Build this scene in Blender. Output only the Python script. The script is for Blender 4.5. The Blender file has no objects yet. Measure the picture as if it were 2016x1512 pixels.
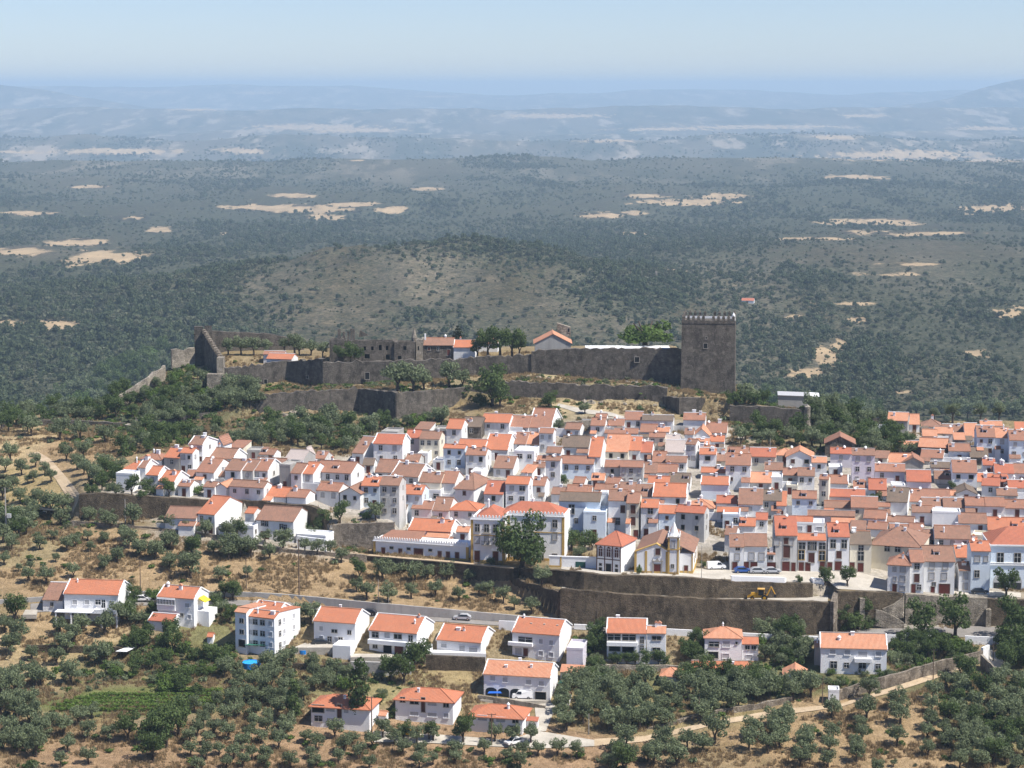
import bpy, math, random
import numpy as np
from mathutils import Matrix, Vector

# ------------------------------------------------------------------ camera
H = 125.0                       # camera height above the lower road
FPX = 4312.0                    # focal length in photo pixels (77 mm equivalent)
PITCH = math.atan((756 - 172) / FPX)
CP, SP = math.cos(PITCH), math.sin(PITCH)
scene = bpy.context.scene
COL = scene.collection
cam_data = bpy.data.cameras.new('camera')
cam_data.sensor_width = 36.0
cam_data.lens = FPX / 2016 * 36.0
cam_data.clip_start = 1.0
cam_data.clip_end = 120000.0
cam = bpy.data.objects.new('camera', cam_data)
COL.objects.link(cam)
cam.location = (0, 0, H)
cam.rotation_euler = (math.pi / 2 - PITCH, 0, 0)
scene.camera = cam

# ------------------------------------------------------------------ sky, sun, exposure
SUN_EL, SUN_AZ = 56.0, -24.0   # elevation; the sun stands to the right, a little on our side
az = math.radians(SUN_AZ); el = math.radians(SUN_EL)
SUN_DIR = Vector((math.cos(el) * math.cos(az), math.cos(el) * math.sin(az), math.sin(el)))
world = bpy.data.worlds.new('World')
scene.world = world
world.use_nodes = True
wn = world.node_tree
wn.nodes.clear()
sky = wn.nodes.new('ShaderNodeTexSky')
sky.sky_type = 'NISHITA'
sky.sun_disc = False
sky.sun_elevation = el
sky.sun_rotation = math.atan2(SUN_DIR.x, SUN_DIR.y)
sky.altitude = 1200
sky.air_density = 1.0
sky.dust_density = 0.3
sky.ozone_density = 2.5
bg = wn.nodes.new('ShaderNodeBackground')
bg.inputs['Strength'].default_value = 0.086
wo = wn.nodes.new('ShaderNodeOutputWorld')
tint = wn.nodes.new('ShaderNodeMix'); tint.data_type = 'RGBA'; tint.blend_type = 'MULTIPLY'
tint.inputs[0].default_value = 1.0; tint.inputs[7].default_value = (.75, .80, 1.0, 1)
wn.links.new(sky.outputs[0], tint.inputs[6]); wn.links.new(tint.outputs[2], bg.inputs[0])
wn.links.new(bg.outputs[0], wo.inputs[0])
sun_data = bpy.data.lights.new('sun', 'SUN')
sun_data.energy = 4.8
sun_data.angle = math.radians(0.53)
sun_data.color = (1.0, 0.95, 0.87)
sun = bpy.data.objects.new('sun', sun_data)
COL.objects.link(sun)
sun.location = (200, 300, 400)
sun.rotation_euler = SUN_DIR.to_track_quat('Z', 'Y').to_euler()
vs = scene.view_settings
vs.view_transform = 'Standard'
vs.look = 'None'
vs.exposure = 0.64
vs.gamma = 1.0
vs.use_curve_mapping = False
scene.cycles.max_bounces = 4
scene.cycles.diffuse_bounces = 2
scene.cycles.transparent_max_bounces = 4
scene.cycles.volume_bounces = 0
scene.cycles.use_adaptive_sampling = True
scene.cycles.adaptive_threshold = 0.02

# ------------------------------------------------------------------ picture geometry -> place geometry
def ray(u, v):
    a = (u - 1008.0) / FPX; b = (756.0 - v) / FPX
    return a, CP + b * SP, -SP + b * CP
def P(u, v, D):
    """the point seen at (u, v) that stands D metres north of the camera"""
    x, y, z = ray(u, v); k = D / y
    return Vector((x * k, D, H + z * k))
def zat(v, D):
    return H + ray(1008, v)[2] / ray(1008, v)[1] * D
def Tn(v):
    r = ray(1008, v); return -r[2] / r[1]
def tan_u(u, v):
    r = ray(u, v); return r[0] / r[1]

# ------------------------------------------------------------------ value noise for the land
def _h(ix, iy, s):
    n = (ix.astype(np.int64) * 374761393 + iy.astype(np.int64) * 668265263 + s * 974634773) & 0xffffffff
    n = ((n ^ (n >> 13)) * 1274126177) & 0xffffffff
    return ((n ^ (n >> 16)) & 0xffff) / 65535.0
def vnoise(x, y, s=0):
    x = np.asarray(x, float); y = np.asarray(y, float)
    ix = np.floor(x); iy = np.floor(y); fx = x - ix; fy = y - iy
    fx = fx * fx * (3 - 2 * fx); fy = fy * fy * (3 - 2 * fy)
    a = _h(ix, iy, s); b = _h(ix + 1, iy, s); c = _h(ix, iy + 1, s); d = _h(ix + 1, iy + 1, s)
    return (a * (1 - fx) + b * fx) * (1 - fy) + (c * (1 - fx) + d * fx) * fy
def fbm(x, y, s=0, o=4):
    t = 0; a = 0.5; n = 0
    for i in range(o):
        t = t + a * vnoise(x, y, s + i); n += a; a *= 0.5; x = x * 2.03; y = y * 2.03
    return t / n

# ------------------------------------------------------------------ the land: feature lines across the view (u, v, distance)
def zl(*a): return ('z', list(a))
LINES = [
 zl((-2, -6, 10, 118)), zl((-2, 60, 60, 95)), zl((-2, 180, 180, 12)), zl((-2, 330, 330, -42)),
 [(-900,1512,432),(0,1512,436),(700,1512,440),(1300,1512,440),(2016,1512,436),(2900,1512,430)],
 [(-900,1400,462),(0,1400,464),(700,1400,466),(1300,1400,466),(2016,1400,462),(2900,1400,458)],
 [(-900,1300,490),(0,1300,491),(700,1300,492),(1300,1300,493),(2016,1310,490),(2900,1320,488)],
 # road near edge
 [(-900,1225,506),(0,1222,507),(300,1196,513),(560,1196,514),(740,1219,508),(900,1230,505),(1020,1238,504),(1110,1242,503),(1350,1256,501),(1600,1266,499),(1700,1258,502),(1900,1258,502),(2016,1268,500),(2900,1330,495)],
 # road far edge, foot of wall
 [(-900,1200,512),(0,1192,513),(250,1177,519),(562,1183,518.5),(740,1207,512.5),(887,1217,510),(1017,1226,508.5),(1098,1231,507.5),(1350,1241,506.5),(1600,1250,506.5),(1640,1244,507.5),(1800,1229,512),(2016,1235,511),(2900,1300,505)],
 # low wall top (left) / same foot (right)
 [(-900,1199,512.9),(0,1182,513.8),(250,1165,519.8),(490,1167,519.5),(750,1187,513.3),(954,1206,509.9),(1017,1212,509.3),(1096,1214,508.3),(1098,1230.5,507.9),(1350,1240.5,506.9),(1600,1249.5,506.9),(1640,1243.5,507.9),(1800,1228.5,512.4),(2016,1234.5,511.4),(2900,1299,505.4)],
 # dark wall foot (left) / same (right)
 [(-900,1100,540),(0,1075,546),(200,1040,557),(375,1053,552),(525,1084,544),(640,1093,541),(722,1108,540.5),(785,1132,536),(885,1142,533),(925,1146,531),(1005,1164,524),(1096,1206,510.5),(1098,1230,508.3),(1350,1240,507.2),(1600,1249,507.2),(1640,1243,508.2),(1800,1228,512.7),(2016,1234,511.7),(2900,1298,505.7)],
 # its top: lane of the mansion (left), terrace (middle), lane (right)
 [(-900,1098,541),(0,1073,547),(200,1031,558.4),(375,1047,553.4),(525,1080,545.4),(640,1089,542.4),(722,1094,541.7),(785,1099,537.2),(925,1111,532.2),(1008,1120,525.2),(1012,1139,525),(1098,1165,509.6),(1103,1160,509),(1250,1173,508.4),(1400,1181,508.4),(1600,1187,508.4),(1640,1186,508.6),(1648,1163,510),(1780,1167,513.8),(1850,1172,514),(2016,1180,513),(2900,1240,507)],
 # second wall foot
 [(-900,1097,541.6),(0,1072,547.6),(200,1030,559),(375,1046,554),(525,1079,546),(640,1088,543),(722,1093,542.3),(785,1098,537.9),(925,1110,532.9),(1008,1118,526),(1012,1134,527),(1075,1151,518),(1150,1162,513),(1250,1169,511),(1350,1175.5,510.6),(1450,1178,513),(1600,1177,516),(1640,1170,518),(1648,1162,510.6),(1780,1166,514.5),(1850,1171,514.7),(2016,1179,513.7),(2900,1239,507.7)],
 # second wall top: the square
 [(-900,1096,542.2),(0,1071,548.2),(200,1029,559.6),(375,1045,554.6),(525,1078,546.6),(640,1087,543.6),(722,1092,542.9),(785,1097,538.6),(925,1109,533.6),(1008,1118,527),(1012,1119.5,527.6),(1075,1122,519),(1150,1127.5,514),(1185,1132,513),(1350,1137,511.8),(1400,1142,512.5),(1500,1146.5,515.5),(1610,1150,517.2),(1640,1155,519),(1648,1161,511.2),(1780,1165,515.2),(1850,1170,515.4),(2016,1178,514.4),(2900,1238,508.4)],
 # house line / foot of the town wall at the left
 [(-900,1045,580),(0,1042,572),(150,1030,566),(295,1022,566),(470,1017,565),(612,1045,559),(655,1076,553),(730,1082,552),(800,1078,550),(925,1098,540),(1008,1105,534),(1100,1108,531),(1300,1119,525),(1450,1122,525.5),(1640,1122,526),(1760,1148,521),(2016,1168,518),(2900,1215,512)],
 # town wall top
 [(-900,1044,581),(0,1040,573.5),(140,1028,567.5),(157,975,567.5),(337,981,567.5),(412,986,566.5),(612,999,560.5),(650,1034,554.5),(770,1032,553.5),(800,1076,551.5),(925,1096,541.5),(1008,1103,535.5),(1100,1106,532.5),(1300,1117,526.5),(1450,1120,527),(1640,1120,527.5),(1760,1146,522.5),(2016,1166,519.5),(2900,1213,513.5)],
 [(-900,970,620),(0,950,612),(150,940,600),(300,930,592),(600,950,586),(800,965,588),(1000,975,588),(1300,975,586),(1640,985,582),(1800,1000,578),(2016,1005,575),(2900,1010,575)],
 [(-900,890,660),(0,868,655),(150,868,650),(300,860,645),(600,878,638),(1000,855,652),(1300,855,652),(1640,872,644),(2016,890,636),(2900,900,630)],
 # foot of the lower castle wall
 [(-900,860,690),(0,838,682),(250,838,676),(400,842,672),(512,816,682),(706,813,690),(779,823,681),(841,815,687),(896,800,693),(1008,785,694),(1150,792,691),(1300,799,686),(1400,824,674),(1590,846,668),(1740,838,682),(1900,840,690),(2016,845,690),(2900,860,690)],
 # terrace behind the lower castle wall
 [(-900,858,692),(0,836,684),(250,836,678),(400,832,675),(512,779,684),(706,767,692.5),(779,774,683.5),(841,771,689.5),(896,768,695.5),(1008,753,696.5),(1118,757,694),(1300,763,688.5),(1390,785,677),(1590,808,670.5),(1640,822,676),(1740,832,684),(1900,838,692),(2016,843,692),(2900,858,692)],
 # foot of the upper castle wall
 [(-900,900,715),(0,850,712),(150,810,712),(250,790,712),(330,760,712),(440,768,713),(640,760,712),(760,752,713),(900,742,714),(1058,735,713),(1168,747,709),(1283,752,706),(1338,764,702),(1450,778,700),(1500,800,705),(1600,830,705),(1740,850,712),(2016,870,720),(2900,900,720)],
 [(-900,1000,735),(0,880,738),(100,845,738),(150,820,738),(250,770,738),(330,728,738),(425,716,738),(445,702,738),(640,703,738),(1000,696,738),(1330,700,733),(1450,760,735),(1520,800,735),(1740,880,745),(2016,900,750),(2900,940,750)],
 zl((-2, 762, 762, 10), (-0.155, 762, 762, 12), (-0.138, 762, 762, 34.5), (0.075, 762, 762, 36), (0.11, 762, 762, 10), (2, 762, 762, 0)),
 zl((-2, 790, 790, 5), (-0.16, 790, 790, 6), (-0.1, 790, 790, 26), (0.08, 790, 790, 26), (0.14, 790, 790, -4), (2, 790, 790, -10)),
 zl((-2, 900, 900, -40)), zl((-2, 1150, 1150, -78)),
]
_LT, _LD, _LZ = [], [], []
for L in LINES:
    if isinstance(L, tuple):
        q = L[1]
        _LT.append(np.array([p[0] for p in q], float)); _LD.append(np.array([p[2] for p in q], float)); _LZ.append(np.array([p[3] for p in q], float))
    else:
        _LT.append(np.array([tan_u(u, v) for u, v, d in L])); _LD.append(np.array([d for u, v, d in L], float)); _LZ.append(np.array([zat(v, d) for u, v, d in L]))

def z_plain(D):
    return np.interp(np.log(np.maximum(D, 900)), np.log([1150, 1500, 2000, 3000, 4200, 5500, 6600, 7500, 8600, 11000, 12600, 14500, 17000, 19500, 22000, 27000, 60000]),
                     [-78, -96, -112, -130, -143, -148, -146, -134, -262, -285, -190, -280, -230, -84, -190, -170, -165])
def bump(X, Y, u, v, D, rx, ry, h):
    p = P(u, v, D); q = ((X - p.x) / rx) ** 2 + ((Y - p.y) / ry) ** 2
    return h * np.exp(-q)
def z_far(X, Y):
    D = Y; t = X / np.maximum(Y, 1.0)
    z = z_plain(D)
    amp = np.clip((D - 1150) / 1500, 0, 1) * 30 + np.clip((D - 6000) / 6000, 0, 1) * 26
    z = z + amp * (fbm(X / 620, Y / 800, 3, 5) - 0.5) * 1.6
    z = z + np.clip((D - 1150) / 800, 0, 1) * 5 * (fbm(X / 90, Y / 120, 9, 3) - 0.5)
    # hill behind the castle, and the long spur to its left and right
    z = z + bump(X, Y, 850, 478, 2450, 170, 300, 38) + bump(X, Y, 660, 500, 2400, 220, 320, 16) + np.exp(-((X + 120) / 330) ** 2 - ((Y - 2400) / 420) ** 2) * 26 * (fbm(X / 70, Y / 110, 77, 4) - .5) + bump(X, Y, 420, 540, 2350, 260, 380, 24) + bump(X, Y, 1130, 560, 2300, 160, 360, 26)
    z = z + bump(X, Y, 650, 600, 1950, 240, 230, 16)
    z = z + bump(X, Y, 1900, 440, 3100, 420, 650, 44) + bump(X, Y, 1600, 560, 2500, 300, 420, 14)
    # ridges one behind the other
    def ridge(D0, w, h, s, wl):
        n = fbm(X / wl, Y / (wl * 3), s, 4)
        return h * (0.55 + 0.9 * (n - 0.3)) * np.exp(-((D - D0 - (n - .5) * w) / w) ** 2)
    z = z + ridge(7600, 500, 22, 21, 900) + ridge(9800, 700, 55, 25, 1300) + ridge(12600, 700, 40, 22, 1500) + ridge(15500, 900, 60, 26, 1800) + ridge(19500, 1300, 34, 23, 2600)
    z = z + ridge(34000, 3000, 385, 24, 5200)
    z = z + 410 * np.exp(-((X - 5850) / 1150) ** 2 - ((Y - 24500) / 1500) ** 2)
    z = z + 345 * np.exp(-((X + 5900) / 1500) ** 2 - ((Y - 24500) / 1500) ** 2)
    return z
def z_land(X, Y):
    X = np.atleast_1d(np.asarray(X, float)); Y = np.atleast_1d(np.asarray(Y, float))
    t = X / np.maximum(Y, 1.0)
    z = np.full(X.shape, 118.0)
    Dp = np.interp(t, _LT[0], _LD[0]); Zp = np.interp(t, _LT[0], _LZ[0])
    for i in range(1, len(LINES)):
        Dn = np.interp(t, _LT[i], _LD[i]); Zn = np.interp(t, _LT[i], _LZ[i])
        m = (Y >= Dp) & (Y < Dn)
        k = (Y - Dp) / np.maximum(Dn - Dp, 1e-6)
        z = np.where(m, Zp + (Zn - Zp) * k, z)
        Dp, Zp = Dn, Zn
    fm = Y >= Dp
    if fm.any(): z[fm] = z_far(X[fm], Y[fm])
    rough = np.clip((Y - 380) / 40, 0, 1) * np.clip((500 - Y) / 12, 0, 1) + np.clip((Y - 676) / 15, 0, 1) * np.clip((1150 - Y) / 200, 0, 1) * .6
    z = z + rough * (fbm(X / 7.0, Y / 5.0, 5, 3) - .5) * 0.9
    return z
def zg(x, y):
    return float(z_land(x, y)[0])
_DN = np.concatenate([np.arange(420, 500, 1.), np.arange(500, 575, .5), np.arange(575, 760, 1.)]); _DF = np.concatenate([np.arange(759, 1400, 4), np.geomspace(1400, 40000, 500)])
def G(u, v, dmin=0):
    """where the sight line through (u, v) meets the land"""
    x, y, z = ray(u, v)
    for Y in (_DN, _DF):
        k = Y / y
        d = (H + z * k) - z_land(x * k, Y)
        i = np.argmax(d < 0)
        if d[i] < 0: break
    if d[i] >= 0: i = len(Y) - 1
    if i == 0: D = Y[0]
    else:
        f = d[i - 1] / (d[i - 1] - d[i] + 1e-9); D = Y[i - 1] + f * (Y[i] - Y[i - 1])
    k = D / y
    X = x * k
    return Vector((X, D, zg(X, D)))
# ------------------------------------------------------------------ materials (all procedural)
class NT:
    def __init__(s, name):
        s.m = bpy.data.materials.new(name); s.m.use_nodes = True
        s.t = s.m.node_tree; s.t.nodes.clear()
        s.out = s.n('ShaderNodeOutputMaterial'); s.b = s.n('ShaderNodeBsdfPrincipled')
        s.l(s.b.outputs[0], s.out.inputs[0])
        s.b.inputs['Specular IOR Level'].default_value = 0.25
    def n(s, ty, **kw):
        x = s.t.nodes.new(ty)
        for k, v in kw.items(): setattr(x, k, v)
        return x
    def l(s, a, b): s.t.links.new(a, b)
    def coord(s, kind='Object'): return s.n('ShaderNodeTexCoord').outputs[kind]
    def mapping(s, c, sc):
        m = s.n('ShaderNodeMapping'); s.l(c, m.inputs[0]); m.inputs['Scale'].default_value = sc; return m.outputs[0]
    def noise(s, c, scale, detail=4, rough=.6, lo=.35, hi=.65, dist=0):
        x = s.n('ShaderNodeTexNoise'); s.l(c, x.inputs['Vector'])
        x.inputs['Scale'].default_value = scale; x.inputs['Detail'].default_value = detail; x.inputs['Roughness'].default_value = rough; x.inputs['Distortion'].default_value = dist
        r = s.n('ShaderNodeMapRange'); s.l(x.outputs[0], r.inputs[0]); r.inputs[1].default_value = lo; r.inputs[2].default_value = hi
        return r.outputs[0]
    def mix(s, f, a, b, mode='MIX'):
        x = s.n('ShaderNodeMix', data_type='RGBA', blend_type=mode)
        for i, q in ((0, f), (6, a), (7, b)):
            if isinstance(q, (int, float)): x.inputs[i].default_value = q
            elif isinstance(q, tuple): x.inputs[i].default_value = (q[0], q[1], q[2], 1)
            else: s.l(q, x.inputs[i])
        return x.outputs[2]
    def math(s, op, a, b=0.0):
        x = s.n('ShaderNodeMath', operation=op)
        for i, q in ((0, a), (1, b)):
            if isinstance(q, (int, float)): x.inputs[i].default_value = q
            else: s.l(q, x.inputs[i])
        return x.outputs[0]
    def mr(s, a, lo, hi, c=0., d=1.):
        r = s.n('ShaderNodeMapRange'); s.l(a, r.inputs[0])
        r.inputs[1].default_value = lo; r.inputs[2].default_value = hi; r.inputs[3].default_value = c; r.inputs[4].default_value = d
        return r.outputs[0]
    def rand(s): return s.n('ShaderNodeObjectInfo').outputs['Random']
    def color(s, c):
        if isinstance(c, tuple): s.b.inputs['Base Color'].default_value = (c[0], c[1], c[2], 1)
        else: s.l(c, s.b.inputs['Base Color'])
    def bump(s, h, dist, st=1.):
        b = s.n('ShaderNodeBump'); s.l(h, b.inputs['Height']); b.inputs['Distance'].default_value = dist; b.inputs['Strength'].default_value = st
        s.l(b.outputs[0], s.b.inputs['Normal'])
    def rough(s, r): s.b.inputs['Roughness'].default_value = r

def plain(name, c, r=.6, metal=0, var=.12):
    k = NT(name); k.rough(r); k.b.inputs['Metallic'].default_value = metal
    o = k.coord()
    f = k.noise(o, 2.5, 4)
    k.color(k.mix(f, tuple(x * (1 - var) for x in c), tuple(min(1, x * (1 + var)) for x in c)))
    return k.m
def plaster(name, c, stain, amount=.5, big=.35):
    k = NT(name); k.rough(.9)
    ob = k.coord()
    g = k.n('ShaderNodeNewGeometry').outputs['Position']
    lo = k.noise(k.mapping(g, (1, 1, .45)), big, 6, .65, .45, .72)
    st = k.noise(k.mapping(g, (1.6, 1.6, .16)), 1.1, 5, .6, .5, .75)
    f = k.math('MULTIPLY', k.math('ADD', k.math('MULTIPLY', lo, .6), k.math('MULTIPLY', st, .4)), amount)
    base = k.mix(k.rand(), tuple(x * .93 for x in c), c)
    k.color(k.mix(f, base, stain))
    k.bump(k.noise(g, 9, 3), .03)
    return k.m
def tiles(name, a, b, c, d, amt=.5):
    """Roman tile: columns of tiles down the slope, courses across, patches of newer and older tiles"""
    k = NT(name); k.rough(.85)
    o = k.coord()
    w = k.n('ShaderNodeTexWave', wave_type='BANDS', bands_direction='X', wave_profile='SIN')
    k.l(o, w.inputs['Vector']); w.inputs['Scale'].default_value = 1.15; w.inputs['Distortion'].default_value = .5; w.inputs['Detail'].default_value = 1
    w2 = k.n('ShaderNodeTexWave', wave_type='BANDS', bands_direction='Y', wave_profile='SAW')
    k.l(o, w2.inputs['Vector']); w2.inputs['Scale'].default_value = .8; w2.inputs['Distortion'].default_value = 1.2; w2.inputs['Detail'].default_value = 2
    g = k.n('ShaderNodeNewGeometry').outputs['Position']
    big = k.noise(g, .32, 5, .65, .38, .66)
    fine = k.noise(g, 2.6, 4, .75, .3, .7)
    spot = k.noise(g, 5.0, 3, .7, .56, .72)
    col = k.mix(big, a, b)
    mid = k.noise(k.mapping(o, (1.0, .55, 1)), 1.1, 4, .7, .42, .62)
    col = k.mix(k.math('MULTIPLY', mid, amt), col, c)
    col = k.mix(k.math('MULTIPLY', fine, amt * 1.1), col, c)
    col = k.mix(k.math('MULTIPLY', spot, amt * 1.3), col, d)
    grime = k.noise(k.mapping(o, (1.6, .3, 1)), .8, 5, .7, .54, .74)
    col = k.mix(k.math('MULTIPLY', grime, amt), col, tuple(x * .55 for x in b))
    col = k.mix(k.math('MULTIPLY', k.mr(w.outputs['Fac'], .0, .45, .34, 0.), 1), col, tuple(x * .42 for x in b))
    col = k.mix(k.mr(k.rand(), 0, 1, 0, .22), col, c)
    k.color(col)
    k.bump(k.math('ADD', w.outputs['Fac'], k.math('MULTIPLY', w2.outputs['Fac'], .35)), .07)
    return k.m
def stone(name, dark, light, patch, scale=1.5, pos=True, mort=.25):
    k = NT(name); k.rough(.95)
    g = k.n('ShaderNodeNewGeometry').outputs['Position'] if pos else k.coord()
    gm = k.mapping(g, (1, 1, 1.7))
    v = k.n('ShaderNodeTexVoronoi', feature='F1'); k.l(gm, v.inputs['Vector']); v.inputs['Scale'].default_value = scale
    e = k.n('ShaderNodeTexVoronoi', feature='DISTANCE_TO_EDGE'); k.l(gm, e.inputs['Vector']); e.inputs['Scale'].default_value = scale
    sep = k.n('ShaderNodeSeparateColor'); k.l(v.outputs['Color'], sep.inputs[0])
    col = k.mix(sep.outputs[0], dark, light)
    v2 = k.n('ShaderNodeTexVoronoi', feature='F1'); k.l(k.mapping(g, (1, 1, 1.5)), v2.inputs['Vector']); v2.inputs['Scale'].default_value = scale * .42
    sep2 = k.n('ShaderNodeSeparateColor'); k.l(v2.outputs['Color'], sep2.inputs[0])
    col = k.mix(k.math('MULTIPLY', sep2.outputs[0], .45), col, tuple(min(1, x * 1.35) for x in light))
    col = k.mix(k.math('MULTIPLY', sep2.outputs[1], .5), col, tuple(x * .55 for x in dark))
    big = k.noise(k.mapping(g, (1, 1, .6)), .16, 6, .65, .42, .7)
    col = k.mix(k.math('MULTIPLY', big, .6), col, patch)
    grime = k.noise(k.mapping(g, (1, 1, .5)), .42, 7, .72, .46, .62)
    col = k.mix(k.math('MULTIPLY', grime, .75), col, tuple(x * .42 for x in dark))
    lich = k.noise(k.mapping(g, (1, 1, .8)), .7, 6, .75, .55, .66)
    col = k.mix(k.math('MULTIPLY', lich, .55), col, tuple(min(1, x * 1.6) for x in light))
    bl = k.noise(g, .9, 4, .7, .62, .75)
    col = k.mix(k.math('MULTIPLY', bl, .5), col, tuple(min(1, x * 1.7) for x in light))
    k.color(k.mix(k.mr(e.outputs['Distance'], 0, .06, mort, 0.), col, tuple(x * .3 for x in dark)))
    h = k.math('ADD', k.math('MINIMUM', e.outputs['Distance'], .12), k.math('MULTIPLY', k.noise(g, 3.5, 4, .7), .1))
    k.bump(h, .8)
    return k.m
def leaf(name, a, b, trans=.25):
    k = NT(name); k.rough(.75)
    gi = k.n('ShaderNodeNewGeometry')
    c = k.mix(gi.outputs['Random Per Island'], a, b)
    c = k.mix(k.mr(k.rand(), 0, 1, 0, .55), c, tuple(x * .7 for x in a))
    k.color(c)
    tr = k.n('ShaderNodeBsdfTranslucent'); k.l(c, tr.inputs[0])
    mx = k.n('ShaderNodeMixShader'); mx.inputs[0].default_value = trans
    k.l(k.b.outputs[0], mx.inputs[1]); k.l(tr.outputs[0], mx.inputs[2]); k.l(mx.outputs[0], k.out.inputs[0])
    return k.m

MAT = {}
MAT['w'] = plaster('plaster_white', (.84, .84, .83), (.42, .40, .37), .55)
MAT['n'] = plaster('plaster_clean', (.88, .88, .88), (.62, .61, .60), .3)
MAT['c'] = plaster('plaster_cream', (.78, .72, .58), (.42, .37, .30), .5)
MAT['b'] = plaster('plaster_bluish', (.70, .78, .86), (.42, .44, .46), .35)
MAT['l'] = plaster('plaster_lilac', (.70, .66, .72), (.5, .47, .48), .4)
MAT['k'] = plaster('plaster_pink', (.80, .66, .62), (.55, .48, .45), .4)
MAT['g'] = plaster('plaster_grey_stained', (.62, .61, .58), (.16, .155, .15), .95, .28)
MAT['q'] = plaster('concrete', (.40, .385, .36), (.2, .19, .18), .7)
MAT['s'] = stone('house_stone', (.10, .085, .07), (.22, .19, .16), (.17, .14, .11), 2.4)
MAT['y'] = plaster('ochre_trim', (.55, .36, .11), (.35, .25, .12), .4)
MAT['castle'] = stone('castle_stone', (.105, .092, .078), (.19, .166, .14), (.165, .14, .11), 1.6)
MAT['castle_light'] = stone('castle_stone_light', (.27, .235, .19), (.42, .37, .30), (.34, .29, .22), 1.4)
MAT['rampart'] = stone('rampart_stone', (.082, .062, .042), (.155, .122, .084), (.18, .14, .092), 1.5)
MAT['rubble'] = stone('field_wall_stone', (.18, .145, .11), (.36, .31, .25), (.3, .24, .17), 1.8)
ROOF = {
 'o': tiles('roof_orange', (.60, .205, .100), (.53, .175, .085), (.42, .19, .12), (.64, .32, .21), .45),
 'r': tiles('roof_red_orange', (.55, .175, .095), (.48, .15, .085), (.36, .15, .10), (.58, .27, .18), .45),
 'p': tiles('roof_pale_orange', (.58, .24, .13), (.52, .20, .11), (.60, .34, .22), (.42, .16, .09), .5),
 'm': tiles('roof_mixed', (.46, .205, .125), (.37, .175, .115), (.28, .16, .115), (.54, .28, .18), .65),
 'b': tiles('roof_brown', (.41, .205, .138), (.33, .175, .12), (.23, .145, .105), (.50, .27, .175), .65),
 'g': tiles('roof_grey_brown', (.25, .175, .130), (.205, .15, .112), (.15, .122, .095), (.34, .22, .155), .65),
 'w': tiles('roof_pale_sheet', (.55, .47, .43), (.48, .40, .36), (.42, .36, .33), (.60, .54, .50), .5),
 'd': tiles('roof_dark_sheet', (.12, .12, .125), (.09, .09, .09), (.15, .14, .13), (.18, .17, .16), .4),
}
ROOFW = {'o': 'bright orange', 'r': 'red-orange', 'p': 'pale orange', 'm': 'weathered orange-brown', 'b': 'brown', 'g': 'grey-brown', 'w': 'pale sheet', 'd': 'dark grey'}
WALLW = {'w': 'white', 'n': 'clean white', 'c': 'cream', 'b': 'bluish white', 'l': 'lilac', 'k': 'pink', 'g': 'stained grey', 'q': 'concrete', 's': 'stone'}
MAT['glass'] = plain('window_glass', (.020, .024, .030), .12)
MAT['shutter'] = plain('shutter_grey', (.42, .42, .43), .6)
MAT['shutter_brown'] = plain('shutter_brown', (.085, .03, .022), .6)
MAT['surround'] = plain('stone_surround', (.36, .33, .29), .85)
MAT['white_paint'] = plain('white_paint', (.82, .82, .82), .6, var=.04)
MAT['painted_dark_void'] = plain('painted_dark_opening', (.012, .012, .013), .95)  # near-black colour paints the shade inside unglazed openings
MAT['iron'] = plain('dark_iron', (.03, .03, .032), .5)
MAT['wood'] = plain('weathered_wood', (.14, .10, .07), .8)
MAT['pole'] = plain('pole_concrete', (.33, .31, .28), .85)
MAT['door_brown'] = plain('door_brown', (.11, .025, .018), .55)
MAT['door_green'] = plain('door_green', (.015, .075, .06), .5)
MAT['door_grey'] = plain('door_grey', (.035, .037, .042), .5)
MAT['bark'] = plain('bark', (.085, .065, .05), .95, var=.3)
MAT['olive'] = leaf('olive_leaves', (.128, .160, .078), (.28, .325, .185), .4)
MAT['oak'] = leaf('green_leaves', (.070, .112, .034), (.155, .205, .072), .4)
MAT['bright'] = leaf('bright_green_leaves', (.085, .145, .028), (.16, .23, .06), .32)
MAT['straw'] = leaf('dry_grass', (.30, .21, .11), (.52, .40, .24), .3)
MAT['vine'] = leaf('vine_leaves', (.12, .20, .035), (.22, .31, .08), .4)
MAT['dark'] = leaf('dark_conifer_leaves', (.018, .03, .016), (.04, .058, .03))
MAT['far'] = leaf('scrub_leaves', (.085, .098, .052), (.19, .195, .12), .3)
MAT['far2'] = leaf('wood_leaves', (.055, .078, .036), (.125, .15, .072), .3)
MAT['tyre'] = plain('tyre_rubber', (.02, .02, .02), .8)
MAT['chrome'] = plain('wheel_rim', (.5, .5, .52), .3, .8)
MAT['blue'] = plain('pool_blue', (.02, .22, .62), .3)
def water_mat():
    k = NT('pool_water'); k.rough(.08); k.b.inputs['Specular IOR Level'].default_value = .5
    k.color((.04, .42, .80)); k.bump(k.noise(k.coord(), 3, 3), .03); return k.m
MAT['pool_water'] = water_mat()
def paint(name, c):
    k = NT(name); k.rough(.28); k.color(c); k.b.inputs['Coat Weight'].default_value = .5; return k.m
MAT['car_white'] = paint('car_white', (.78, .78, .78)); MAT['car_silver'] = paint('car_silver', (.42, .43, .45)); MAT['car_dark'] = paint('car_dark', (.03, .032, .038))
MAT['car_blue'] = paint('car_blue', (.03, .09, .30)); MAT['car_yellow'] = paint('car_yellow', (.70, .40, .02)); MAT['car_grey'] = paint('car_grey', (.16, .17, .18))
MAT['jcb'] = paint('digger_yellow', (.62, .33, .03)); MAT['tarp_blue'] = plain('tarpaulin_blue', (.02, .12, .50), .6); MAT['awning_yellow'] = plain('awning_yellow', (.80, .58, .04), .7)
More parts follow.
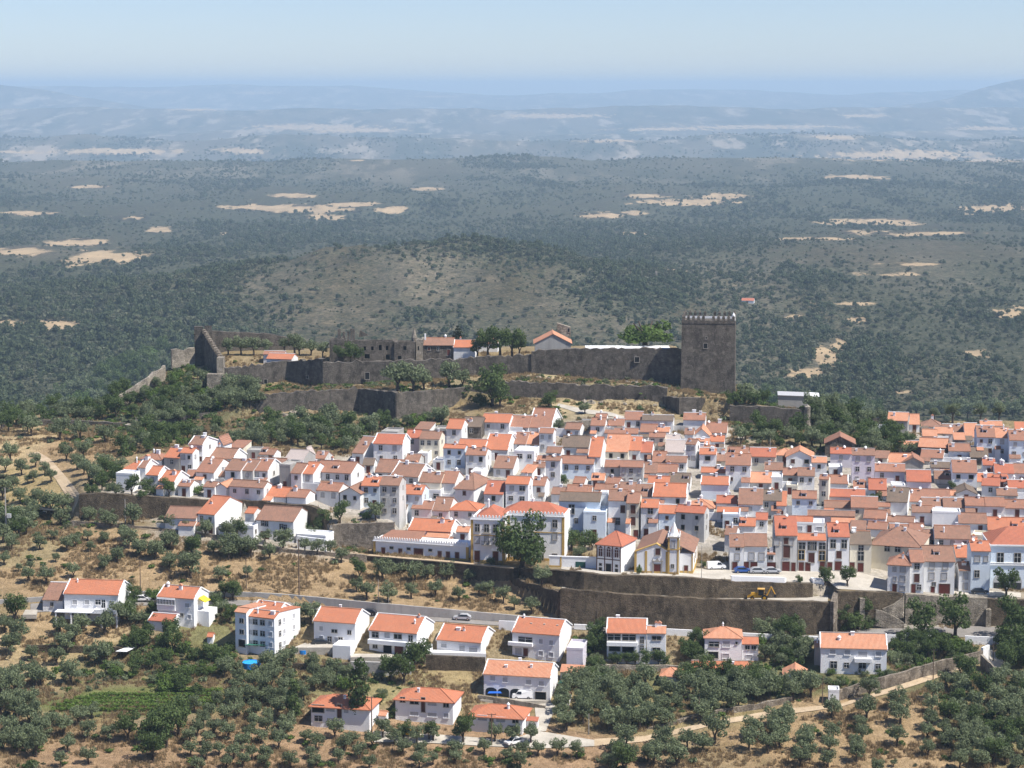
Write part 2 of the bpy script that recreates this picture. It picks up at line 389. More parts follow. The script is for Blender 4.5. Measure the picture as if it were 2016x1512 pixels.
MAT['tarp_green'] = plain('shade_net_green', (.03, .12, .09), .8); MAT['red_cloth'] = plain('red_cloth', (.5, .02, .06), .7)
def road_mat(name, a, b):
    k = NT(name); k.rough(.95); g = k.n('ShaderNodeNewGeometry').outputs['Position']
    c = k.mix(k.noise(g, .25, 5, .6), a, b); c = k.mix(k.math('MULTIPLY', k.noise(g, 2.2, 4, .7, .5, .7), .4), c, tuple(x * .6 for x in a))
    k.color(c); k.bump(k.noise(g, 6, 3), .03); return k.m
MAT['asphalt'] = road_mat('asphalt', (.20, .185, .17), (.27, .25, .23))
MAT['pale_paving'] = road_mat('pale_paving', (.39, .355, .30), (.50, .46, .395))
MAT['dirt'] = road_mat('dirt_track', (.40, .30, .19), (.52, .41, .28))
# ------------------------------------------------------------------ helpers for objects
def link(name, data, parent=None, loc=None, rotz=None):
    o = bpy.data.objects.new(name, data); COL.objects.link(o)
    if parent is not None: o.parent = parent
    if loc is not None: o.location = loc
    if rotz is not None: o.rotation_euler = (0, 0, rotz)
    return o
def tag(o, label=None, cat=None, group=None, kind=None):
    if label: o['label'] = label
    if cat: o['category'] = cat
    if group: o['group'] = group
    if kind: o['kind'] = kind
    return o
def mesh(name, verts, faces, mat, smooth=False):
    me = bpy.data.meshes.new(name)
    me.from_pydata([tuple(v) for v in verts], [], faces)
    me.materials.append(mat)
    if smooth: me.polygons.foreach_set('use_smooth', [True] * len(faces))
    me.update()
    return me
def npmesh(name, V, F, mat):
    """V (n,3), F (m,k) arrays"""
    me = bpy.data.meshes.new(name); V = np.asarray(V, np.float32); F = np.asarray(F, np.int32)
    k = F.shape[1]
    me.vertices.add(len(V)); me.vertices.foreach_set('co', V.ravel())
    me.loops.add(F.size); me.loops.foreach_set('vertex_index', F.ravel())
    me.polygons.add(len(F)); me.polygons.foreach_set('loop_start', np.arange(0, F.size, k, dtype=np.int32))
    if mat: me.materials.append(mat)
    me.update(calc_edges=True)
    return me
class MB:
    """collects boxes and prisms for one mesh"""
    def __init__(s): s.v = []; s.f = []
    def box(s, x0, x1, y0, y1, z0, z1):
        i = len(s.v)
        s.v += [(x0,y0,z0),(x1,y0,z0),(x1,y1,z0),(x0,y1,z0),(x0,y0,z1),(x1,y0,z1),(x1,y1,z1),(x0,y1,z1)]
        s.f += [(i,i+3,i+2,i+1),(i+4,i+5,i+6,i+7),(i,i+1,i+5,i+4),(i+1,i+2,i+6,i+5),(i+2,i+3,i+7,i+6),(i+3,i,i+4,i+7)]
        return s
    def hexa(s, bot, top):
        """bot, top: four points each, anticlockwise seen from above"""
        i = len(s.v); s.v += [tuple(p) for p in bot] + [tuple(p) for p in top]
        s.f += [(i+3,i+2,i+1,i),(i+4,i+5,i+6,i+7)] + [(i+k, i+(k+1)%4, i+4+(k+1)%4, i+4+k) for k in range(4)]
        return s
    def prism(s, poly, axis_vec):
        """poly: 3D polygon, extruded along axis_vec"""
        i = len(s.v); n = len(poly); a = Vector(axis_vec)
        s.v += [tuple(p) for p in poly] + [tuple(Vector(p) + a) for p in poly]
        s.f += [tuple(range(i + n - 1, i - 1, -1)), tuple(range(i + n, i + 2 * n))] + [(i+k, i+(k+1)%n, i+n+(k+1)%n, i+n+k) for k in range(n)]
        return s
    def cyl(s, p, q, r0, r1, n=8):
        p = Vector(p); q = Vector(q); d = (q - p).normalized()
        a = d.orthogonal().normalized(); b = d.cross(a)
        i = len(s.v)
        for c, r in ((p, r0), (q, r1)):
            for k in range(n):
                t = 2 * math.pi * k / n; s.v.append(tuple(c + a * (r * math.cos(t)) + b * (r * math.sin(t))))
        s.f += [(i+k, i+(k+1)%n, i+n+(k+1)%n, i+n+k) for k in range(n)] + [tuple(range(i+n-1, i-1, -1)), tuple(range(i+n, i+2*n))]
        return s
    def mesh(s, name, mat, smooth=False): return mesh(name, s.v, s.f, MAT[mat] if isinstance(mat, str) else mat, smooth)
    def put(s, name, mat, parent=None, loc=None, rotz=None, smooth=False): return link(name, s.mesh(name, mat, smooth), parent, loc, rotz)

# ------------------------------------------------------------------ land cover
def project(X, Y, Z):
    dz = Z - H
    fw = Y * CP - dz * SP; up = Y * SP + dz * CP
    fw = np.maximum(fw, 1e-3)
    return 1008 + FPX * X / fw, 756 - FPX * up / fw
FIELDS = [  # dry mown fields out in the plain (u, v, half width, half height)
 (210,508,95,17),(45,495,60,10),(150,478,60,8),(360,398,20,0),(85,640,120,14),(30,640,60,12),(310,452,24,6),(60,420,60,5),(260,430,40,4),(500,408,75,5),(590,412,120,8),
 (640,428,50,6),(700,402,60,5),(775,412,34,7),(575,385,45,5),(840,372,40,4),(180,368,40,3),(1270,386,45,5),(1350,398,90,8),(1420,388,60,7),(1180,424,50,6),(1250,420,30,4),
 (1700,436,100,6),(1780,440,40,5),(1940,412,60,10),(1990,410,50,8),(1960,645,0,0),(1985,618,45,14),(1565,625,28,8),(1650,380,0,0),(230,298,150,7),(30,300,40,3),(470,297,60,6),(440,460,10,3),
 (1780,305,170,11),(1950,315,60,5),(620,250,130,6),(700,256,120,5),(1500,250,200,4),(1650,270,60,4),(1300,255,120,3),(1950,253,80,4),(560,100,0,0),(860,190,60,2),(500,183,60,3),(300,182,80,2),
 (1200,277,60,4),(940,184,30,2),(700,316,20,2),(1100,228,120,5),(1700,228,60,4),(400,215,60,3),(1240,460,50,4),(1385,345,0,0),(1690,350,70,6),(1600,470,70,4),(1820,460,90,5),(1700,456,60,5),(1760,540,70,4),(1800,520,60,4),(1330,535,26,5),
 (690,625,0,0),(1625,700,30,26),(1590,735,60,14),(1650,680,20,18),(1690,630,20,6),(1680,598,60,4),(1760,770,40,6),(1920,695,24,6),(1930,805,14,4),(1905,800,20,5),]
ROCKY = [(560,628,110,14),(720,632,70,12),(650,610,90,8),(480,640,60,10),(900,645,70,8),(1140,625,80,5),(1230,645,60,5),(960,550,40,10),(880,510,60,16),(800,505,40,8),(1100,600,60,14),(560,540,90,12),(1780,520,160,30),(1700,480,120,16),(1900,560,120,20),(1250,560,40,10),(1550,520,80,14),(1480,470,60,10),(1625,700,40,30),(1690,640,40,10),(1850,740,60,12),(1760,775,60,8),(620,570,120,10),(400,560,120,16),(200,560,140,18)]
def rock_mask(u, v):
    m = np.zeros_like(u)
    for (a, b, rx, ry) in ROCKY: m = np.maximum(m, np.exp(-((u - a) / rx) ** 2 - ((v - b) / ry) ** 2))
    return m
def field_soft(u, v):
    m = np.zeros_like(u)
    for (a, b, rx, ry) in FIELDS:
        if ry > 0: m = np.maximum(m, np.exp(-.75 * (((u - a) / rx) ** 2 + ((v - b) / ry) ** 2)))
    return m
def field_mask(u, v, X, Y):
    n = (fbm(u / 34, v / 7, 31, 4) - .5) * 1.7 + (fbm(u / 9, v / 3, 32, 2) - .5) * .7
    m = np.zeros_like(u)
    for (a, b, rx, ry) in FIELDS:
        if ry <= 0: continue
        q = ((u - a) / rx) ** 2 + ((v - b) / ry) ** 2
        m = np.maximum(m, np.clip((.8 - q + n * 1.3) * 4, 0, 1))
    return m
def C(*a): return np.array(a)
DRY, PALE, SCRUB, GREEN, TOWNC, ROCK, BARE = C(.365, .26, .15), C(.45, .345, .20), C(.185, .15, .10), C(.085, .115, .035), C(.46, .42, .37), C(.27, .235, .20), C(.36, .23, .14)
ZONES = [  # patches of ground close by: (u, v, ru, rv, colour, weight)
 (330,1115,520,85,DRY,1),(850,1170,260,55,DRY,1),(1750,1440,420,130,DRY,1),(700,1500,700,90,DRY*C(.95,.9,.95),1),(120,1280,170,80,PALE,.8),(120,1230,120,40,DRY,.8),
 (420,1240,110,40,C(.16,.17,.07),.7),(300,1330,220,70,C(.17,.16,.07),.7),(270,1385,230,28,C(.14,.165,.06),.9),(300,1365,190,14,C(.15,.17,.06),.8),(330,1440,90,16,BARE,.6),
 (870,1350,120,35,C(.36,.28,.15),1),(700,1350,160,40,C(.30,.26,.13),.9),(1300,1380,240,70,C(.27,.22,.11),.8),(1420,1340,260,45,C(.15,.155,.07),.8),(1750,1330,170,45,C(.14,.145,.07),.8),
 (1960,1400,110,110,C(.22,.20,.10),.8),(600,1330,90,40,C(.22,.2,.1),.8),
 (60,900,130,70,PALE,1),(170,900,110,50,DRY*1.05,1),(40,980,120,60,PALE*C(.9,.9,.8),.9),(20,1060,110,60,C(.30,.25,.14),.7),
 (560,850,120,16,DRY*C(.8,.85,.9),.7),(1200,805,160,22,C(.45,.36,.22),1),(1120,740,160,14,C(.44,.36,.22),1),(1000,765,300,20,C(.26,.22,.13),.8),(850,765,90,10,C(.48,.4,.25),.9),
 (300,790,230,75,C(.14,.135,.07),.9),(650,850,250,30,C(.2,.18,.1),.8),(390,745,40,22,C(.40,.33,.18),.8),(1470,770,40,10,C(.5,.4,.25),.9),(1150,835,80,25,C(.34,.28,.18),.9),(1700,870,120,40,C(.2,.19,.11),.8)]
PAVED = []
def cover(X, Y, Z):
    u, v = project(X, Y, Z)
    n1 = fbm(X / 34, Y / 44, 41, 4)[:, None]; n2 = fbm(X / 9, Y / 9, 42, 3)[:, None]
    near = np.clip(C(.25, .19, .115) * (1 - n1) + C(.33, .26, .145) * n1 + (n2 - .5) * .08, .02, 1)
    # far country: scrub, stony ground, woods, dry pasture
    k = np.clip(np.log(np.maximum(Y, 900) / 900) / math.log(12), 0, 1)
    sc = 1 + 3.2 * k
    f1 = fbm(X / (85 * sc), Y / (210 * sc), 51, 5)[:, None]
    f2 = fbm(X / (40 * sc), Y / (130 * sc), 52, 4)[:, None]
    f3 = fbm(X / (420 * sc), Y / (1100 * sc), 53, 4)[:, None]
    far = C(.128, .112, .076) + (f2 - .5) * .11
    far = far * (1 - np.clip((f1 - .42) * 4.5, 0, 1)) + C(.078, .082, .050) * np.clip((f1 - .42) * 4.5, 0, 1)
    g = np.clip((f2 - .55) * 7, 0, 1) * np.clip((.62 - f1) * 5, 0, 1)
    far = far * (1 - g * .5) + C(.24, .19, .125) * g * .5
    g = np.clip((f3 - .60) * 6, 0, 1) * np.clip((Y - 5200) / 3000, 0, 1)[:, None]
    far = far * (1 - g * .7) + C(.34, .28, .21) * g * .7
    g = (rock_mask(u, v) * np.clip((fbm(u / 9, v / 3.5, 71, 3) - .42) * 5, 0, 1))[:, None]
    far = far * (1 - g * .6) + C(.25, .205, .145) * g * .6
    fq = field_soft(u, v)
    fc = C(.47, .345, .20) * (.8 + .4 * f2)
    far = far
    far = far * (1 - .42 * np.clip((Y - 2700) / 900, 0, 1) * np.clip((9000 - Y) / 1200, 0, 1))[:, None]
    kk = np.clip((Y - 800) / 150, 0, 1)[:, None]
    for (a, b, rx, ry, col, w) in ZONES:
        q = ((u - a) / rx) ** 2 + ((v - b) / ry) ** 2
        m = (np.clip((1.1 - q + (n1[:, 0] - .5) * 1.3) * 2.2, 0, 1) * w * (Y < 800))[:, None]
        near = near * (1 - m) + col * (.82 + .36 * n2) * m
    # town ground: paving, yards
    tm = np.zeros(len(X))
    for (hx, hy) in PAVED: tm = np.maximum(tm, np.clip(1.6 - np.hypot(X - hx, Y - hy) / 8.5, 0, 1) * (Y < 690))
    tm = tm[:, None]
    if False: tm = ((Y > 512) & (Y < 672) & (v < 1135) & (v > 815) & (u > 215 + np.clip((v - 960) * 7, 0, 520)) & ~((v < 900) & (u < 690)) & ~((v < 905) & (u > 1410) & (u < 1640)) )[:, None] * 1.0
    near = near * (1 - tm) + TOWNC * (.7 + .5 * n2) * tm
    return near * (1 - kk) + far * kk, fq * (Y > 850)

def wood_density(X, Y, u, v):
    k = np.clip(np.log(Y / 900) / math.log(12), 0, 1); sc = 1 + 3.2 * k
    f1 = fbm(X / (85 * sc), Y / (210 * sc), 51, 5)
    f4 = fbm(X / (60 * sc), Y / (140 * sc), 61, 4)
    f5 = fbm(X / (45 * sc), Y / (70 * sc), 62, 4)
    d = np.clip((f1 - .34) * 4.0, 0.2, 1) * np.clip((f4 - .34) * 4.5, .12, 1) * np.clip((f5 - .34) * 5, .25, 1)
    # wooded valleys left and right of the castle hill, the dark wood band at the plain's far side
    d = np.maximum(d, .85 * np.exp(-(((u - 1800) / 330) ** 2 + ((v - 690) / 105) ** 2)) * np.clip((f5 - .40) * 6, .12, 1))
    d = np.maximum(d, .85 * np.exp(-(((u - 150) / 330) ** 2 + ((v - 730) / 75) ** 2)) * np.clip((f5 - .40) * 6, .12, 1))
    d = np.maximum(d, .85 * np.exp(-(((u - 1250) / 120) ** 2 + ((v - 560) / 60) ** 2)))
    d = np.maximum(d, .8 * np.exp(-(((u - 830) / 60) ** 2 + ((v - 622) / 16) ** 2)))
    d = np.maximum(d, .8 * np.exp(-(((u - 400) / 190) ** 2 + ((v - 620) / 22) ** 2)))
    d = np.maximum(d, .75 * np.exp(-(((u - 1150) / 330) ** 2 + ((v - 480) / 40) ** 2)))
    # bare stony hill behind the castle
    d = d * (1 - .40 * np.exp(-(((u - 700) / 330) ** 2 + ((v - 560) / 55) ** 2)))
    d = d * (1 - .55 * np.exp(-(((u - 620) / 200) ** 2 + ((v - 630) / 22) ** 2)))
    d = d * (1 - .35 * np.exp(-(((u - 1780) / 240) ** 2 + ((v - 520) / 60) ** 2)))
    return d * (1 - .9 * np.clip(field_mask(u, v, X, Y) * 1.4, 0, 1))

# ------------------------------------------------------------------ the land as one sheet
def build_land():
    D = np.concatenate([np.arange(-60, 380, 12.), np.arange(380, 480, 1.6), np.arange(480, 575, .5), np.arange(575, 740, 1.2), np.arange(740, 1150, 8.), np.geomspace(1150, 47000, 470)])
    T = np.concatenate([[-1.6, -1.1, -.8, -.6, -.5], np.arange(-.42, -.285, .006), np.arange(-.28, .2801, .0019), np.arange(.286, .425, .006), [.5, .6, .8, 1.1, 1.6]])
    nD, nT = len(D), len(T)
    TT, DD = np.meshgrid(T, D)
    X = (TT * np.maximum(DD, 60)).ravel(); Y = DD.ravel()
    Z = z_land(X, Y)
    V = np.stack([X, Y, Z], 1)
    i = np.arange(nD * nT).reshape(nD, nT)
    F = np.stack([i[:-1, :-1].ravel(), i[:-1, 1:].ravel(), i[1:, 1:].ravel(), i[1:, :-1].ravel()], 1)
    k = NT('land'); k.rough(1.0); k.b.inputs['Specular IOR Level'].default_value = .05
    at = k.n('ShaderNodeAttribute'); at.attribute_name = 'cover'
    g = k.n('ShaderNodeNewGeometry').outputs['Position']
    sx = k.n('ShaderNodeSeparateXYZ'); k.l(g, sx.inputs[0])
    nearf = k.mr(sx.outputs[1], 780, 1000, 1., 0.)
    col = at.outputs['Color']
    # close ground: dry tufts, bare streaks along the contour
    a = k.noise(g, .9, 6, .7, .40, .66)
    b = k.noise(k.mapping(g, (.5, 1.6, 1.6)), .35, 5, .65, .42, .64)
    c1 = k.mix(k.math('MULTIPLY', a, .7), col, k.mix(1.0, col, (.52, .52, .42), 'MULTIPLY'))
    c1 = k.mix(k.math('MULTIPLY', b, .5), c1, k.mix(1.0, col, (1.32, 1.30, 1.28), 'MULTIPLY'))
    gt = k.noise(g, .22, 5, .7, .58, .70)
    c1 = k.mix(k.math('MULTIPLY', gt, .35), c1, (.13, .13, .06))
    # far ground: speckle of bushes, stones
    wa = k.n('ShaderNodeAttribute'); wa.attribute_name = 'wood'
    s1 = k.noise(k.mapping(g, (1, .55, 1)), .09, 6, .8, .44, .60)
    s2 = k.noise(k.mapping(g, (1, .4, 1)), .02, 7, .78, .50, .64)
    s3 = k.noise(k.mapping(g, (1, .5, 1)), .05, 6, .8, .57, .66)
    c2 = k.mix(k.math('MULTIPLY', s1, .8), col, k.mix(1.0, col, (.36, .44, .40), 'MULTIPLY'))
    c2 = k.mix(k.math('MULTIPLY', s2, .5), c2, k.mix(1.0, col, (.55, .62, .56), 'MULTIPLY'))
    c2 = k.mix(k.math('MULTIPLY', s3, .45), c2, k.mix(1.0, col, (1.75, 1.6, 1.45), 'MULTIPLY'))
    nz = k.n('ShaderNodeTexNoise'); k.l(k.mapping(g, (1, .6, 1)), nz.inputs['Vector']); nz.inputs['Scale'].default_value = .055; nz.inputs['Detail'].default_value = 8; nz.inputs['Roughness'].default_value = .78
    s4 = k.noise(k.mapping(g, (1, .7, 1)), .22, 4, .75, .44, .58)
    s5 = k.noise(k.mapping(g, (1, .7, 1)), .30, 4, .8, .55, .66)
    wm = k.mr(k.math('ADD', nz.outputs[0], k.math('MULTIPLY', wa.outputs['Fac'], .36)), .54, .63)
    c2 = k.mix(k.math('MULTIPLY', wm, .85), c2, k.mix(s4, (.095, .098, .058), (.042, .052, .030)))
    fa = k.n('ShaderNodeAttribute'); fa.attribute_name = 'field'
    fn = k.n('ShaderNodeTexNoise'); k.l(k.mapping(g, (1, .35, 1)), fn.inputs['Vector']); fn.inputs['Scale'].default_value = .02; fn.inputs['Detail'].default_value = 7; fn.inputs['Roughness'].default_value = .72
    fmask = k.mr(k.math('ADD', fa.outputs['Fac'], k.math('MULTIPLY', k.math('SUBTRACT', fn.outputs[0], .5), 2.9)), .52, .70)
    fcol = k.mix(k.noise(k.mapping(g, (1, .3, 1)), .03, 5, .7), (.45, .335, .20), (.30, .225, .14))
    c2 = k.mix(k.math('MULTIPLY', s4, .7), c2, k.mix(1.0, c2, (.34, .38, .34), 'MULTIPLY'))
    c2 = k.mix(k.math('MULTIPLY', s5, k.mr(sx.outputs[1], 2500, 4000, .45, .22)), c2, (.30, .255, .19))
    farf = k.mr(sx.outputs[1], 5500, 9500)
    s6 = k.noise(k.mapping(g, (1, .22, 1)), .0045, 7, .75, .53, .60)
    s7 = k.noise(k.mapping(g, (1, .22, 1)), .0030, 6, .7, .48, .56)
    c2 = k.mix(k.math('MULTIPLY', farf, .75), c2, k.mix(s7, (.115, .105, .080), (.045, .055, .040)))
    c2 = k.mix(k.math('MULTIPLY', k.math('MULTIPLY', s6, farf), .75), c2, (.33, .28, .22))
    c2 = k.mix(fmask, c2, fcol)
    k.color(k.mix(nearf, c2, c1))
    k.bump(k.math('ADD', a, k.math('MULTIPLY', k.noise(g, 4, 3), .4)), .22)
    me = npmesh('land', V, F, k.m)
    ca = me.color_attributes.new('cover', 'FLOAT_COLOR', 'POINT')
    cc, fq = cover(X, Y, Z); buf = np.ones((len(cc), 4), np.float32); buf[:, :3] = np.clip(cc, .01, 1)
    ca.data.foreach_set('color', buf.ravel())
    uu, vv = project(X, Y, Z); wd = np.zeros(len(X)); fm_ = Y > 850; wd[fm_] = wood_density(X[fm_], Y[fm_], uu[fm_], vv[fm_]) + .28 * np.clip((Y[fm_] - 2700) / 900, 0, 1) - 1.2 * field_mask(uu[fm_], vv[fm_], X[fm_], Y[fm_])
    ft = me.attributes.new('field', 'FLOAT', 'POINT'); ft.data.foreach_set('value', fq.astype(np.float32))
    wt = me.attributes.new('wood', 'FLOAT', 'POINT'); wt.data.foreach_set('value', wd.astype(np.float32))
    me.polygons.foreach_set('use_smooth', np.ones(len(F), bool))
    o = link('ground', me); tag(o, kind='structure')
    return o
# ------------------------------------------------------------------ the air: one even box of haze round everything
def build_haze():
    b = MB().box(-76000, 76000, -400, 49000, -420, 240)
    o = b.put('haze', 'w'); o.data.materials.clear()
    m = bpy.data.materials.new('haze'); m.use_nodes = True; t = m.node_tree; t.nodes.clear()
    out = t.nodes.new('ShaderNodeOutputMaterial'); pv = t.nodes.new('ShaderNodeVolumePrincipled')
    pv.inputs['Color'].default_value = (.60, .81, 1.0, 1); pv.inputs['Density'].default_value = 7.0e-5; pv.inputs['Anisotropy'].default_value = 0.0
    t.links.new(pv.outputs[0], out.inputs['Volume'])
    o.data.materials.append(m)
    tag(o, 'thin pale blue summer haze over the plain', 'haze', kind='stuff')
build_haze()
# ------------------------------------------------------------------ trees
rng = np.random.default_rng(7)
def crown_arrays(blobs, n, size, rg, flat=.75, inner=.25):
    """leaf sprays (quads) spread through overlapping lobes; blobs: (x,y,z,r)"""
    B = np.array(blobs, float); w = B[:, 3] ** 2; w /= w.sum()
    idx = rg.choice(len(B), n, p=w)
    d = rg.normal(size=(n, 3)); d /= np.linalg.norm(d, axis=1)[:, None]
    d[:, 2] = np.where(d[:, 2] < -.3, d[:, 2] * .5, d[:, 2])
    r = B[idx, 3] * (1 - inner * rg.random(n) ** 1.5) * (1 + .12 * rg.normal(size=n))
    c = B[idx, :3] + d * r[:, None] * np.array([1, 1, flat])
    nr = d + rg.normal(size=(n, 3)) * .55; nr /= np.linalg.norm(nr, axis=1)[:, None]
    a = np.cross(nr, rg.normal(size=(n, 3))); a /= np.linalg.norm(a, axis=1)[:, None]
    b = np.cross(nr, a)
    s = size * (.6 + .8 * rg.random(n))[:, None]
    q = np.stack([c - a * s, c - b * s * .62, c + a * s, c + b * s * .62], 1).reshape(-1, 3)
    return q, np.arange(4 * n).reshape(n, 4)
def crown_mesh(name, mat, blobs, n, size, rg, **k):
    q, f = crown_arrays(blobs, n, size, rg, **k); return npmesh(name, q, f, MAT[mat])
def trunk_mesh(name, h, r, rg, forks=3, spread=.25, top=.3):
    b = MB()
    k = Vector((rg.uniform(-.03, .03), rg.uniform(-.03, .03), h))
    b.cyl((0, 0, -.15), (k.x * .5, k.y * .5, h * .5), r * 1.25, r * .9, 7); b.cyl((k.x * .5, k.y * .5, h * .48), k, r * .9, r * .8, 7)
    for i in range(forks):
        a = 2 * math.pi * (i + rg.random() * .5) / forks
        e = k + Vector((math.cos(a) * spread, math.sin(a) * spread, top))
        b.cyl(k - Vector((0, 0, .03)), e, r * .6, r * .2, 5)
    return b.mesh(name, 'bark')
def lobes(rg, n, R, z0, hz, rr):
    out = [(0, 0, z0 + hz * .45, rr * 1.25)]
    for i in range(n):
        a = 2 * math.pi * i / n + rg.random() * .7; d = R * rg.uniform(.45, 1)
        out.append((d * math.cos(a), d * math.sin(a), z0 + hz * rg.uniform(.15, .85), rr * rg.uniform(.65, 1.1)))
    return out
KIND = {}
def make_kinds():
    r = rng
    K = KIND
    K['olive'] = [(trunk_mesh('trunk', .20, .05, r, 3, .2, .3), crown_mesh('crown', 'olive', lobes(r, 11, .34, .20, .52, .185), 1500, .034, r, flat=.9)) for i in range(8)]
    K['broad'] = [(trunk_mesh('trunk', .20, .05, r), crown_mesh('crown', 'oak', lobes(r, 12, .33, .20, .66, .20), 1700, .034, r, flat=.9)) for i in range(5)]
    K['big'] = [(trunk_mesh('trunk', .14, .05, r, 4, .2, .25), crown_mesh('crown', 'oak', lobes(r, 12, .33, .10, .62, .2) + lobes(r, 9, .36, .02, .42, .17), 3600, .028, r, flat=.9))]
    K['tall'] = [(trunk_mesh('trunk', .5, .06, r, 3, .15, .6), crown_mesh('crown', 'oak', [(r.uniform(-.16, .16), r.uniform(-.16, .16), .45 + .16 * i, .30 - .012 * i) for i in range(9)], 1500, .055, r)) for i in range(2)]
    K['shrub'] = [(trunk_mesh('trunk', .06, .04, r), crown_mesh('crown', m, lobes(r, 10, .36, .02, .46, .18), 1200, .035, r, flat=.9)) for m in ('oak', 'bright', 'oak', 'olive')]
    K['pine'] = [(trunk_mesh('trunk', .5, .05, r, 2, .05, .5), crown_mesh('crown', 'dark', [(r.uniform(-.06, .06), r.uniform(-.06, .06), .3 + .17 * i, .42 - .055 * i) for i in range(7)], 1200, .05, r, flat=.5))]
    K['round'] = [(trunk_mesh('trunk', .2, .05, r, 4), crown_mesh('crown', 'bright', lobes(r, 12, .36, .10, .36, .17), 2200, .03, r))]
make_kinds()
TREE_NAMES = {'olive': 'olive_tree', 'broad': 'broadleaf_tree', 'big': 'broadleaf_tree', 'tall': 'tall_tree', 'shrub': 'shrub', 'pine': 'conifer_tree', 'round': 'round_tree'}
TREE_POS = []
OLIVES = []
def tree(kind, u, v, wpx, label, group=None, pos=None, hs=1.0, single=False):
    p = pos if pos is not None else G(u, v)
    w = wpx * 1.22 * p.y / FPX; hs = hs * 1.22
    if kind == 'olive' and group is not None:
        OLIVES.append((wpx, p, w, hs, label, group)); return None
    return plant(kind, p, w, hs, label, group)
def plant(kind, p, w, hs, label, group):
    tm, cm = KIND[kind][int(rng.integers(len(KIND[kind])))]
    o = link(TREE_NAMES[kind], None, loc=p, rotz=float(rng.random() * 6.28)); o.scale = (w, w, w * hs)
    o.empty_display_size = .2
    link('trunk', tm, o); link('crown', cm, o)
    tag(o, label, 'shrub' if kind == 'shrub' else 'tree', group)
    return o
def instancer(name, pts, sizes, turns, hts, sources, label, cat):
    """one object of kind stuff: copies of the source meshes standing on points"""
    bcol = bpy.data.collections.new(name + '_sources')
    for me in sources: bcol.objects.link(bpy.data.objects.new(name + '_source', me))
    pm = bpy.data.meshes.new(name); V = np.asarray(pts, np.float32)
    pm.vertices.add(len(V)); pm.vertices.foreach_set('co', V.ravel())
    sv = np.stack([sizes, sizes, np.asarray(sizes) * hts], 1).astype(np.float32)
    a = pm.attributes.new('size', 'FLOAT_VECTOR', 'POINT'); a.data.foreach_set('vector', sv.ravel())
    a = pm.attributes.new('turn', 'FLOAT', 'POINT'); a.data.foreach_set('value', np.asarray(turns, np.float32))
    o = link(name, pm)
    ng = bpy.data.node_groups.new(name, 'GeometryNodeTree')
    ng.interface.new_socket('Geometry', in_out='INPUT', socket_type='NodeSocketGeometry'); ng.interface.new_socket('Geometry', in_out='OUTPUT', socket_type='NodeSocketGeometry')
    N = ng.nodes.new; gi = N('NodeGroupInput'); go = N('NodeGroupOutput'); iop = N('GeometryNodeInstanceOnPoints'); ci = N('GeometryNodeCollectionInfo')
    ci.inputs['Collection'].default_value = bcol; ci.inputs['Separate Children'].default_value = True; ci.inputs['Reset Children'].default_value = True
    iop.inputs['Pick Instance'].default_value = True
    na = N('GeometryNodeInputNamedAttribute'); na.data_type = 'FLOAT_VECTOR'; na.inputs['Name'].default_value = 'size'
    nb = N('GeometryNodeInputNamedAttribute'); nb.data_type = 'FLOAT'; nb.inputs['Name'].default_value = 'turn'
    cx = N('ShaderNodeCombineXYZ'); m2p = N('GeometryNodeMeshToPoints'); Lk = ng.links.new
    Lk(gi.outputs[0], m2p.inputs[0]); Lk(m2p.outputs[0], iop.inputs['Points']); Lk(ci.outputs[0], iop.inputs['Instance'])
    Lk(na.outputs[0], iop.inputs['Scale']); Lk(nb.outputs[0], cx.inputs[2]); Lk(cx.outputs[0], iop.inputs['Rotation']); Lk(iop.outputs[0], go.inputs[0])
    md = o.modifiers.new('scatter', 'NODES'); md.node_group = ng
    tag(o, label, cat, kind='stuff')
    return o
def joined(a, b, name):
    import bmesh
    bm = bmesh.new(); bm.from_mesh(a); n = len(bm.faces); bm.from_mesh(b); bm.faces.ensure_lookup_table()
    for f in bm.faces[n:]: f.material_index = 1
    me = bpy.data.meshes.new(name); bm.to_mesh(me); bm.free(); me.materials.append(a.materials[0]); me.materials.append(b.materials[0]); return me
def plant_olives(limit=295):
    L = sorted(OLIVES, key=lambda q: -q[0])
    for (wpx, p, w, hs, label, group) in L[:limit]: plant('olive', p, w, hs, label, group)
    R = L[limit:]
    if R: instancer('olive_undergrove', [q[1] for q in R], np.array([q[2] for q in R]), [float(rng.random() * 6.28) for q in R], np.array([q[3] for q in R]), [joined(*KIND['olive'][i], 'olive') for i in range(4)], 'smaller olives filling the groves between the larger trees', 'olive grove')
def inpoly(u, v, poly):
    c = False; n = len(poly); j = n - 1
    for i in range(n):
        if (poly[i][1] > v) != (poly[j][1] > v) and u < (poly[j][0] - poly[i][0]) * (v - poly[i][1]) / (poly[j][1] - poly[i][1]) + poly[i][0]: c = not c
        j = i
    return c
def scatter(poly, n, kinds, wr, label, group, seed, sep=.7, squash=.55, avoid=()):
    """n trees inside a picture polygon, apart from each other, standing on the land; avoid: (u0,v0,u1,v1) boxes"""
    rg = random.Random(seed); pts = []
    us = [p[0] for p in poly]; vs_ = [p[1] for p in poly]; tries = 0
    while len(pts) < n and tries < n * 60:
        tries += 1
        u = rg.uniform(min(us), max(us)); v = rg.uniform(min(vs_), max(vs_))
        if not inpoly(u, v, poly) or any(a[0] < u < a[2] and a[1] < v < a[3] for a in avoid): continue
        w = rg.uniform(*wr)
        if any(math.hypot(u - q[0], (v - q[1]) / squash) < sep * (w + q[2]) / 2 for q in pts): continue
        pts.append((u, v, w))
    for (u, v, w) in pts:
        kd = rg.choice(kinds)
        tree(kd, u, v, w, label[kd] if isinstance(label, dict) else label, group[kd] if isinstance(group, dict) else group, hs=rg.uniform(.85, 1.15))

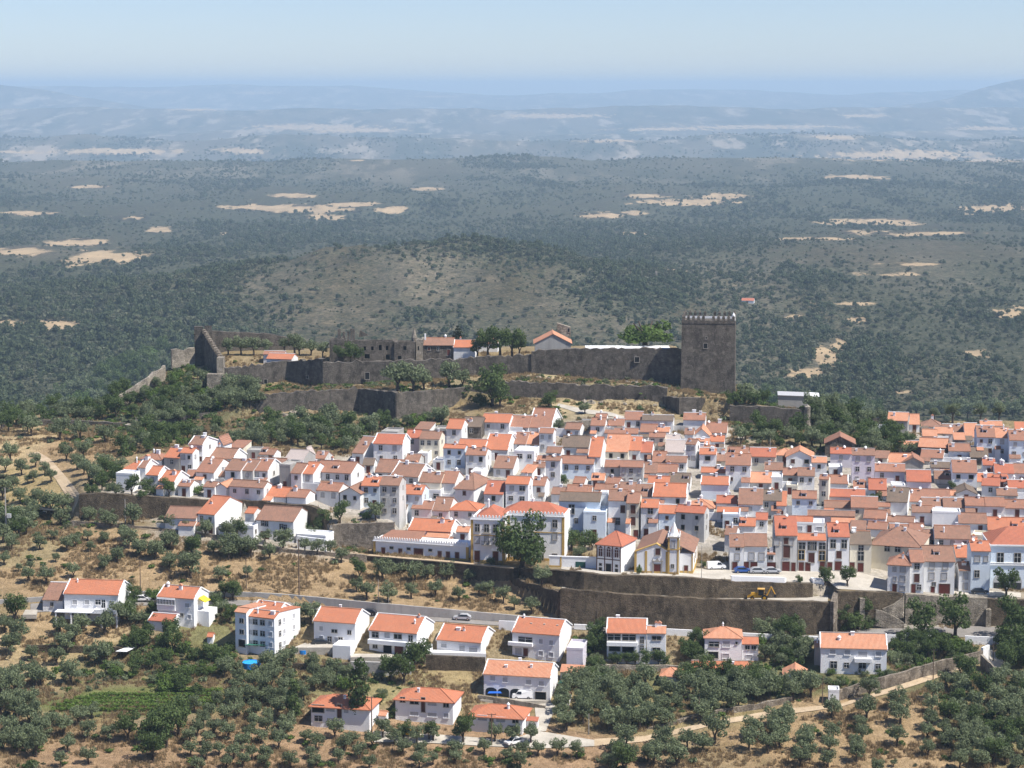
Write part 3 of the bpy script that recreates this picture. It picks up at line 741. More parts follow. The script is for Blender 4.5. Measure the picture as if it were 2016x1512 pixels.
# ------------------------------------------------------------------ woods and scrub of the far country (stuff, instanced on points)
def far_woods():
    rg = np.random.default_rng(11)
    PX, PY, S = [], [], []
    for (d0, d1, n, s0, s1) in ((960, 1500, 36000, 2.5, 15), (1500, 2600, 120000, 2.0, 15), (2600, 4500, 130000, 3, 16), (4500, 8500, 120000, 5, 19), (8500, 13500, 40000, 12, 30)):
        Y = np.sqrt(rg.uniform(d0 ** 2, d1 ** 2, n)); X = rg.uniform(-.37, .37, n) * Y
        u, v = project(X, Y, z_land(X, Y))
        d = wood_density(X, Y, u, v)
        m = rg.random(n) < d
        X, Y, d = X[m], Y[m], d[m]
        PX.append(X); PY.append(Y); S.append(s0 + (s1 - s0) * rg.random(len(X)) ** 3.0 * (.45 + .55 * d))
    X = np.concatenate(PX); Y = np.concatenate(PY); S = np.concatenate(S)
    Z = z_land(X, Y)
    src = [crown_mesh('scrub_clump', m, bl, n, sz, rg) for (m, bl, n, sz) in (('far', lobes(rg, 5, .32, .12, .42, .24), 150, .10), ('far2', lobes(rg, 6, .30, .10, .55, .25), 170, .10), ('far', lobes(rg, 4, .36, .05, .30, .22), 130, .11), ('far2', lobes(rg, 5, .26, .2, .8, .26), 170, .10))]
    V = np.stack([X, Y, Z - .2], 1)
    instancer('scrub_woodland', V, S, rg.uniform(0, 6.28, len(V)), rg.uniform(.7, 1.25, len(V)), src, 'grey-green scrub and woodland covering the far plain and valleys', 'woodland')
    return len(V)
print('far clumps', far_woods())
# ------------------------------------------------------------------ houses
hr = random.Random(5)
WIN_CACHE = {}
def win_meshes(w, h, style):
    key = (round(w, 1), round(h, 1), style)
    if key in WIN_CACHE: return WIN_CACHE[key]
    w, h = key[0], key[1]; t = .12
    fr = MB(); fm = {'s': 'surround', 'p': 'surround', 'b': 'surround', 'w': 'white_paint', 'd': 'surround', 'x': 'white_paint', 'n': 'surround', 'y': 'y'}[style]
    fr.box(-w/2-t, -w/2, -.07, .02, -h/2, h/2).box(w/2, w/2+t, -.07, .02, -h/2, h/2).box(-w/2-t, w/2+t, -.08, .02, h/2, h/2+t)
    fr.box(-w/2-t-.05, w/2+t+.05, -.14, .02, -h/2-t, -h/2)
    pn = MB().box(-w/2, w/2, -.02, .02, -h/2, h/2)
    pm = {'s': 'shutter', 'p': 'glass', 'b': 'shutter_brown', 'w': 'glass', 'd': 'door_brown', 'x': 'shutter', 'n': 'painted_dark_void', 'y': 'glass'}[style]
    ex = None
    if style in 'pwy' and w > .5:
        ex = MB(); ex.box(-.03, .03, -.045, -.02, -h/2, h/2)
        if h > 1: ex.box(-w/2, w/2, -.045, -.02, h*.14, h*.14+.05)
        ex = ex.mesh('glazing_bar', 'white_paint')
    r = (fr.mesh('window_frame', fm), pn.mesh('pane', pm), ex)
    WIN_CACHE[key] = r
    return r
def window(root, x, y, z, w, h, style='p', yaw=0., name='window'):
    fr, pn, ex = win_meshes(w, h, style)
    o = link(name, fr, root, (x, y, z), yaw)
    link('panel' if style in 'sbdx' else 'pane', pn, o)
    if ex: link('glazing_bar', ex, o)
    return o
CH_CACHE = {}
def chimney(root, x, y, z, w=.6, h=1.3, style=0):
    key = (round(w, 1), round(h, 1), style)
    if key not in CH_CACHE:
        w, h = key[0], key[1]; b = MB(); c = MB()
        if style == 2:
            b.cyl((0, 0, -.8), (0, 0, h), w * .4, w * .36, 8); c.cyl((0, 0, h), (0, 0, h + .15), w * .5, w * .5, 8); c.cyl((0, 0, h + .15), (0, 0, h + .6), w * .45, .02, 8)
        else:
            b.box(-w/2, w/2, -w*.35, w*.35, -.8, h)
            c.box(-w/2-.08, w/2+.08, -w*.35-.08, w*.35+.08, h, h + .1)
            if style == 1: c.prism([(-w/2-.05, -w*.4, h + .1), (w/2+.05, -w*.4, h + .1), (0, -w*.4, h + .5)], (0, w*.8, 0))
        CH_CACHE[key] = (b.mesh('chimney', 'n'), c.mesh('chimney_cap', 'n' if style != 1 else ROOF['p']))
    b, c = CH_CACHE[key]
    o = link('chimney', b, root, (x, y, z)); link('cap', c, o)
    return o
ROWS = {}
HOUSES = []
COVER_PX = []
def house(u0, u1, ve, vr, vb, roof='o', wall='w', rot=8., kind='g', D=None, win=None, chim=None, depth=None, name='house', label=None, row=None, pitch=.42, floors=None,
          door=True, wstyle=None, par=False, side=True, over=.32, group=None, wins=None, cat='house', base=None, aw=None):
    """One building. u0..u1 front facade, ve eave, vr ridge, vb foot, all as seen; it stands where its foot meets the land."""
    um = (u0 + u1) / 2
    g = G(um, vb) if D is None else P(um, vb, D)
    D = g.y; a = math.radians(rot)
    if D > 560 and kind != 'f' or True: zb = g.z
    ze = zat(ve, D); he = max(1.2, ze - zb)
    s = D / FPX
    w = (u1 - u0) * s / math.cos(a)
    if kind == 'f':
        rise = max(.5, zat(vr, D) - ze); d = depth or 9.0; h = d / 2
    elif kind == 't':
        rise = .5; d = depth or 8.0; h = d / 2
    else:
        T = Tn(vr)
        h = (H - ze - T * D) / (pitch + T)
        h = min(max(h, 1.0), 10.0)
        rise = pitch * h; d = depth or (2 * h if kind != 's' else h)
    root = link(name, None, loc=g, rotz=-a); root.empty_display_size = .5
    bt = -5.0
    x0, x1 = -w / 2, w / 2
    wb = MB(); rf = MB(); th = .16; ov = over; ridge = None
    if kind in 'gh' and kind == 'g':
        # pentagon gable prism along x
        poly = [(x0, 0, bt), (x0, d, bt), (x0, d, he), (x0, h, he + rise), (x0, 0, he)]
        poly = [poly[0], poly[4], poly[3], poly[2], poly[1]]
        i = len(wb.v); wb.v += poly + [(x1, p[1], p[2]) for p in poly]
        wb.f += [(0,1,2,3,4), (9,8,7,6,5)] + [(k, (k+5), (k+1)%5+5, (k+1)%5) for k in range(5)]
        e = .06; rs = rise / h; r2 = rise / (d - h)
        so = .10
        def slab(ya, za, yb, zb2):
            rf.hexa([(x0-so, ya, za), (x1+so, ya, za), (x1+so, yb, zb2), (x0-so, yb, zb2)], [(x0-so, ya, za+th), (x1+so, ya, za+th), (x1+so, yb, zb2+th), (x0-so, yb, zb2+th)])
        slab(-ov, he - ov * rs + e, h, he + rise + e)
        slab(h, he + rise + e, d + ov, he - ov * r2 + e)
        ridge = MB().box(x0 - so - .02, x1 + so + .02, h - .16, h + .16, he + rise + e + th - .02, he + rise + e + th + .13)
    elif kind == 's':
        poly = [(0, bt), (0, he), (d, he + rise), (d, bt)]
        wb.v += [(x0, p[0], p[1]) for p in poly] + [(x1, p[0], p[1]) for p in poly]
        wb.f += [(0,1,2,3), (7,6,5,4)] + [(k, k+4, (k+1)%4+4, (k+1)%4) for k in range(4)]
        rs = rise / d; e = .06; so = .10
        rf.hexa([(x0-so, -ov, he-ov*rs+e), (x1+so, -ov, he-ov*rs+e), (x1+so, d+.1, he+rise+e), (x0-so, d+.1, he+rise+e)], [(x0-so, -ov, he-ov*rs+e+th), (x1+so, -ov, he-ov*rs+e+th), (x1+so, d+.1, he+rise+e+th), (x0-so, d+.1, he+rise+e+th)])
    elif kind == 'f':
        poly = [(x0, bt), (x1, bt), (x1, he), (0, he + rise), (x0, he)]
        wb.prism([(p[0], 0, p[1]) for p in poly], (0, d, 0))
        rs = rise / (w / 2); e = .06; so = .3
        for sg in (-1, 1):
            xe = sg * (w / 2 + ov); ze2 = he - ov * rs + e; zt = he + rise + e
            A = [(xe, -so, ze2), (0, -so, zt), (0, d + so, zt), (xe, d + so, ze2)]
            if sg > 0: A = [A[1], A[0], A[3], A[2]]
            rf.hexa(A, [(p[0], p[1], p[2] + th) for p in A])
        rf.box(-.14, .14, -so - .02, d + so + .02, he + rise + e + th - .03, he + rise + e + th + .1)
    elif kind == 'h':
        wb.box(x0, x1, 0, d, bt, he)
        hx = min(h, w / 2 - .01) * .95; e = .04
        X0, X1, Y0, Y1 = x0 - ov, x1 + ov, -ov, d + ov; zE = he - ov * pitch * .6 + e; zR = he + rise + e
        i = len(rf.v)
        rf.v += [(X0, Y0, zE), (X1, Y0, zE), (X1, Y1, zE), (X0, Y1, zE), (x0 + hx, h, zR), (x1 - hx, h, zR), (X0, Y0, zE - th), (X1, Y0, zE - th), (X1, Y1, zE - th), (X0, Y1, zE - th)]
        rf.f += [(0,1,5,4), (1,2,5), (2,3,4,5), (3,0,4), (6,7,1,0), (7,8,2,1), (8,9,3,2), (9,6,0,3), (9,8,7,6)]
        def bar(p, q):
            p = Vector(p); q = Vector(q); rf.cyl(p + Vector((0, 0, .02)), q + Vector((0, 0, .02)), .11, .11, 6)
        for p, q in (((X0, Y0, zE), (x0 + hx, h, zR)), ((X1, Y0, zE), (x1 - hx, h, zR)), ((x0 + hx, h, zR), (x1 - hx + .01, h, zR)), ((X1, Y1, zE), (x1 - hx, h, zR))): bar(p, q)
    elif kind == 't':
        wb.box(x0, x1, 0, d, bt, he)
        for q in ((x0-.03, x1+.03, -.03, .2), (x0-.03, x1+.03, d-.2, d+.03)): rf.box(q[0], q[1], q[2], q[3], he + .003, he + .55)
        rf.box(x0-.03, x0+.2, .21, d-.21, he + .003, he + .55); rf.box(x1-.2, x1+.03, .21, d-.21, he + .003, he + .55)
        rf.box(x0+.21, x1-.21, .21, d-.21, he + .004, he + .05)
    wb.put('wall', wall, root)
    rfm = ROOF[roof] if kind != 't' else MAT[wall]
    ro = rf.put('roof' if kind != 't' else 'parapet', rfm, root)
    if ridge: ridge.put('ridge', hr.choice((ROOF['p'], ROOF[roof], MAT['w'], ROOF['w'])), root)
    # gutter line of mortared tiles at the ridge / gable coping
    if par and kind in 'gs':
        for xs in ((x1 - .05, x1 + .22), (x0 - .22, x0 + .05)):
            cp = MB(); p = [(xs[0], -.25, he - .1 + th), (xs[0], h, he + rise + .22 + th), (xs[0], d + (.2 if kind == 'g' else 0), (he - .1 if kind == 'g' else he + rise + .2) + th)]
            for A, B in ((p[0], p[1]), (p[1], p[2])):
                if abs(A[1] - B[1]) < .05: continue
                cp.hexa([(xs[0], A[1], A[2] - .3), (xs[1], A[1], A[2] - .3), (xs[1], B[1], B[2] - .3), (xs[0], B[1], B[2] - .3)], [(xs[0], A[1], A[2]), (xs[1], A[1], A[2]), (xs[1], B[1], B[2]), (xs[0], B[1], B[2])])
            cp.put('coping', 'n', root)
    # windows and door
    r = random.Random(int(u0 * 7 + ve * 13))
    zt = he - 1.15
    nf = floors if floors is not None else max(1, int((he + .3) / 2.7))
    if he < 2.0: nf = 0
    if wins is not None:
        for q in wins:   # (u, v, width, height, style)
            x = (q[0] - um) * s / math.cos(a); z = zat(q[1], D) - zb
            window(root, x, -.01, z, q[2], q[3], q[4], 0, 'door' if q[4] == 'd' else 'window')
    else:
        n = win if win is not None else max(1, min(6, int(w / 2.7)))
        st = wstyle or r.choice('pppsspbpn')
        dcol = r.randrange(n) if n else -1
        for f in range(nf):
            z = zt - f * 2.75
            if z < .5: break
            last = f == nf - 1 and he < 8
            for c in range(n):
                if win is None and r.random() < .16: continue
                x = x0 + w * (c + .5) / n + (r.uniform(-.15, .15) if n > 1 else 0)
                if last and door and c == dcol and z < 2.4:
                    hh = min(2.1, z + 1.0)
                    window(root, x, -.01, hh / 2, 1.0, hh, 'd', 0, 'door')
                    continue
                sty = st if r.random() < .75 else r.choice('psnb')
                ww, hh = r.choice(((.8, 1.1), (.9, 1.3), (.7, .9), (.9, 1.2))) if wall != 'n' else r.choice(((1.2, 1.1), (1.0, 1.1), (1.4, 1.2)))
                window(root, x, -.01, z, ww, hh, sty)
        if side and d > 3.5 and kind != 'f' and rot > 4 and he > 3:
            for f in range(min(nf, 2)):
                if r.random() < .6: window(root, x1 + .01, d * r.uniform(.3, .6), zt - f * 2.75, .7, .9, r.choice('psn'), math.pi / 2)
    # chimneys on the roof
    nc = chim if chim is not None else r.choice((0, 1, 1, 1, 2))
    if kind in 'gh':
        for c in range(nc):
            x = r.uniform(x0 + .8, x1 - .8) if w > 2 else 0; y = h * r.uniform(.45, 1.2); yy = min(y, d - y if y > h else y)
            if kind == 'h': x *= .5
            chimney(root, x, y, he + rise * (1 - abs(y - h) / h), r.choice((.5, .6, .8, 1.0)), r.choice((.7, .9, 1.2)), r.choice((0, 0, 1, 2)))
    if row in ('E', 'F', 'G', 'H', 'J') and kind in 'gh' and w > 3:
        if r.random() < .34:      # lean-to against the front or the side
            aw_ = w * r.uniform(.3, .55); ad = r.uniform(1.6, 2.6); ah = he * r.uniform(.35, .6); ax = r.choice((x0 + aw_ / 2, x1 - aw_ / 2)) ; 
            if row == 'J': ad = 0
            if ad:
                ab = MB(); ab.hexa([(ax-aw_/2, -ad, -4), (ax+aw_/2, -ad, -4), (ax+aw_/2, -.01, -4), (ax-aw_/2, -.01, -4)], [(ax-aw_/2, -ad, ah), (ax+aw_/2, -ad, ah), (ax+aw_/2, -.01, ah+ad*.35), (ax-aw_/2, -.01, ah+ad*.35)])
                ao = ab.put('annexe', r.choice((wall, 'w', 'n', 'g')), root)
                ar = MB(); ar.hexa([(ax-aw_/2-.1, -ad-.2, ah-.03), (ax+aw_/2+.1, -ad-.2, ah-.03), (ax+aw_/2+.1, -.02, ah+ad*.35+.04), (ax-aw_/2-.1, -.02, ah+ad*.35+.04)], [(ax-aw_/2-.1, -ad-.2, ah+.1), (ax+aw_/2+.1, -ad-.2, ah+.1), (ax+aw_/2+.1, -.02, ah+ad*.35+.17), (ax-aw_/2-.1, -.02, ah+ad*.35+.17)])
                ar.put('annexe_roof', ROOF[r.choice('obmmpg')], ao)
        if r.random() < .12 and kind == 'g' and h > 2.5:      # dormer
            dx = r.uniform(x0 + 1, x1 - 1); dy = h * r.uniform(.2, .4); dz = he + rise * dy / h
            db = MB(); db.box(dx - .7, dx + .7, dy, dy + 2.2, dz - .5, dz + .95); do = db.put('dormer', r.choice((wall, 'n')), root)
            dr = MB(); dr.hexa([(dx-.85, dy-.15, dz+.97), (dx+.85, dy-.15, dz+.97), (dx+.85, dy+2.3, dz+1.25), (dx-.85, dy+2.3, dz+1.25)], [(dx-.85, dy-.15, dz+1.08), (dx+.85, dy-.15, dz+1.08), (dx+.85, dy+2.3, dz+1.36), (dx-.85, dy+2.3, dz+1.36)]); dr.put('dormer_roof', ROOF[roof], do)
            MB().box(dx - .45, dx + .45, dy - .03, dy + .02, dz + .05, dz + .8).put('dormer_window', 'glass', do)
        if r.random() < .4 and row != 'J':      # yard wall to the neighbour
            sd = r.choice((-1, 1)); ln = r.uniform(2, 5); yh = r.uniform(1.6, 3.0); xa = x1 if sd > 0 else x0 - ln; yy = r.uniform(.3, 2)
            MB().box(xa + .01, xa + ln - .01, yy, yy + .3, -4, yh).put('yard_wall', r.choice(('w', 'n', 'n', 'g')), root)
        if r.random() < .25:
            MB().cyl((0, 0, 0), (.05, -.1, .05), .42, .32, 10).put('satellite_dish', 'n', root, (r.uniform(x0 + .6, x1 - .6), h * .8, he + rise + .55))
            
    tag(root, label, cat, group)
    if row in ('E', 'F', 'G', 'H', 'J'): PAVED.append((g.x + 2, g.y + d / 2 - 2))
    COVER_PX.append((u0 - 1, min(ve, vr) - 1, u1 + d * math.sin(a + um / FPX * -0 ) / s + 1, vb - 2 if kind != 't' else vb))
    HOUSES.append((root, um, ve, w, he, roof, wall, kind, row, label))
    return dict(root=root, w=w, d=d, he=he, h=h, rise=rise, D=D, s=s, zb=zb, um=um, a=a)

# ------------------------------------------------------------------ walls that follow a line
def wallrun(name, pts, mat, thick=1.0, label=None, cat='wall', group=None, jag=.12, below=2.5, cap=None, kind=None, seg=1.6, parent=None):
    """pts: (u, v_foot, v_top, D). A thick wall with a slightly uneven top; it goes back from the seen face."""
    A = []
    for (u, vb, vt, D) in pts:
        p = P(u, vb, D); A.append((Vector((p.x, p.y)), p.z, zat(vt, D)))
    rg = random.Random(len(pts) * 31 + int(pts[0][0]))
    S = []
    for (p, zb, zt), (q, zb2, zt2) in zip(A[:-1], A[1:]):
        n = max(1, int((q - p).length / seg))
        for i in range(n): S.append((p.lerp(q, i / n), zb + (zb2 - zb) * i / n, zt + (zt2 - zt) * i / n))
    S.append(A[-1])
    V, F = [], []
    for i, (p, zb, zt) in enumerate(S):
        a = S[max(i - 1, 0)][0]; b = S[min(i + 1, len(S) - 1)][0]
        t = (b - a).normalized() if (b - a).length > 1e-6 else Vector((1, 0)); nrm = Vector((-t.y, t.x))
        j = rg.uniform(-jag, jag) * (2.2 if rg.random() < .12 else 1)
        bk = p + nrm * thick
        V += [(p.x, p.y, zb - below), (p.x, p.y, zt + j), (bk.x, bk.y, zt + j + rg.uniform(-jag, jag) * .5), (bk.x, bk.y, zb - below)]
    for i in range(len(S) - 1):
        k = i * 4
        F += [(k, k+4, k+5, k+1), (k+1, k+5, k+6, k+2), (k+2, k+6, k+7, k+3)]
    F += [(0, 1, 2, 3), (len(V)-4, len(V)-1, len(V)-2, len(V)-3)]
    o = link(name, mesh(name, V, F, MAT[mat]), parent)
    tag(o, label, cat, group, kind or 'thing')
    if cap:
        W, K = [], []
        for i, (p, zb, zt) in enumerate(S):
            a = S[max(i - 1, 0)][0]; b = S[min(i + 1, len(S) - 1)][0]
            t = (b - a).normalized(); nrm = Vector((-t.y, t.x)); f = p - nrm * .08; bk = p + nrm * (thick + .05)
            W += [(f.x, f.y, zt + .02), (f.x, f.y, zt + .22), (bk.x, bk.y, zt + .22), (bk.x, bk.y, zt + .02)]
        for i in range(len(S) - 1):
            k = i * 4; K += [(k, k+4, k+5, k+1), (k+1, k+5, k+6, k+2), (k+2, k+6, k+7, k+3), (k+3, k+7, k+4, k)]
        K += [(0, 1, 2, 3), (len(W)-4, len(W)-1, len(W)-2, len(W)-3)]
        link('coping', mesh('coping', W, K, MAT[cap]), o)
    return o
def strip(name, left, right, mat, lift=.1, kind='structure', n=6, explicit=False):
    """a road or path: two edges as lists of (u, v), draped on the land"""
    def dense(L):
        out = []
        for (a, b) in zip(L[:-1], L[1:]):
            for i in range(n): out.append((a[0] + (b[0]-a[0])*i/n, a[1] + (b[1]-a[1])*i/n))
        return out + [L[-1]]
    Lp = [G(*p) for p in dense(left)]; Rp = [G(*p) for p in dense(right)]
    V, F = [], []; m = 4
    for p, q in zip(Lp, Rp):
        for j in range(m + 1):
            x = p.lerp(q, j / m); V.append((x.x, x.y, max(zg(x.x, x.y), x.z - .3) + lift))
    for i in range(len(Lp) - 1):
        for j in range(m):
            k = i * (m + 1) + j; F.append((k, k + m + 1, k + m + 2, k + 1))
    # make faces look up
    o = link(name, mesh(name, V, F, MAT[mat])); tag(o, kind=kind)
    return o
# ------------------------------------------------------------------ ramparts, terraces and field walls
wallrun('rampart_wall', [(1098,1231,1166,507.5),(1103,1231,1159,507.2),(1250,1237,1172,506.8),(1400,1243,1180,506.5),(1600,1250,1186,506.5),(1637,1247,1187,506.6)], 'rampart', 1.6, 'long dark stone rampart below the sunlit terrace with yellow digger', cap=None)
wallrun('rampart_wall', [(1010,1164,1120,524.5),(1012,1166,1139,524),(1055,1186,1153,517),(1098,1216,1165,508.5)], 'rampart', 1.5, 'dark stepped rampart flank descending to the corner beside the olive slope')
wallrun('retaining_wall', [(1012,1136,1120,526.8),(1075,1151,1122,517.6),(1150,1162,1127,512.6),(1185,1166,1132,511.6),(1250,1170,1134,510.6),(1350,1176,1137,510.3),(1400,1178,1142,511),(1450,1179,1145,512.6),(1600,1178,1150,515.7)], 'rampart', 1.3, 'brown stone retaining wall holding up the church square', jag=.1)
wallrun('retaining_wall', [(722,1110,1095,541),(785,1132,1100,536.3),(885,1143,1108,533),(925,1147,1112,531),(1010,1164,1120,524.3)], 'rampart', 1.4, 'dark stone retaining wall under the battlemented mansion lane', cap='dirt')
wallrun('rampart_wall', [(1648,1243,1164,508),(1700,1237,1165,510),(1780,1230,1168,512.5)], 'rampart', 1.5, 'dark rampart section with buttress behind the garden bushes')
wallrun('rampart_wall', [(1782,1230,1170,511.4),(1850,1230,1174,511.8),(1943,1232,1178,511.4)], 'castle_light', 1.5, 'pale stone rampart below the parked dark car')
wallrun('rampart_wall', [(1944,1232,1179,511.8),(2016,1236,1182,511),(2200,1250,1195,509)], 'rampart', 1.5, 'dark rampart running off beyond the large street tree')
wallrun('corner_buttress', [(1636,1251,1188,505.9),(1640,1252,1186,504.9),(1643,1251,1184,505.3),(1649,1246,1168,508.2)], 'rubble', 1.2, 'pale rounded corner of the long rampart below the terrace end', jag=.2)
for (u, vb, vt, D) in ((1697,1236,1178,508.6),(1946,1232,1200,510.3),(1998,1234,1204,509.6)):
    wallrun('buttress', [(u-5,vb,vt,D),(u+5,vb,vt,D)], 'castle_light', 1.6, {1697:'broad stone buttress among the bushes below the square',1946:'short stone buttress at the end of the pale rampart',1998:'small stone buttress beneath the large street tree'}[u])
wallrun('road_wall', [(-60,1190,1184,513),(0,1190,1181,513.2),(250,1176,1164,519.2),(490,1180,1166,519),(562,1183,1170,518.2),(740,1207,1187,512.3),(887,1217,1200,509.7),(1017,1226,1212,508.3),(1096,1231,1220,507.6)], 'q', .5, 'grey concrete retaining wall along the road below the olive slope', jag=.02)
wallrun('town_wall', [(157,1030,973,566.2),(200,1027,971,566),(337,1022,980,566),(412,1019,985,565.4),(480,1018,985,564.6),(612,1046,996,559),(640,1066,1010,555)], 'rampart', 1.3, 'dark stone wall under the westernmost town houses', jag=.15)
wallrun('town_wall', [(655,1076,1033,552.6),(700,1081,1030,552.3),(776,1081,1029,551)], 'rubble', 1.2, 'brown stone garden wall left of the battlemented mansion')
wallrun('lane_wall', [(140,1033,1025,558.4),(200,1040,1030,557.4),(300,1046,1038,555),(375,1053,1046,552.4),(437,1062,1055,549.6),(525,1086,1078,543.6),(640,1096,1087,540.8),(722,1104,1093,540.4)], 'rubble', .5, 'low pale wall edging the lane above the olive slope', jag=.06)
# lower right: the walled track
wallrun('field_wall', [(1255,1447,1440,456),(1390,1417,1402,463),(1490,1402,1386,466),(1560,1390,1372,469)], 'rubble', .6, 'long low rubble wall beside the dirt track below the olive wood', jag=.12)
wallrun('field_wall', [(1652,1386,1359,470),(1700,1367,1343,474),(1780,1345,1322,479),(1850,1322,1301,485),(1935,1300,1281,491)], 'rubble', .6, 'pale rubble wall climbing beside the track below the large white villa', jag=.12)
wallrun('white_wall', [(1935,1298,1276,491),(1948,1293,1270,492.5)], 'n', .6, 'short white gatepost wall at the top of the track')
wallrun('white_wall', [(1745,1266,1250,500),(1850,1268,1252,499.6)], 'n', .4, 'white parapet along the road left of the street trees', jag=.01)
wallrun('white_wall', [(1900,1268,1252,499.6),(2005,1272,1256,499)], 'n', .4, 'white parapet along the road at the right edge', jag=.01)
wallrun('field_wall', [(1930,1300,1288,489),(1955,1324,1312,482),(1990,1330,1320,481)], 'castle_light', .5, 'grey wall curving beside the lane bend at the right')
wallrun('garden_wall', [(838,1320,1290,487),(955,1325,1295,486)], 'rampart', .8, 'dark retaining wall below the low villa terrace', jag=.03)
wallrun('garden_wall', [(575,1320,1306,486.5),(640,1330,1312,484.5),(690,1333,1305,484)], 'rampart', .8, 'dark garden wall below the house with the small pool')
wallrun('garden_wall', [(690,1333,1303,484.5),(760,1336,1305,484),(810,1332,1305,485)], 'q', .8, 'concrete garden wall with pillars beneath the balcony house')
wallrun('garden_wall', [(1175,1322,1309,487),(1310,1322,1310,487),(1345,1326,1312,486)], 'castle_light', .6, 'long grey garden wall in front of the house with glazed balconies')
wallrun('garden_wall', [(50,1279,1270,494),(150,1277,1271,494),(240,1283,1275,493)], 'rampart', .5, 'low terrace wall in the olive field left')
wallrun('garden_wall', [(940,1384,1370,471),(1010,1392,1378,469),(1073,1402,1390,467)], 'castle_light', .5, 'low wall between the arched house and the villa below')

# ------------------------------------------------------------------ roads and paths
strip('road', [(60,1207),(300,1192),(560,1193),(740,1216),(900,1227),(1020,1235),(1110,1239),(1350,1252),(1600,1262),(1700,1254),(1900,1255),(2010,1264)],
      [(60,1189),(300,1177),(560,1184.5),(740,1208.5),(900,1219),(1020,1228),(1110,1232.5),(1350,1243),(1600,1251.5),(1700,1240),(1900,1233),(2010,1237)], 'asphalt', .12)
strip('lane', [(200,1036),(375,1050),(525,1082),(640,1091.5),(722,1098)], [(200,1031),(375,1047),(525,1079),(640,1088.5),(722,1093)], 'dirt', .16)
strip('dirt_path', [(52,895),(75,905),(110,945),(135,985),(145,1025)], [(75,890),(100,905),(135,945),(158,975),(157,1022)], 'dirt', .14)
strip('driveway', [(1040,1440),(1055,1415),(1052,1385),(1040,1378)], [(1075,1440),(1085,1415),(1095,1392),(1075,1375)], 'pale_paving', .12)
strip('lower_lane', [(735,1462),(850,1464),(1000,1472),(1080,1474),(1170,1470)], [(735,1440),(850,1446),(1000,1458),(1060,1440),(1170,1458)], 'pale_paving', .14)
strip('dirt_track', [(1170,1470),(1270,1461),(1400,1430),(1540,1408),(1650,1394),(1780,1357),(1850,1334),(1930,1305)], [(1170,1456),(1270,1450),(1400,1421),(1540,1396),(1650,1388),(1780,1346),(1850,1322),(1930,1298)], 'dirt', .14)
strip('lane', [(1915,1302),(1960,1318),(1985,1322)], [(1950,1278),(1975,1300),(1990,1310)], 'pale_paving', .14)
strip('square_paving', [(1105,1121),(1190,1131),(1350,1135.5),(1400,1140),(1500,1144),(1612,1148)], [(1105,1110),(1190,1120),(1350,1119),(1400,1121),(1500,1122),(1612,1122)], 'pale_paving', .1)
strip('square_paving', [(1650,1160),(1700,1163),(1780,1164.5),(1850,1169),(2010,1177)], [(1612,1122),(1700,1130),(1780,1150),(1850,1158),(2010,1168)], 'pale_paving', .1)
strip('terrace_paving', [(1106,1160),(1250,1171),(1400,1179),(1500,1184),(1630,1185)], [(1106,1156),(1250,1169.5),(1400,1178.3),(1500,1178),(1630,1172)], 'pale_paving', .08)
strip('castle_path', [(1095,800),(1140,814),(1190,818),(1235,826)], [(1100,795),(1150,806),(1200,812),(1240,824)], 'pale_paving', .15)

# ------------------------------------------------------------------ castle
def openings(root, L, D_of=None):
    for (u, v, D, w, h) in L:
        p = P(u, v, D); fr, pn, ex = win_meshes(w, h, 'n')
        o = link('window', fr, root, p - root.location if root else p); link('opening', pn, o)
uw = wallrun('castle_wall', [(443,772,727,714),(504,766,720,716),(566,772,710,718),(636,764,707,710),(637,764,714,710),(716,757,712,711),(816,750,710,712),(879,745,707,713),(1008,738,699,713.5),(1046,737,700,713)], 'castle', 2.0, 'long dark upper castle wall left of the gabled church', jag=.4, seg=1.1)
for (u, v, D, w, h) in ((523,751,716.2,1.0,1.4),(723,740,710.5,1.4,2.2),(605,742,713.2,.6,1)):
    p = P(u, v, D - .15); fr, pn, ex = win_meshes(w, h, 'n'); o = link('window', fr, uw, p); link('opening', pn, o)
uw2 = wallrun('castle_wall', [(1046,738,691,712.6),(1060,737,690,712.4),(1133,744,687,710),(1250,751,686,707),(1345,765,685.5,704)], 'castle', 2.0, 'upper castle wall with one small window beside the keep', jag=.3, seg=1.1)
p = P(1254, 708, 706.7); fr, pn, ex = win_meshes(1.5, 1.7, 'n'); o = link('window', fr, uw2, p); link('opening', pn, o)
wallrun('castle_wall', [(512,816,777,682),(600,812,771,686),(706,813,765,690)], 'castle', 1.6, 'lower castle wall above the boulders and olive trees', jag=.4, seg=1.1)
wallrun('bastion', [(706,813,765,690),(779,824,772,679),(782,823,774,679),(841,815,770,686.5),(896,800,766,693),(919,797,762,695.5)], 'castle', 1.8, 'pointed bastion of the lower castle wall with one shaded face', jag=.2)
wallrun('castle_wall', [(919,797,764,695.5),(1008,785,751,694),(1118,790,756,692),(1245,797,760,688.5),(1300,799,761,686.5),(1313,800,766,686)], 'castle', 1.5, 'lower castle wall above the bright dirt path', jag=.4, seg=1.1)
wallrun('bastion', [(1305,799,779,686),(1337,816,784,676),(1388,815,784,677),(1390,806,785,682)], 'castle', 1.6, 'small bastion below the keep', jag=.15)
wallrun('castle_wall', [(1388,826,800,683),(1436,832,806,676)], 'castle', 1.4, 'short shaded wall between the two bastions')
wallrun('bastion', [(1436,838,799,671),(1512,842,801,669),(1580,847,808,667.5),(1596,848,812,670)], 'castle', 1.8, 'broad bastion with turret at the eastern castle corner', jag=.2)
b = MB(); q = P(1589, 848, 666.5); zt = zat(801, 666.5)
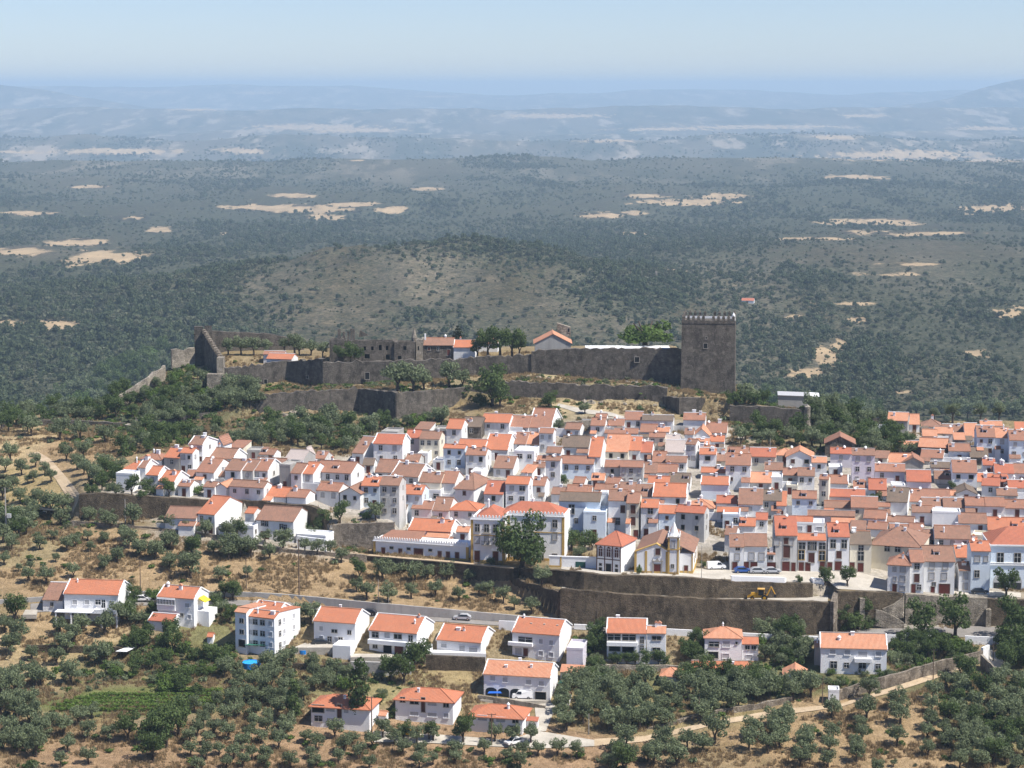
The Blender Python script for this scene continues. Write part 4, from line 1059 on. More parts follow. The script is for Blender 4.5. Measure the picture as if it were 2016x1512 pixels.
b.cyl((0, 0, -2), (0, 0, (zt - q.z) * .35), 1.9, 1.0, 10); b.cyl((0, 0, (zt - q.z) * .34), (0, 0, zt - q.z), .95, .95, 10); b.cyl((0, 0, zt - q.z), (0, 0, zt - q.z + .7), 1.0, .1, 10)
tag(b.put('corner_turret', 'castle_light', loc=q), 'pale round turret on the corner of the eastern bastion', 'turret')
wallrun('castle_wall', [(1600,834,826,676),(1702,835,826,680)], 'castle', .9, 'low dark wall among olive trees right of the bastion')
wallrun('castle_wall', [(1702,842,823,680),(1750,842,824,681)], 'castle', 1.2, 'stone wall beside the highest orange-roofed houses')
wallrun('castle_wall', [(1100,840,832,655),(1180,838,826,657),(1255,832,822,660)], 'castle_light', .7, 'low curved stone wall above the roofs below the keep')
# left end
wallrun('field_wall', [(50,853,827,680),(150,856,828,679),(245,866,833,676)], 'castle', 1.2, 'dark wall behind the four dry-field olive trees')
wallrun('ruined_gate', [(246,872,832,674),(252,872,838,673),(262,874,845,672),(272,872,836,673)], 'castle_light', 1.4, 'pale ruined gate at the end of the dark field wall', jag=.8)
wallrun('outer_wall', [(220,796,792,704),(255,778,768,709),(290,757,744,714),(318,740,727,720),(326,733,721,724)], 'castle_light', 1.0, 'light outer wall climbing the wooded slope to the castle', jag=.3)
wallrun('outer_wall', [(338,712,692,735),(362,706,688,737),(384,700,684,739)], 'castle_light', 1.0, 'ruined light wall beside the western tower', jag=.5)
wallrun('castle_wall', [(285,855,832,672),(345,842,822,676),(420,826,812,680),(470,815,800,682),(512,816,795,682)], 'castle', 1.2, 'sunlit wall climbing towards the lower castle wall from the west', jag=.2)
# western wall that runs towards us: back tower, sloping walk, front gate tower
def wtower():
    root = link('western_tower', None, loc=P(400, 735, 735)); R = root.location
    def q(u, v, D): return P(u, v, D) - R
    b = MB()
    def block(c0, c1, c2, c3, vb):   # four (u, v_top, D) corners anticlockwise from above, common foot
        top = [q(*c) for c in (c0, c1, c2, c3)]; bot = [Vector((t.x, t.y, q(400, vb, 712).z - 2)) for t in top]
        b.hexa(bot, top)
    block((382, 643, 741), (400, 643, 741), (400, 642, 748), (382, 642, 748), 760)
    block((402, 641, 742), (417, 641, 742), (417, 641, 748), (402, 641, 748), 745)
    b.put('tower_block', 'castle', root)
    b = MB(); block((399, 649, 742), (433, 703, 716), (440, 702, 716), (405, 648, 742), 752)
    b.put('sloping_wall', 'castle', root)
    c = MB(); 
    for k in range(12):
        t = k / 12; t2 = (k + 1) / 12
        A = q(400 + 33.5 * t, 648.5 + 54 * t, 741.5 - 25.5 * t); B = q(405 + 35 * t, 647.5 + 54 * t, 741.5 - 25.5 * t)
        c.box(A.x, B.x, A.y - 1.9, A.y + .1, A.z - 1.2, A.z + .12)
    c.put('wall_walk', 'rubble', root)
    d = MB(); f = q(436, 740, 714); d.box(f.x - 1.2, f.x + 1.0, f.y - 2.0, f.y + 2, f.z - 3, q(436, 703, 714).z); d.put('gate_pier', 'castle_light', root)
    e = MB(); f = q(424, 758, 711); e.box(f.x - 2.6, f.x + 2.4, f.y - 1, f.y + 3, f.z - 5, q(424, 736, 711).z)
    e.put('gate_block', 'castle_light', root)
    tag(root, 'tall western castle tower with a wall walk sloping down to the gate', 'tower')
wtower()
wallrun('castle_wall', [(417,682,652,752),(480,684,655,754),(540,684,658,756),(580,690,666,757),(600,700,690,757)], 'castle', 1.5, 'rear castle wall behind the inner trees at the west', jag=.2)

def keep():
    D0 = 699.0; base = P(1393, 776, D0)
    root = link('castle_keep', None, loc=base, rotz=math.radians(-7.0)); s = D0 / FPX
    w = (1445 - 1340) * s; z1 = zat(637, D0) - base.z; d = 14.5
    b = MB(); b.hexa([(-w/2-.25,-.25,-5),(w/2+.25,-.25,-5),(w/2+.25,d,-5),(-w/2-.25,d,-5)], [(-w/2,0,z1),(w/2,0,z1),(w/2,d,z1),(-w/2,d,z1)])
    b.put('tower_wall', 'castle', root)
    p = MB(); t = .55; h = 1.0
    p.box(-w/2-.1, w/2+.1, -.1, t, z1+.003, z1+h).box(-w/2-.1, w/2+.1, d-t, d+.1, z1+.003, z1+h).box(-w/2-.1, -w/2+t, t+.01, d-t-.01, z1+.003, z1+h).box(w/2-t, w/2+.1, t+.01, d-t-.01, z1+.003, z1+h)
    p.box(-w/2+t+.01, w/2-t-.01, t+.01, d-t-.01, z1+.003, z1+.12)
    p.put('parapet', 'castle', root)
    mb = MB(); mw = .86; hh = 1.75
    mb.hexa([(-mw/2,0,0),(mw/2,0,0),(mw/2,t,0),(-mw/2,t,0)], [(-mw/2,0,hh*.6),(mw/2,0,hh*.6),(mw/2,t,hh*.6),(-mw/2,t,hh*.6)])
    mb.hexa([(-mw/2-.06,-.05,hh*.6),(mw/2+.06,-.05,hh*.6),(mw/2+.06,t+.05,hh*.6),(-mw/2-.06,t+.05,hh*.6)], [(-.08,t*.4,hh),(.08,t*.4,hh),(.08,t*.6,hh),(-.08,t*.6,hh)])
    me = mb.mesh('merlon', 'castle')
    n = 11
    for i in range(n):
        x = -w/2 + .5 + (w - 1) * i / (n - 1)
        if i in (5,): continue
        link('merlon', me, root, (x, 0, z1 + h)); link('merlon', me, root, (x, d - t, z1 + h))
        if 0 < i < n - 1: link('merlon', me, root, (w/2 - .02, .5 + (d - 1) * i / (n - 1), z1 + h), math.pi/2); link('merlon', me, root, (-w/2 + t - .02, .5 + (d - 1) * i / (n - 1), z1 + h), math.pi/2)
    # pale lit band between the merlons: white colour paints the sunlit inner face of the far parapet
    q = MB(); q.box(-w/2+t+.05, w/2-t-.05, d-t-.06, d-t-.012, z1+.2, z1+h-.02); q.put('painted_sunlit_parapet', 'n', root)
    window(root, (1388-1393)*s, -.06, zat(681, D0) - base.z, 1.2, 1.6, 'n'); window(root, (1389-1393)*s, -.04, zat(665, D0) - base.z, .4, .8, 'n')
    g = MB(); g.cyl((w/2-.5, .6, z1+h), (w/2-.5, .6, z1+h+1.7), .55, .5, 8); g.cyl((w/2-.5, .6, z1+h+1.7), (w/2-.5, .6, z1+h+2.6), .55, .05, 8); g.put('corner_pinnacle', 'n', root)
    tag(root, 'square dark stone castle keep with crenellated top and one window', 'castle keep')
keep()

def palace():
    D0 = 727.0; base = P(700, 711, D0); s = D0 / FPX
    root = link('ruined_palace', None, loc=base)
    def X(u): return (u - 700) * s
    def Z(v): return zat(v, D0) - base.z
    def shell(u0, u1, vt, dep, ops, y0=0, mat='castle', nm='ruined_wall', jag=.4, vb=716):
        """front wall with openings, built of piers, aprons and lintels, backed by painted dark panes"""
        b = MB(); t = .8; xs = sorted({X(u0), X(u1)} | {X(o[0]) for o in ops} | {X(o[1]) for o in ops}); zt = Z(vt)
        rg = random.Random(int(u0))
        for xa, xb in zip(xs[:-1], xs[1:]):
            cut = sorted([(Z(o[3]), Z(o[2])) for o in ops if X(o[0]) - 1e-4 <= xa and X(o[1]) + 1e-4 >= xb]); z = Z(vb) - 2
            top = zt + rg.uniform(-jag, jag)
            for (za, zb) in cut: b.box(xa, xb, y0, y0 + t, z, za); z = zb
            b.box(xa, xb, y0, y0 + t, z, top)
        b.put(nm, mat, root)
        for o in ops:
            q = MB().box(X(o[0]) + .01, X(o[1]) - .01, y0 + .42, y0 + .5, Z(o[3]) + .01, Z(o[2]) - .01).put('opening', 'painted_dark_void', root)  # dark pane behind each gap paints in the shade of the interior
        bk = MB(); bk.box(X(u0)+.1, X(u1)-.1, y0 + dep, y0 + dep + .7, Z(vb) - 2, zt - .8).box(X(u0), X(u0)+.7, y0 + t + .01, y0 + dep, Z(vb) - 2, zt - .5).box(X(u1)-.7, X(u1), y0 + t + .01, y0 + dep, Z(vb) - 2, zt - .2)
        bk.put('inner_wall', mat, root)
    shell(649, 677, 667, 9, [(660, 663, 677, 686)], -.8)
    shell(677.2, 777, 671, 10, [(716,721,682,690),(731,736,682,690),(746,752,679,690),(760,765,681,690),(718,728,697,706),(760,768,698,708),(690,696,682,690)], 0)
    shell(777.2, 818, 672, 10, [(795,801,681,689),(784,791,700,708)], -.6)
    shell(820, 834, 669, 9, [(823,826,682,690)], .8, 'castle_light', vb=702)
    b = MB()
    for (u0, u1, vt, vb) in ((663,669,651,667),(673,677,656,667),(682,686,656,668),(688,693,650,668),(694,697,651,668)): b.box(X(u0), X(u1), 4, 5.2, Z(vb) - 2, Z(vt))
    b.prism([(X(704), 6, Z(668)), (X(724), 6, Z(664)), (X(707), 6, Z(654))], (0, .9, 0))
    b.put('chimney_stub', 'castle', root)
    c = MB(); c.cyl((X(816), 3, Z(690)), (X(816), 3, Z(667)), .95, .95, 10); c.cyl((X(816), 3, Z(667)), (X(816), 3, Z(648)), 1.0, .06, 10); c.put('conical_turret', 'castle_light', root)
    k = MB().box(X(836), X(839), 4, 4.8, Z(672), Z(660)); k.put('chimney', 'n', root)
    tag(root, 'roofless dark stone palace ruin with window holes and a conical turret', 'ruin')
palace()
cd = dict(win=0, chim=0, side=False)
house(524,575,707,697,716,'o','w',14,D=722,label='small white house with orange roof inside the western castle ward',row='x',**cd)
house(518,560,698,692,705,'m','w',10,D=732,label='low weathered roof behind the small orange-roofed house in the ward',row='x',**cd)
house(834,893,680,666,700,'b','s',2,D=728,label='long low stone house with brown roof beside the palace ruin',row='x',win=3,chim=1,side=False)
house(893,934,684,670,702,'o','w',4,D=727,label='white-ridged orange-roofed house inside the castle ward',row='x',win=0,chim=1,par=True)
house(940,980,676,664,690,'p','w',4,D=742,label='pale orange roof showing behind trees inside the castle',row='x',**cd)
house(1053,1124,676,658,690,'p','q',0,kind='f',D=722,depth=11,label='castle church with broad low gable and pale tiled roof',row='x',win=0,chim=0,over=.5,cat='church')
b = MB(); q = P(1110, 690, 735); s_ = 735 / FPX
b.hexa([(-13.5*s_,0,-3),(13.5*s_,0,-3),(13.5*s_,4,-3),(-13.5*s_,4,-3)], [(-13.5*s_,0,zat(636,735)-q.z),(13.5*s_,0,zat(645,735)-q.z),(13.5*s_,4,zat(645,735)-q.z),(-13.5*s_,4,zat(637,735)-q.z)])
tb = b.put('church_tower', 'castle_light', loc=q); window(tb, 1.6, -.02, zat(650,735)-q.z, .7, 1.3, 'n'); tag(tb, 'brownish stone stub tower with sloping top behind the castle church', 'tower')
b = MB(); q = P(1238, 690, 716); b.box(-14.2, 13.6, 0, 7.5, -2, zat(685.5, 716) - q.z); tag(b.put('flat_roof_hall', 'n', loc=q), 'long white flat roof glaring in the sun behind the upper castle wall', 'building')
def shed():
    q = P(1572, 786, 716); w = 40 * 716 / FPX; r = link('white_shed', None, loc=q, rotz=math.radians(-6)); z = zat(777, 716) - q.z
    MB().hexa([(-w,0,-3),(w,0,-3),(w,6,-3),(-w,6,-3)], [(-w,0,z*.75),(w,0,z*.55),(w,6,z*.8),(-w,6,z)]).put('wall', 'q', r)
    MB().hexa([(-w-.2,-.3,z*.76),(w*.55,-.3,z*.6),(w*.55,6.3,z*.85),(-w-.2,6.3,z*1.02)], [(-w-.2,-.3,z*.76+.2),(w*.55,-.3,z*.6+.2),(w*.55,6.3,z*.85+.2),(-w-.2,6.3,z*1.02+.2)]).put('roof', 'shutter', r)
    MB().hexa([(w*.56,-.3,z*.6),(w+.2,-.3,z*.5),(w+.2,6.3,z*.75),(w*.56,6.3,z*.85)], [(w*.56,-.3,z*.6+.2),(w+.2,-.3,z*.5+.2),(w+.2,6.3,z*.75+.2),(w*.56,6.3,z*.85+.2)]).put('white_roof_end', 'n', r)
    tag(r, 'long low shed with grey and white roof among trees right of the keep', 'shed')
shed()
# ------------------------------------------------------------------ the old town, block by block (measured in 4x enlargements of the view)
def blk(ox, oy, row, rot, L, **dk):
    for q in L:
        x0, x1, ve, vr, vb, rf, wl = q[:7]; o = dict(dk)
        o.setdefault('rot', rot)
        if len(q) > 7: o.update(q[7])
        house(ox + x0 / 4, ox + x1 / 4, oy + ve / 4, oy + vr / 4, oy + vb / 4, rf, wl, row=row, **o)
blk(200, 820, 'E', 17, [
 (178,300,415,350,550,'o','w',dict(kind='h')), (112,250,460,455,590,'o','n',dict(kind='t',win=0,depth=5)),
 (290,350,405,340,560,'b','w',dict(par=True)), (352,450,462,395,580,'o','w',dict(par=True)), (450,578,510,430,615,'o','w',dict(par=True)),
 (600,700,550,500,630,'m','w'), (300,480,335,280,420,'m','w',dict(kind='h',chim=2)),
 (490,620,325,250,440,'o','q',dict()), (620,722,288,250,450,'o','w',dict(win=2)), (690,800,222,160,430,'b','n',dict(win=2,par=True,depth=10)),
 (900,958,215,165,340,'m','n',dict(kind='f',win=0,depth=6)),
 (740,890,440,330,560,'m','w'), (800,1040,330,252,420,'b','w',dict(par=True)), (890,965,472,420,545,'b','w',dict(win=1)),
 (970,1100,425,340,560,'b','w',dict(win=1)), (1100,1196,427,340,560,'b','g',dict(win=1)), (1196,1312,428,338,560,'m','w',dict(par=True,win=2)),
 (1190,1430,385,330,470,'b','w'), (1400,1490,392,380,570,'g','q',dict(kind='t')), (1440,1590,342,266,470,'w','q',dict(win=1,chim=0)),
 (1590,1645,295,250,400,'w','n',dict(kind='f',win=0,depth=3,chim=0,label='little white gable with a cross beside the concrete building',cat='chapel')),
 (1490,1576,448,372,590,'b','w',dict(win=1)), (1576,1668,452,362,590,'o','w',dict(win=1)), (1670,1970,442,356,590,'m','w',dict(win=4)),
 (802,895,556,515,640,'b','w',dict(win=1)), (900,985,555,530,640,'p','n',dict(kind='f',win=0,depth=7)),
 (1000,1285,556,508,668,'b','w',dict(win=3)), (1290,1452,632,560,676,'o','w',dict(win=2)), (1455,1612,637,580,690,'m','n',dict(win=1)),
 (1690,1872,586,525,700,'m','w',dict(win=2)), (1875,2040,606,562,728,'b','w',dict(kind='f',win=2)),
 (495,752,800,715,905,'b','w',dict(win=1,rot=10,chim=0)), (755,898,770,628,925,'o','w',dict(win=2,rot=24)), (1210,1520,822,712,975,'b','w',dict(rot=16,wins=[(517,1031,.9,1.3,'p'),(524,1032,.9,1.3,'p'),(555,1036,.9,1.3,'p'),(563,1037,.9,1.3,'p'),(521,1055,2.2,2.0,'d'),(559,1057,2.2,1.6,'d')])),
 (1130,1205,762,720,900,'o','w',dict(win=0,chim=0)), (1525,1770,945,940,1015,'o','n',dict(kind='t',win=0,depth=6)), (915,1205,868,862,965,'o','n',dict(kind='t',win=1,depth=4)),
])
blk(650, 820, 'F', 11, [
 (172,265,290,160,375,'b','w',dict(rot=20)), (340,572,217,140,400,'r','w',dict(win=2,par=True)), (590,702,168,110,300,'r','k',dict(win=1)), (702,862,178,120,340,'b','c',dict(win=3)),
 (400,532,132,96,200,'g','q',dict(kind='t',win=0)),
 (915,1036,97,25,225,'o','w',dict(win=1)), (1036,1190,82,8,175,'g','s',dict(win=1)), (1190,1412,47,-18,150,'o','w',dict(win=2)), (1405,1562,87,-5,150,'m','w'), (1562,1738,88,-60,150,'m','w',dict(par=True,win=1)),
 (1215,1398,262,140,345,'o','w',dict(win=1,par=True)), (1000,1215,248,182,345,'o','w'), (890,1062,252,225,428,'o','b',dict(win=2,pitch=.3)), (1066,1226,304,252,468,'m','w',dict(win=2,depth=8)),
 (1285,1442,408,312,480,'b','w'), (1450,1608,282,270,420,'o','n',dict(kind='t',win=2)), (1536,1646,218,128,280,'p','w',dict(win=1)), (1440,1540,217,125,285,'m','w',dict(win=1)), (1646,1756,132,95,290,'m','w',dict(win=2)),
 (1394,1462,150,128,255,'o','n',dict(kind='t',win=1,depth=5)),
 (352,590,442,345,520,'b','w'), (476,696,472,372,560,'b','w',dict(par=True,rot=20)), (700,872,520,445,650,'b','c'), (870,985,525,432,650,'m','w'), (982,1132,570,438,705,'b','w',dict(kind='h',rot=16)),
 (245,392,547,475,720,'o','b',dict(win=2)), (390,547,542,475,810,'b','g',dict(win=2)), (546,727,612,540,830,'o','b',dict(win=2)), (715,872,592,585,680,'o','n',dict(kind='t',win=2,depth=6)),
 (640,802,727,665,850,'m','w'), (802,937,742,640,850,'b','w',dict(win=1)), (936,1162,737,662,850,'o','w',dict(kind='h',win=2)),
 (1210,1362,612,508,720,'r','w',dict(win=1)), (1380,1562,532,474,725,'o','n',dict(win=2)), (1592,1690,545,480,670,'m','w',dict(win=1)), (1696,1812,347,320,565,'b','w',dict(win=1)), (1700,1816,287,240,400,'b','w',dict(win=2)),
 (1590,1690,402,365,470,'b','w',dict(win=1)), (1600,1690,345,310,400,'m','w',dict(win=0)),
 (610,952,902,810,985,'o','n',dict(win=3,rot=14,chim=1,par=True)), (598,742,962,938,1010,'p','n',dict(win=0,chim=0)), (800,960,978,955,1010,'m','n',dict(win=0,chim=0)), (992,1092,910,868,990,'p','n',dict(win=1,chim=0)),
 (1740,1852,612,560,680,'b','w',dict(win=0)), (1855,2020,610,545,690,'m','w',dict(win=0)),
 (590,700,350,300,420,'b','g',dict(win=1)), (690,770,300,290,370,'o','n',dict(kind='t',depth=5,win=1)), (1110,1190,445,430,560,'o','w',dict(kind='t',depth=6,win=1)),
 (0,60,380,350,440,'m','w',dict(win=0)),
])
blk(1100, 800, 'G', 8, [
 (10,276,452,395,575,'m','b',dict(win=3)), (20,236,322,236,405,'g','w'), (0,326,748,680,975,'g','b',dict(wins=[(1125,1003,1.4,2.4,'p'),(1134,1025,.8,1.2,'p')],chim=0)),
 (250,362,152,95,245,'m','w',dict(win=1)), (285,372,116,60,160,'m','w',dict(win=1)), (386,512,152,100,200,'m','w',dict(win=1)), (515,656,107,45,180,'m','w',dict(win=2)), (655,900,112,72,200,'g','w',dict(win=2)),
 (360,624,213,175,255,'m','w'), (640,772,203,145,255,'m','w',dict(win=1)), (775,870,200,165,260,'p','n',dict(win=1)), (980,1152,108,55,185,'m','n',dict(win=0)), (1156,1322,208,132,245,'m','w',dict(win=1)),
 (1060,1190,235,180,280,'p','n',dict(kind='f',win=0,depth=9)), (990,1062,222,175,300,'b','w',dict(win=0)),
 (235,328,398,245,560,'o','w',dict(win=1,chim=0)), (365,546,358,225,455,'p','c',dict(win=2)), (546,642,347,240,440,'o','w',dict(win=1)), (642,732,363,280,440,'r','w',dict(win=1)),
 (710,836,243,210,340,'m','c',dict(win=2)), (836,988,363,270,410,'w','w',dict(win=0,chim=0)), (842,950,282,225,330,'w','w',dict(win=0,chim=0)), (735,842,442,360,480,'m','w',dict(win=0)), (842,1006,442,393,515,'b','w',dict(win=2)),
 (1076,1182,322,255,400,'p','w',dict(win=1)), (1106,1237,378,333,500,'o','n',dict(win=1)), (1190,1302,278,235,350,'o','n',dict(win=1)), (1000,1076,300,262,480,'b','w',dict(win=2,rot=20)), (1085,1230,330,310,420,'m','w',dict(win=0)),
 (360,482,478,425,580,'m','g',dict(win=1)), (482,662,478,430,625,'m','g',dict(win=3)), (662,772,525,445,585,'b','w',dict(win=0)), (770,932,522,462,575,'m','w',dict(win=1)),
 (1120,1312,522,485,575,'o','w',dict(win=0)), (1120,1337,617,553,735,'o','b',dict(win=0,par=True)), (1312,1507,463,375,660,'m','w',dict(win=2)), (1325,1492,387,325,440,'m','w',dict(win=1)),
 (1502,1707,397,330,520,'r','c',dict(win=2)), (1240,1332,432,372,490,'b','c',dict(win=0)), (1620,1762,502,445,580,'b','w',dict(win=1)), (1706,1850,383,330,450,'p','w',dict(kind='h',win=1)), (1790,2000,402,352,505,'p','n',dict(kind='f',win=2)),
 (1510,1672,602,520,670,'p','g',dict(win=1)), (1762,1882,543,490,625,'m','g',dict(win=1)), (1880,2012,548,490,675,'b','w',dict(win=2)),
 (360,474,683,620,740,'b','w',dict(win=0)), (474,602,672,600,740,'b','w',dict(win=0)), (602,742,712,615,760,'b','w',dict(win=1)), (740,1002,713,610,800,'o','w',dict(win=2,par=True)), (862,1032,603,530,680,'g','w',dict(win=0)),
 (700,870,606,555,680,'o','n',dict(win=0)), (55,256,685,625,760,'m','w',dict(win=0)), (192,370,845,838,1035,'m','b',dict(kind='t',win=1)), (326,384,692,688,945,'m','n',dict(kind='t',win=0,depth=3)),
 (388,532,743,660,1000,'b','n',dict(wins=[(1208,1026,.9,1.7,'p'),(1216.5,1026,.9,1.7,'p'),(1226,1002,1.1,1.9,'b')])), (532,632,763,680,1035,'m','c',dict(wins=[(1246,1003,1.2,2.2,'b'),(1246,1026,1.2,2.2,'b'),(1252,1050,1.2,1.8,'d')])),
 (645,782,798,733,1040,'o','w',dict(win=2,floors=2,wins=[(1280,1006,1.2,1.5,'p'),(1279,1025,1.2,1.5,'p'),(1274,1050,1.6,2.2,'d')])), (785,917,843,780,1045,'o','b',dict(win=1)), (918,1142,838,785,1060,'r','g',dict(rot=18,win=2,wstyle='n')),
 (1000,1222,798,730,840,'p','w',dict(kind='h',win=0)), (1240,1402,763,708,815,'r','w',dict(win=1)), (1245,1412,832,795,915,'o','w',dict(win=2)), (1412,1602,773,650,880,'b','w',dict(win=1)), (1592,1752,743,660,865,'g','g',dict(win=2)),
 (1714,1790,783,670,885,'o','w',dict(win=1)), (1835,2028,727,670,872,'m','b',dict(win=2)), (1290,1422,863,858,965,'o','b',dict(kind='t',win=2)), (1420,1547,943,880,1025,'o','w',dict(win=0)), (1550,1642,893,840,1000,'r','w',dict(win=1)),
 (1305,1392,1012,945,1150,'b','w',dict(win=0,rot=14)), (476,600,560,550,620,'w','q',dict(kind='t',win=2)), (1670,1760,570,560,660,'w','w',dict(kind='t',win=1)),
])
blk(1100, 980, 'J', 4, [
 (1345,1456,387,290,575,'b','w',dict(wins=[(1452,1079,.9,1.0,'p'),(1451,1096,1.1,1.6,'s'),(1446.5,1115,1.2,2.2,'d')])),
 (1456,1640,382,283,575,'b','w',dict(wins=[(1479,1095,1.3,1.8,'s'),(1499,1095,1.3,1.8,'s'),(1469,1115,1.2,2.2,'d'),(1484,1115,1.6,2.2,'d')])),
 (1642,1702,445,430,578,'m','w',dict(win=1,wins=[(1517,1098,1.0,1.0,'p'),(1518,1115,2.2,2.0,'d')])),
 (1702,1876,298,145,580,'r','g',dict(wins=[(1528,1067,1.2,1.6,'s'),(1547,1065,1.2,1.6,'b'),(1556,1067,1.0,1.5,'s'),(1548,1086,1.6,3.0,'b'),(1547,1115,1.8,2.4,'d'),(1562,1116,1.0,2.2,'d')])),
])
blk(1512, 980, 'J', 4, [
 (230,452,334,285,582,'o','n',dict(wins=[(1578,1075,1.5,1.6,'p'),(1594,1075,1.1,2.0,'p'),(1602,1075,1.1,2.0,'p'),(1618,1075,1.5,1.6,'p'),(1577,1093,1.4,2.3,'y'),(1597,1098,1.4,2.4,'b'),(1618,1094,1.4,2.3,'y'),(1577,1116,1.2,2.2,'d'),(1590,1116,1.2,2.2,'d'),(1619,1114,1.2,2.2,'d')])),
 (470,637,308,203,578,'r','n',dict(wins=[(1639,1071,1.2,2.0,'p'),(1661,1071,1.2,2.0,'p'),(1651,1092,1.2,1.8,'b'),(1650,1114,1.6,2.2,'d'),(1633,1115,1.2,2,'d')],chim=0)),
 (640,812,368,268,585,'g','c',dict(wins=[(1694,1079,1.2,1.4,'p'),(1694,1095,1.4,2.2,'p'),(1677,1116,1.2,2.2,'d'),(1694,1117,1.4,2.2,'d')])),
 (815,1190,378,218,590,'b','c',dict(kind='h',rot=18,wins=[(1746,1081,1.2,1.3,'p'),(1766,1081,1.2,1.3,'p')],chim=2)),
 (940,1112,528,445,755,'m','w',dict(kind='h',rot=14,wins=[(1760,1121,.7,1.0,'s'),(1776,1120,1.2,1.4,'s'),(1761,1140,.7,1.0,'s'),(1776,1139,1.2,1.4,'s'),(1761,1159,1.0,2.2,'d'),(1776,1158,1.2,1.2,'s')])),
 (1117,1222,508,412,755,'m','w',dict(wins=[(1804,1115,1.1,1.4,'p'),(1804,1138,1.2,2.0,'b'),(1798,1159,1.0,2.2,'d'),(1809,1156,.9,1.2,'p')])),
 (1222,1466,503,383,755,'b','w',dict(wins=[(1833,1114,1.2,1.5,'s'),(1860,1114,1.2,1.5,'s'),(1833,1134,1.2,1.6,'s'),(1858,1134,1.2,1.6,'s'),(1838,1150,.8,.9,'p'),(1836,1162,.9,1.8,'d'),(1859,1159,2.6,2.4,'d')])),
 (1500,1590,573,508,745,'b','w',dict(wins=[(1900,1134,1.0,1.5,'s'),(1900,1154,1.0,1.5,'s')])), (1478,1590,470,375,600,'o','w',dict(win=1)),
 (1592,1742,420,345,760,'o','b',dict(wins=[(1922,1130,1.1,1.7,'p'),(1922,1100,1.2,1.4,'s'),(1939,1100,.9,1.2,'s')])),
])
blk(1512, 800, 'H', 8, [
 (490,656,373,330,480,'r','l',dict(win=1)), (658,836,385,335,610,'b','l',dict(win=2)), (448,680,295,240,405,'m','s',dict(kind='f',win=0)), (342,460,443,400,555,'p','w',dict(win=1)), (840,1077,513,455,605,'m','l',dict(win=2)),
 (950,1130,443,375,480,'p','w',dict(win=0)), (1062,1222,445,405,495,'m','q',dict(kind='f',win=0)), (1092,1282,593,505,680,'r','l',dict(win=0)), (1186,1402,323,255,405,'p','s',dict(rot=16)), (1202,1372,405,345,450,'m','w',dict(rot=16,win=0)),
 (1282,1432,483,440,535,'g','w',dict(win=1)), (1312,1482,573,510,610,'b','g',dict(win=0)), (1422,1592,353,295,440,'m','w',dict(win=1)), (1592,1732,403,320,465,'g','s',dict(win=0)), (1032,1216,328,275,370,'p','w',dict(win=0,chim=0)),
 (942,1095,113,50,215,'p','q',dict(rot=14,win=2)), (1112,1192,143,65,200,'p','n',dict(win=1)), (1216,1362,158,100,205,'b','w',dict(kind='h',win=0)), (1216,1330,235,185,290,'p','k',dict(win=0,chim=0)), (1310,1450,215,165,280,'p','k',dict(win=1,rot=14)),
 (1376,1552,203,145,245,'b','w',dict(win=0)), (1552,1652,243,135,280,'p','w',dict(win=0)), (1642,1782,243,155,435,'m','b',dict(win=2)), (1782,1897,248,170,435,'p','b',dict(win=1)), (1672,1842,153,118,200,'p','w',dict(win=0)), (1897,2060,268,190,485,'m','b',dict(win=2)),
 (1452,1642,523,425,665,'m','n',dict(win=2)), (1692,1787,463,415,545,'r','n',dict(win=1)), (1787,1932,528,455,615,'r','w',dict(win=1)), (1932,2060,528,455,615,'m','w',dict(win=1)), (1642,1772,593,530,640,'o','w',dict(win=0)), (1682,1817,625,565,730,'r','w',dict(win=1,rot=14)),
 (1782,1892,593,540,655,'r','w',dict(win=1)), (1892,2060,643,585,690,'r','w',dict(win=1)), (1802,1962,703,650,760,'b','g',dict(win=1)), (792,932,658,575,715,'r','b',dict(win=1)), (456,627,608,545,655,'m','w',dict(win=0,par=True)), (400,472,575,545,810,'c' and 'm','c',dict(win=1,rot=16)),
 (482,762,713,655,805,'r','w',dict(win=0)), (672,772,643,590,680,'m','w',dict(win=0)), (652,862,798,715,925,'m','c',dict(win=2)), (442,682,800,750,850,'b','w',dict(win=0,chim=0)), (312,682,863,825,935,'b','k',dict(win=0,chim=0)),
 (1092,1432,753,655,800,'m','w',dict(win=1)), (932,1092,753,640,865,'g','w',dict(win=0,rot=14)), (1212,1382,793,725,830,'b','w',dict(win=1)), (1382,1547,798,725,850,'b','w',dict(win=2)), (1132,1292,835,785,930,'b','n',dict(win=1)),
 (1292,1512,842,836,955,'b','n',dict(kind='t',win=0,depth=5)), (752,922,883,820,985,'m','w',dict(win=0,rot=14)), (1552,1712,783,720,865,'m','w',dict(win=1)), (1712,1862,788,720,875,'m','w',dict(win=1)), (1862,2060,803,740,875,'m','w',dict(win=1)),
 (1502,1722,923,845,1000,'b','n',dict(win=2)), (1732,2060,978,880,1040,'o','w',dict(win=2)), (1312,1592,1043,945,1190,'b','w',dict(win=3)), (1222,1382,1053,975,1120,'b','w',dict(win=1)), (1112,1227,988,925,1060,'m','l',dict(win=1)),
 (917,1140,912,868,970,'b','n',dict(win=0,chim=0,rot=16)), (782,932,968,915,1030,'m','n',dict(win=0,chim=1,rot=16)), (165,352,908,870,990,'o','w',dict(win=0)), (205,442,930,925,1000,'w','n',dict(kind='t',win=3,depth=6,wstyle='x')),
 (1595,1650,1095,1040,1130,'o','w',dict(win=0)), (960,1120,1010,930,1060,'m','w',dict(win=0,chim=0)), (1290,1480,700,665,740,'p','w',dict(win=0)), (1480,1640,690,655,750,'g','w',dict(kind='f',win=1)), (860,960,790,760,870,'m','n',dict(win=0)),
])
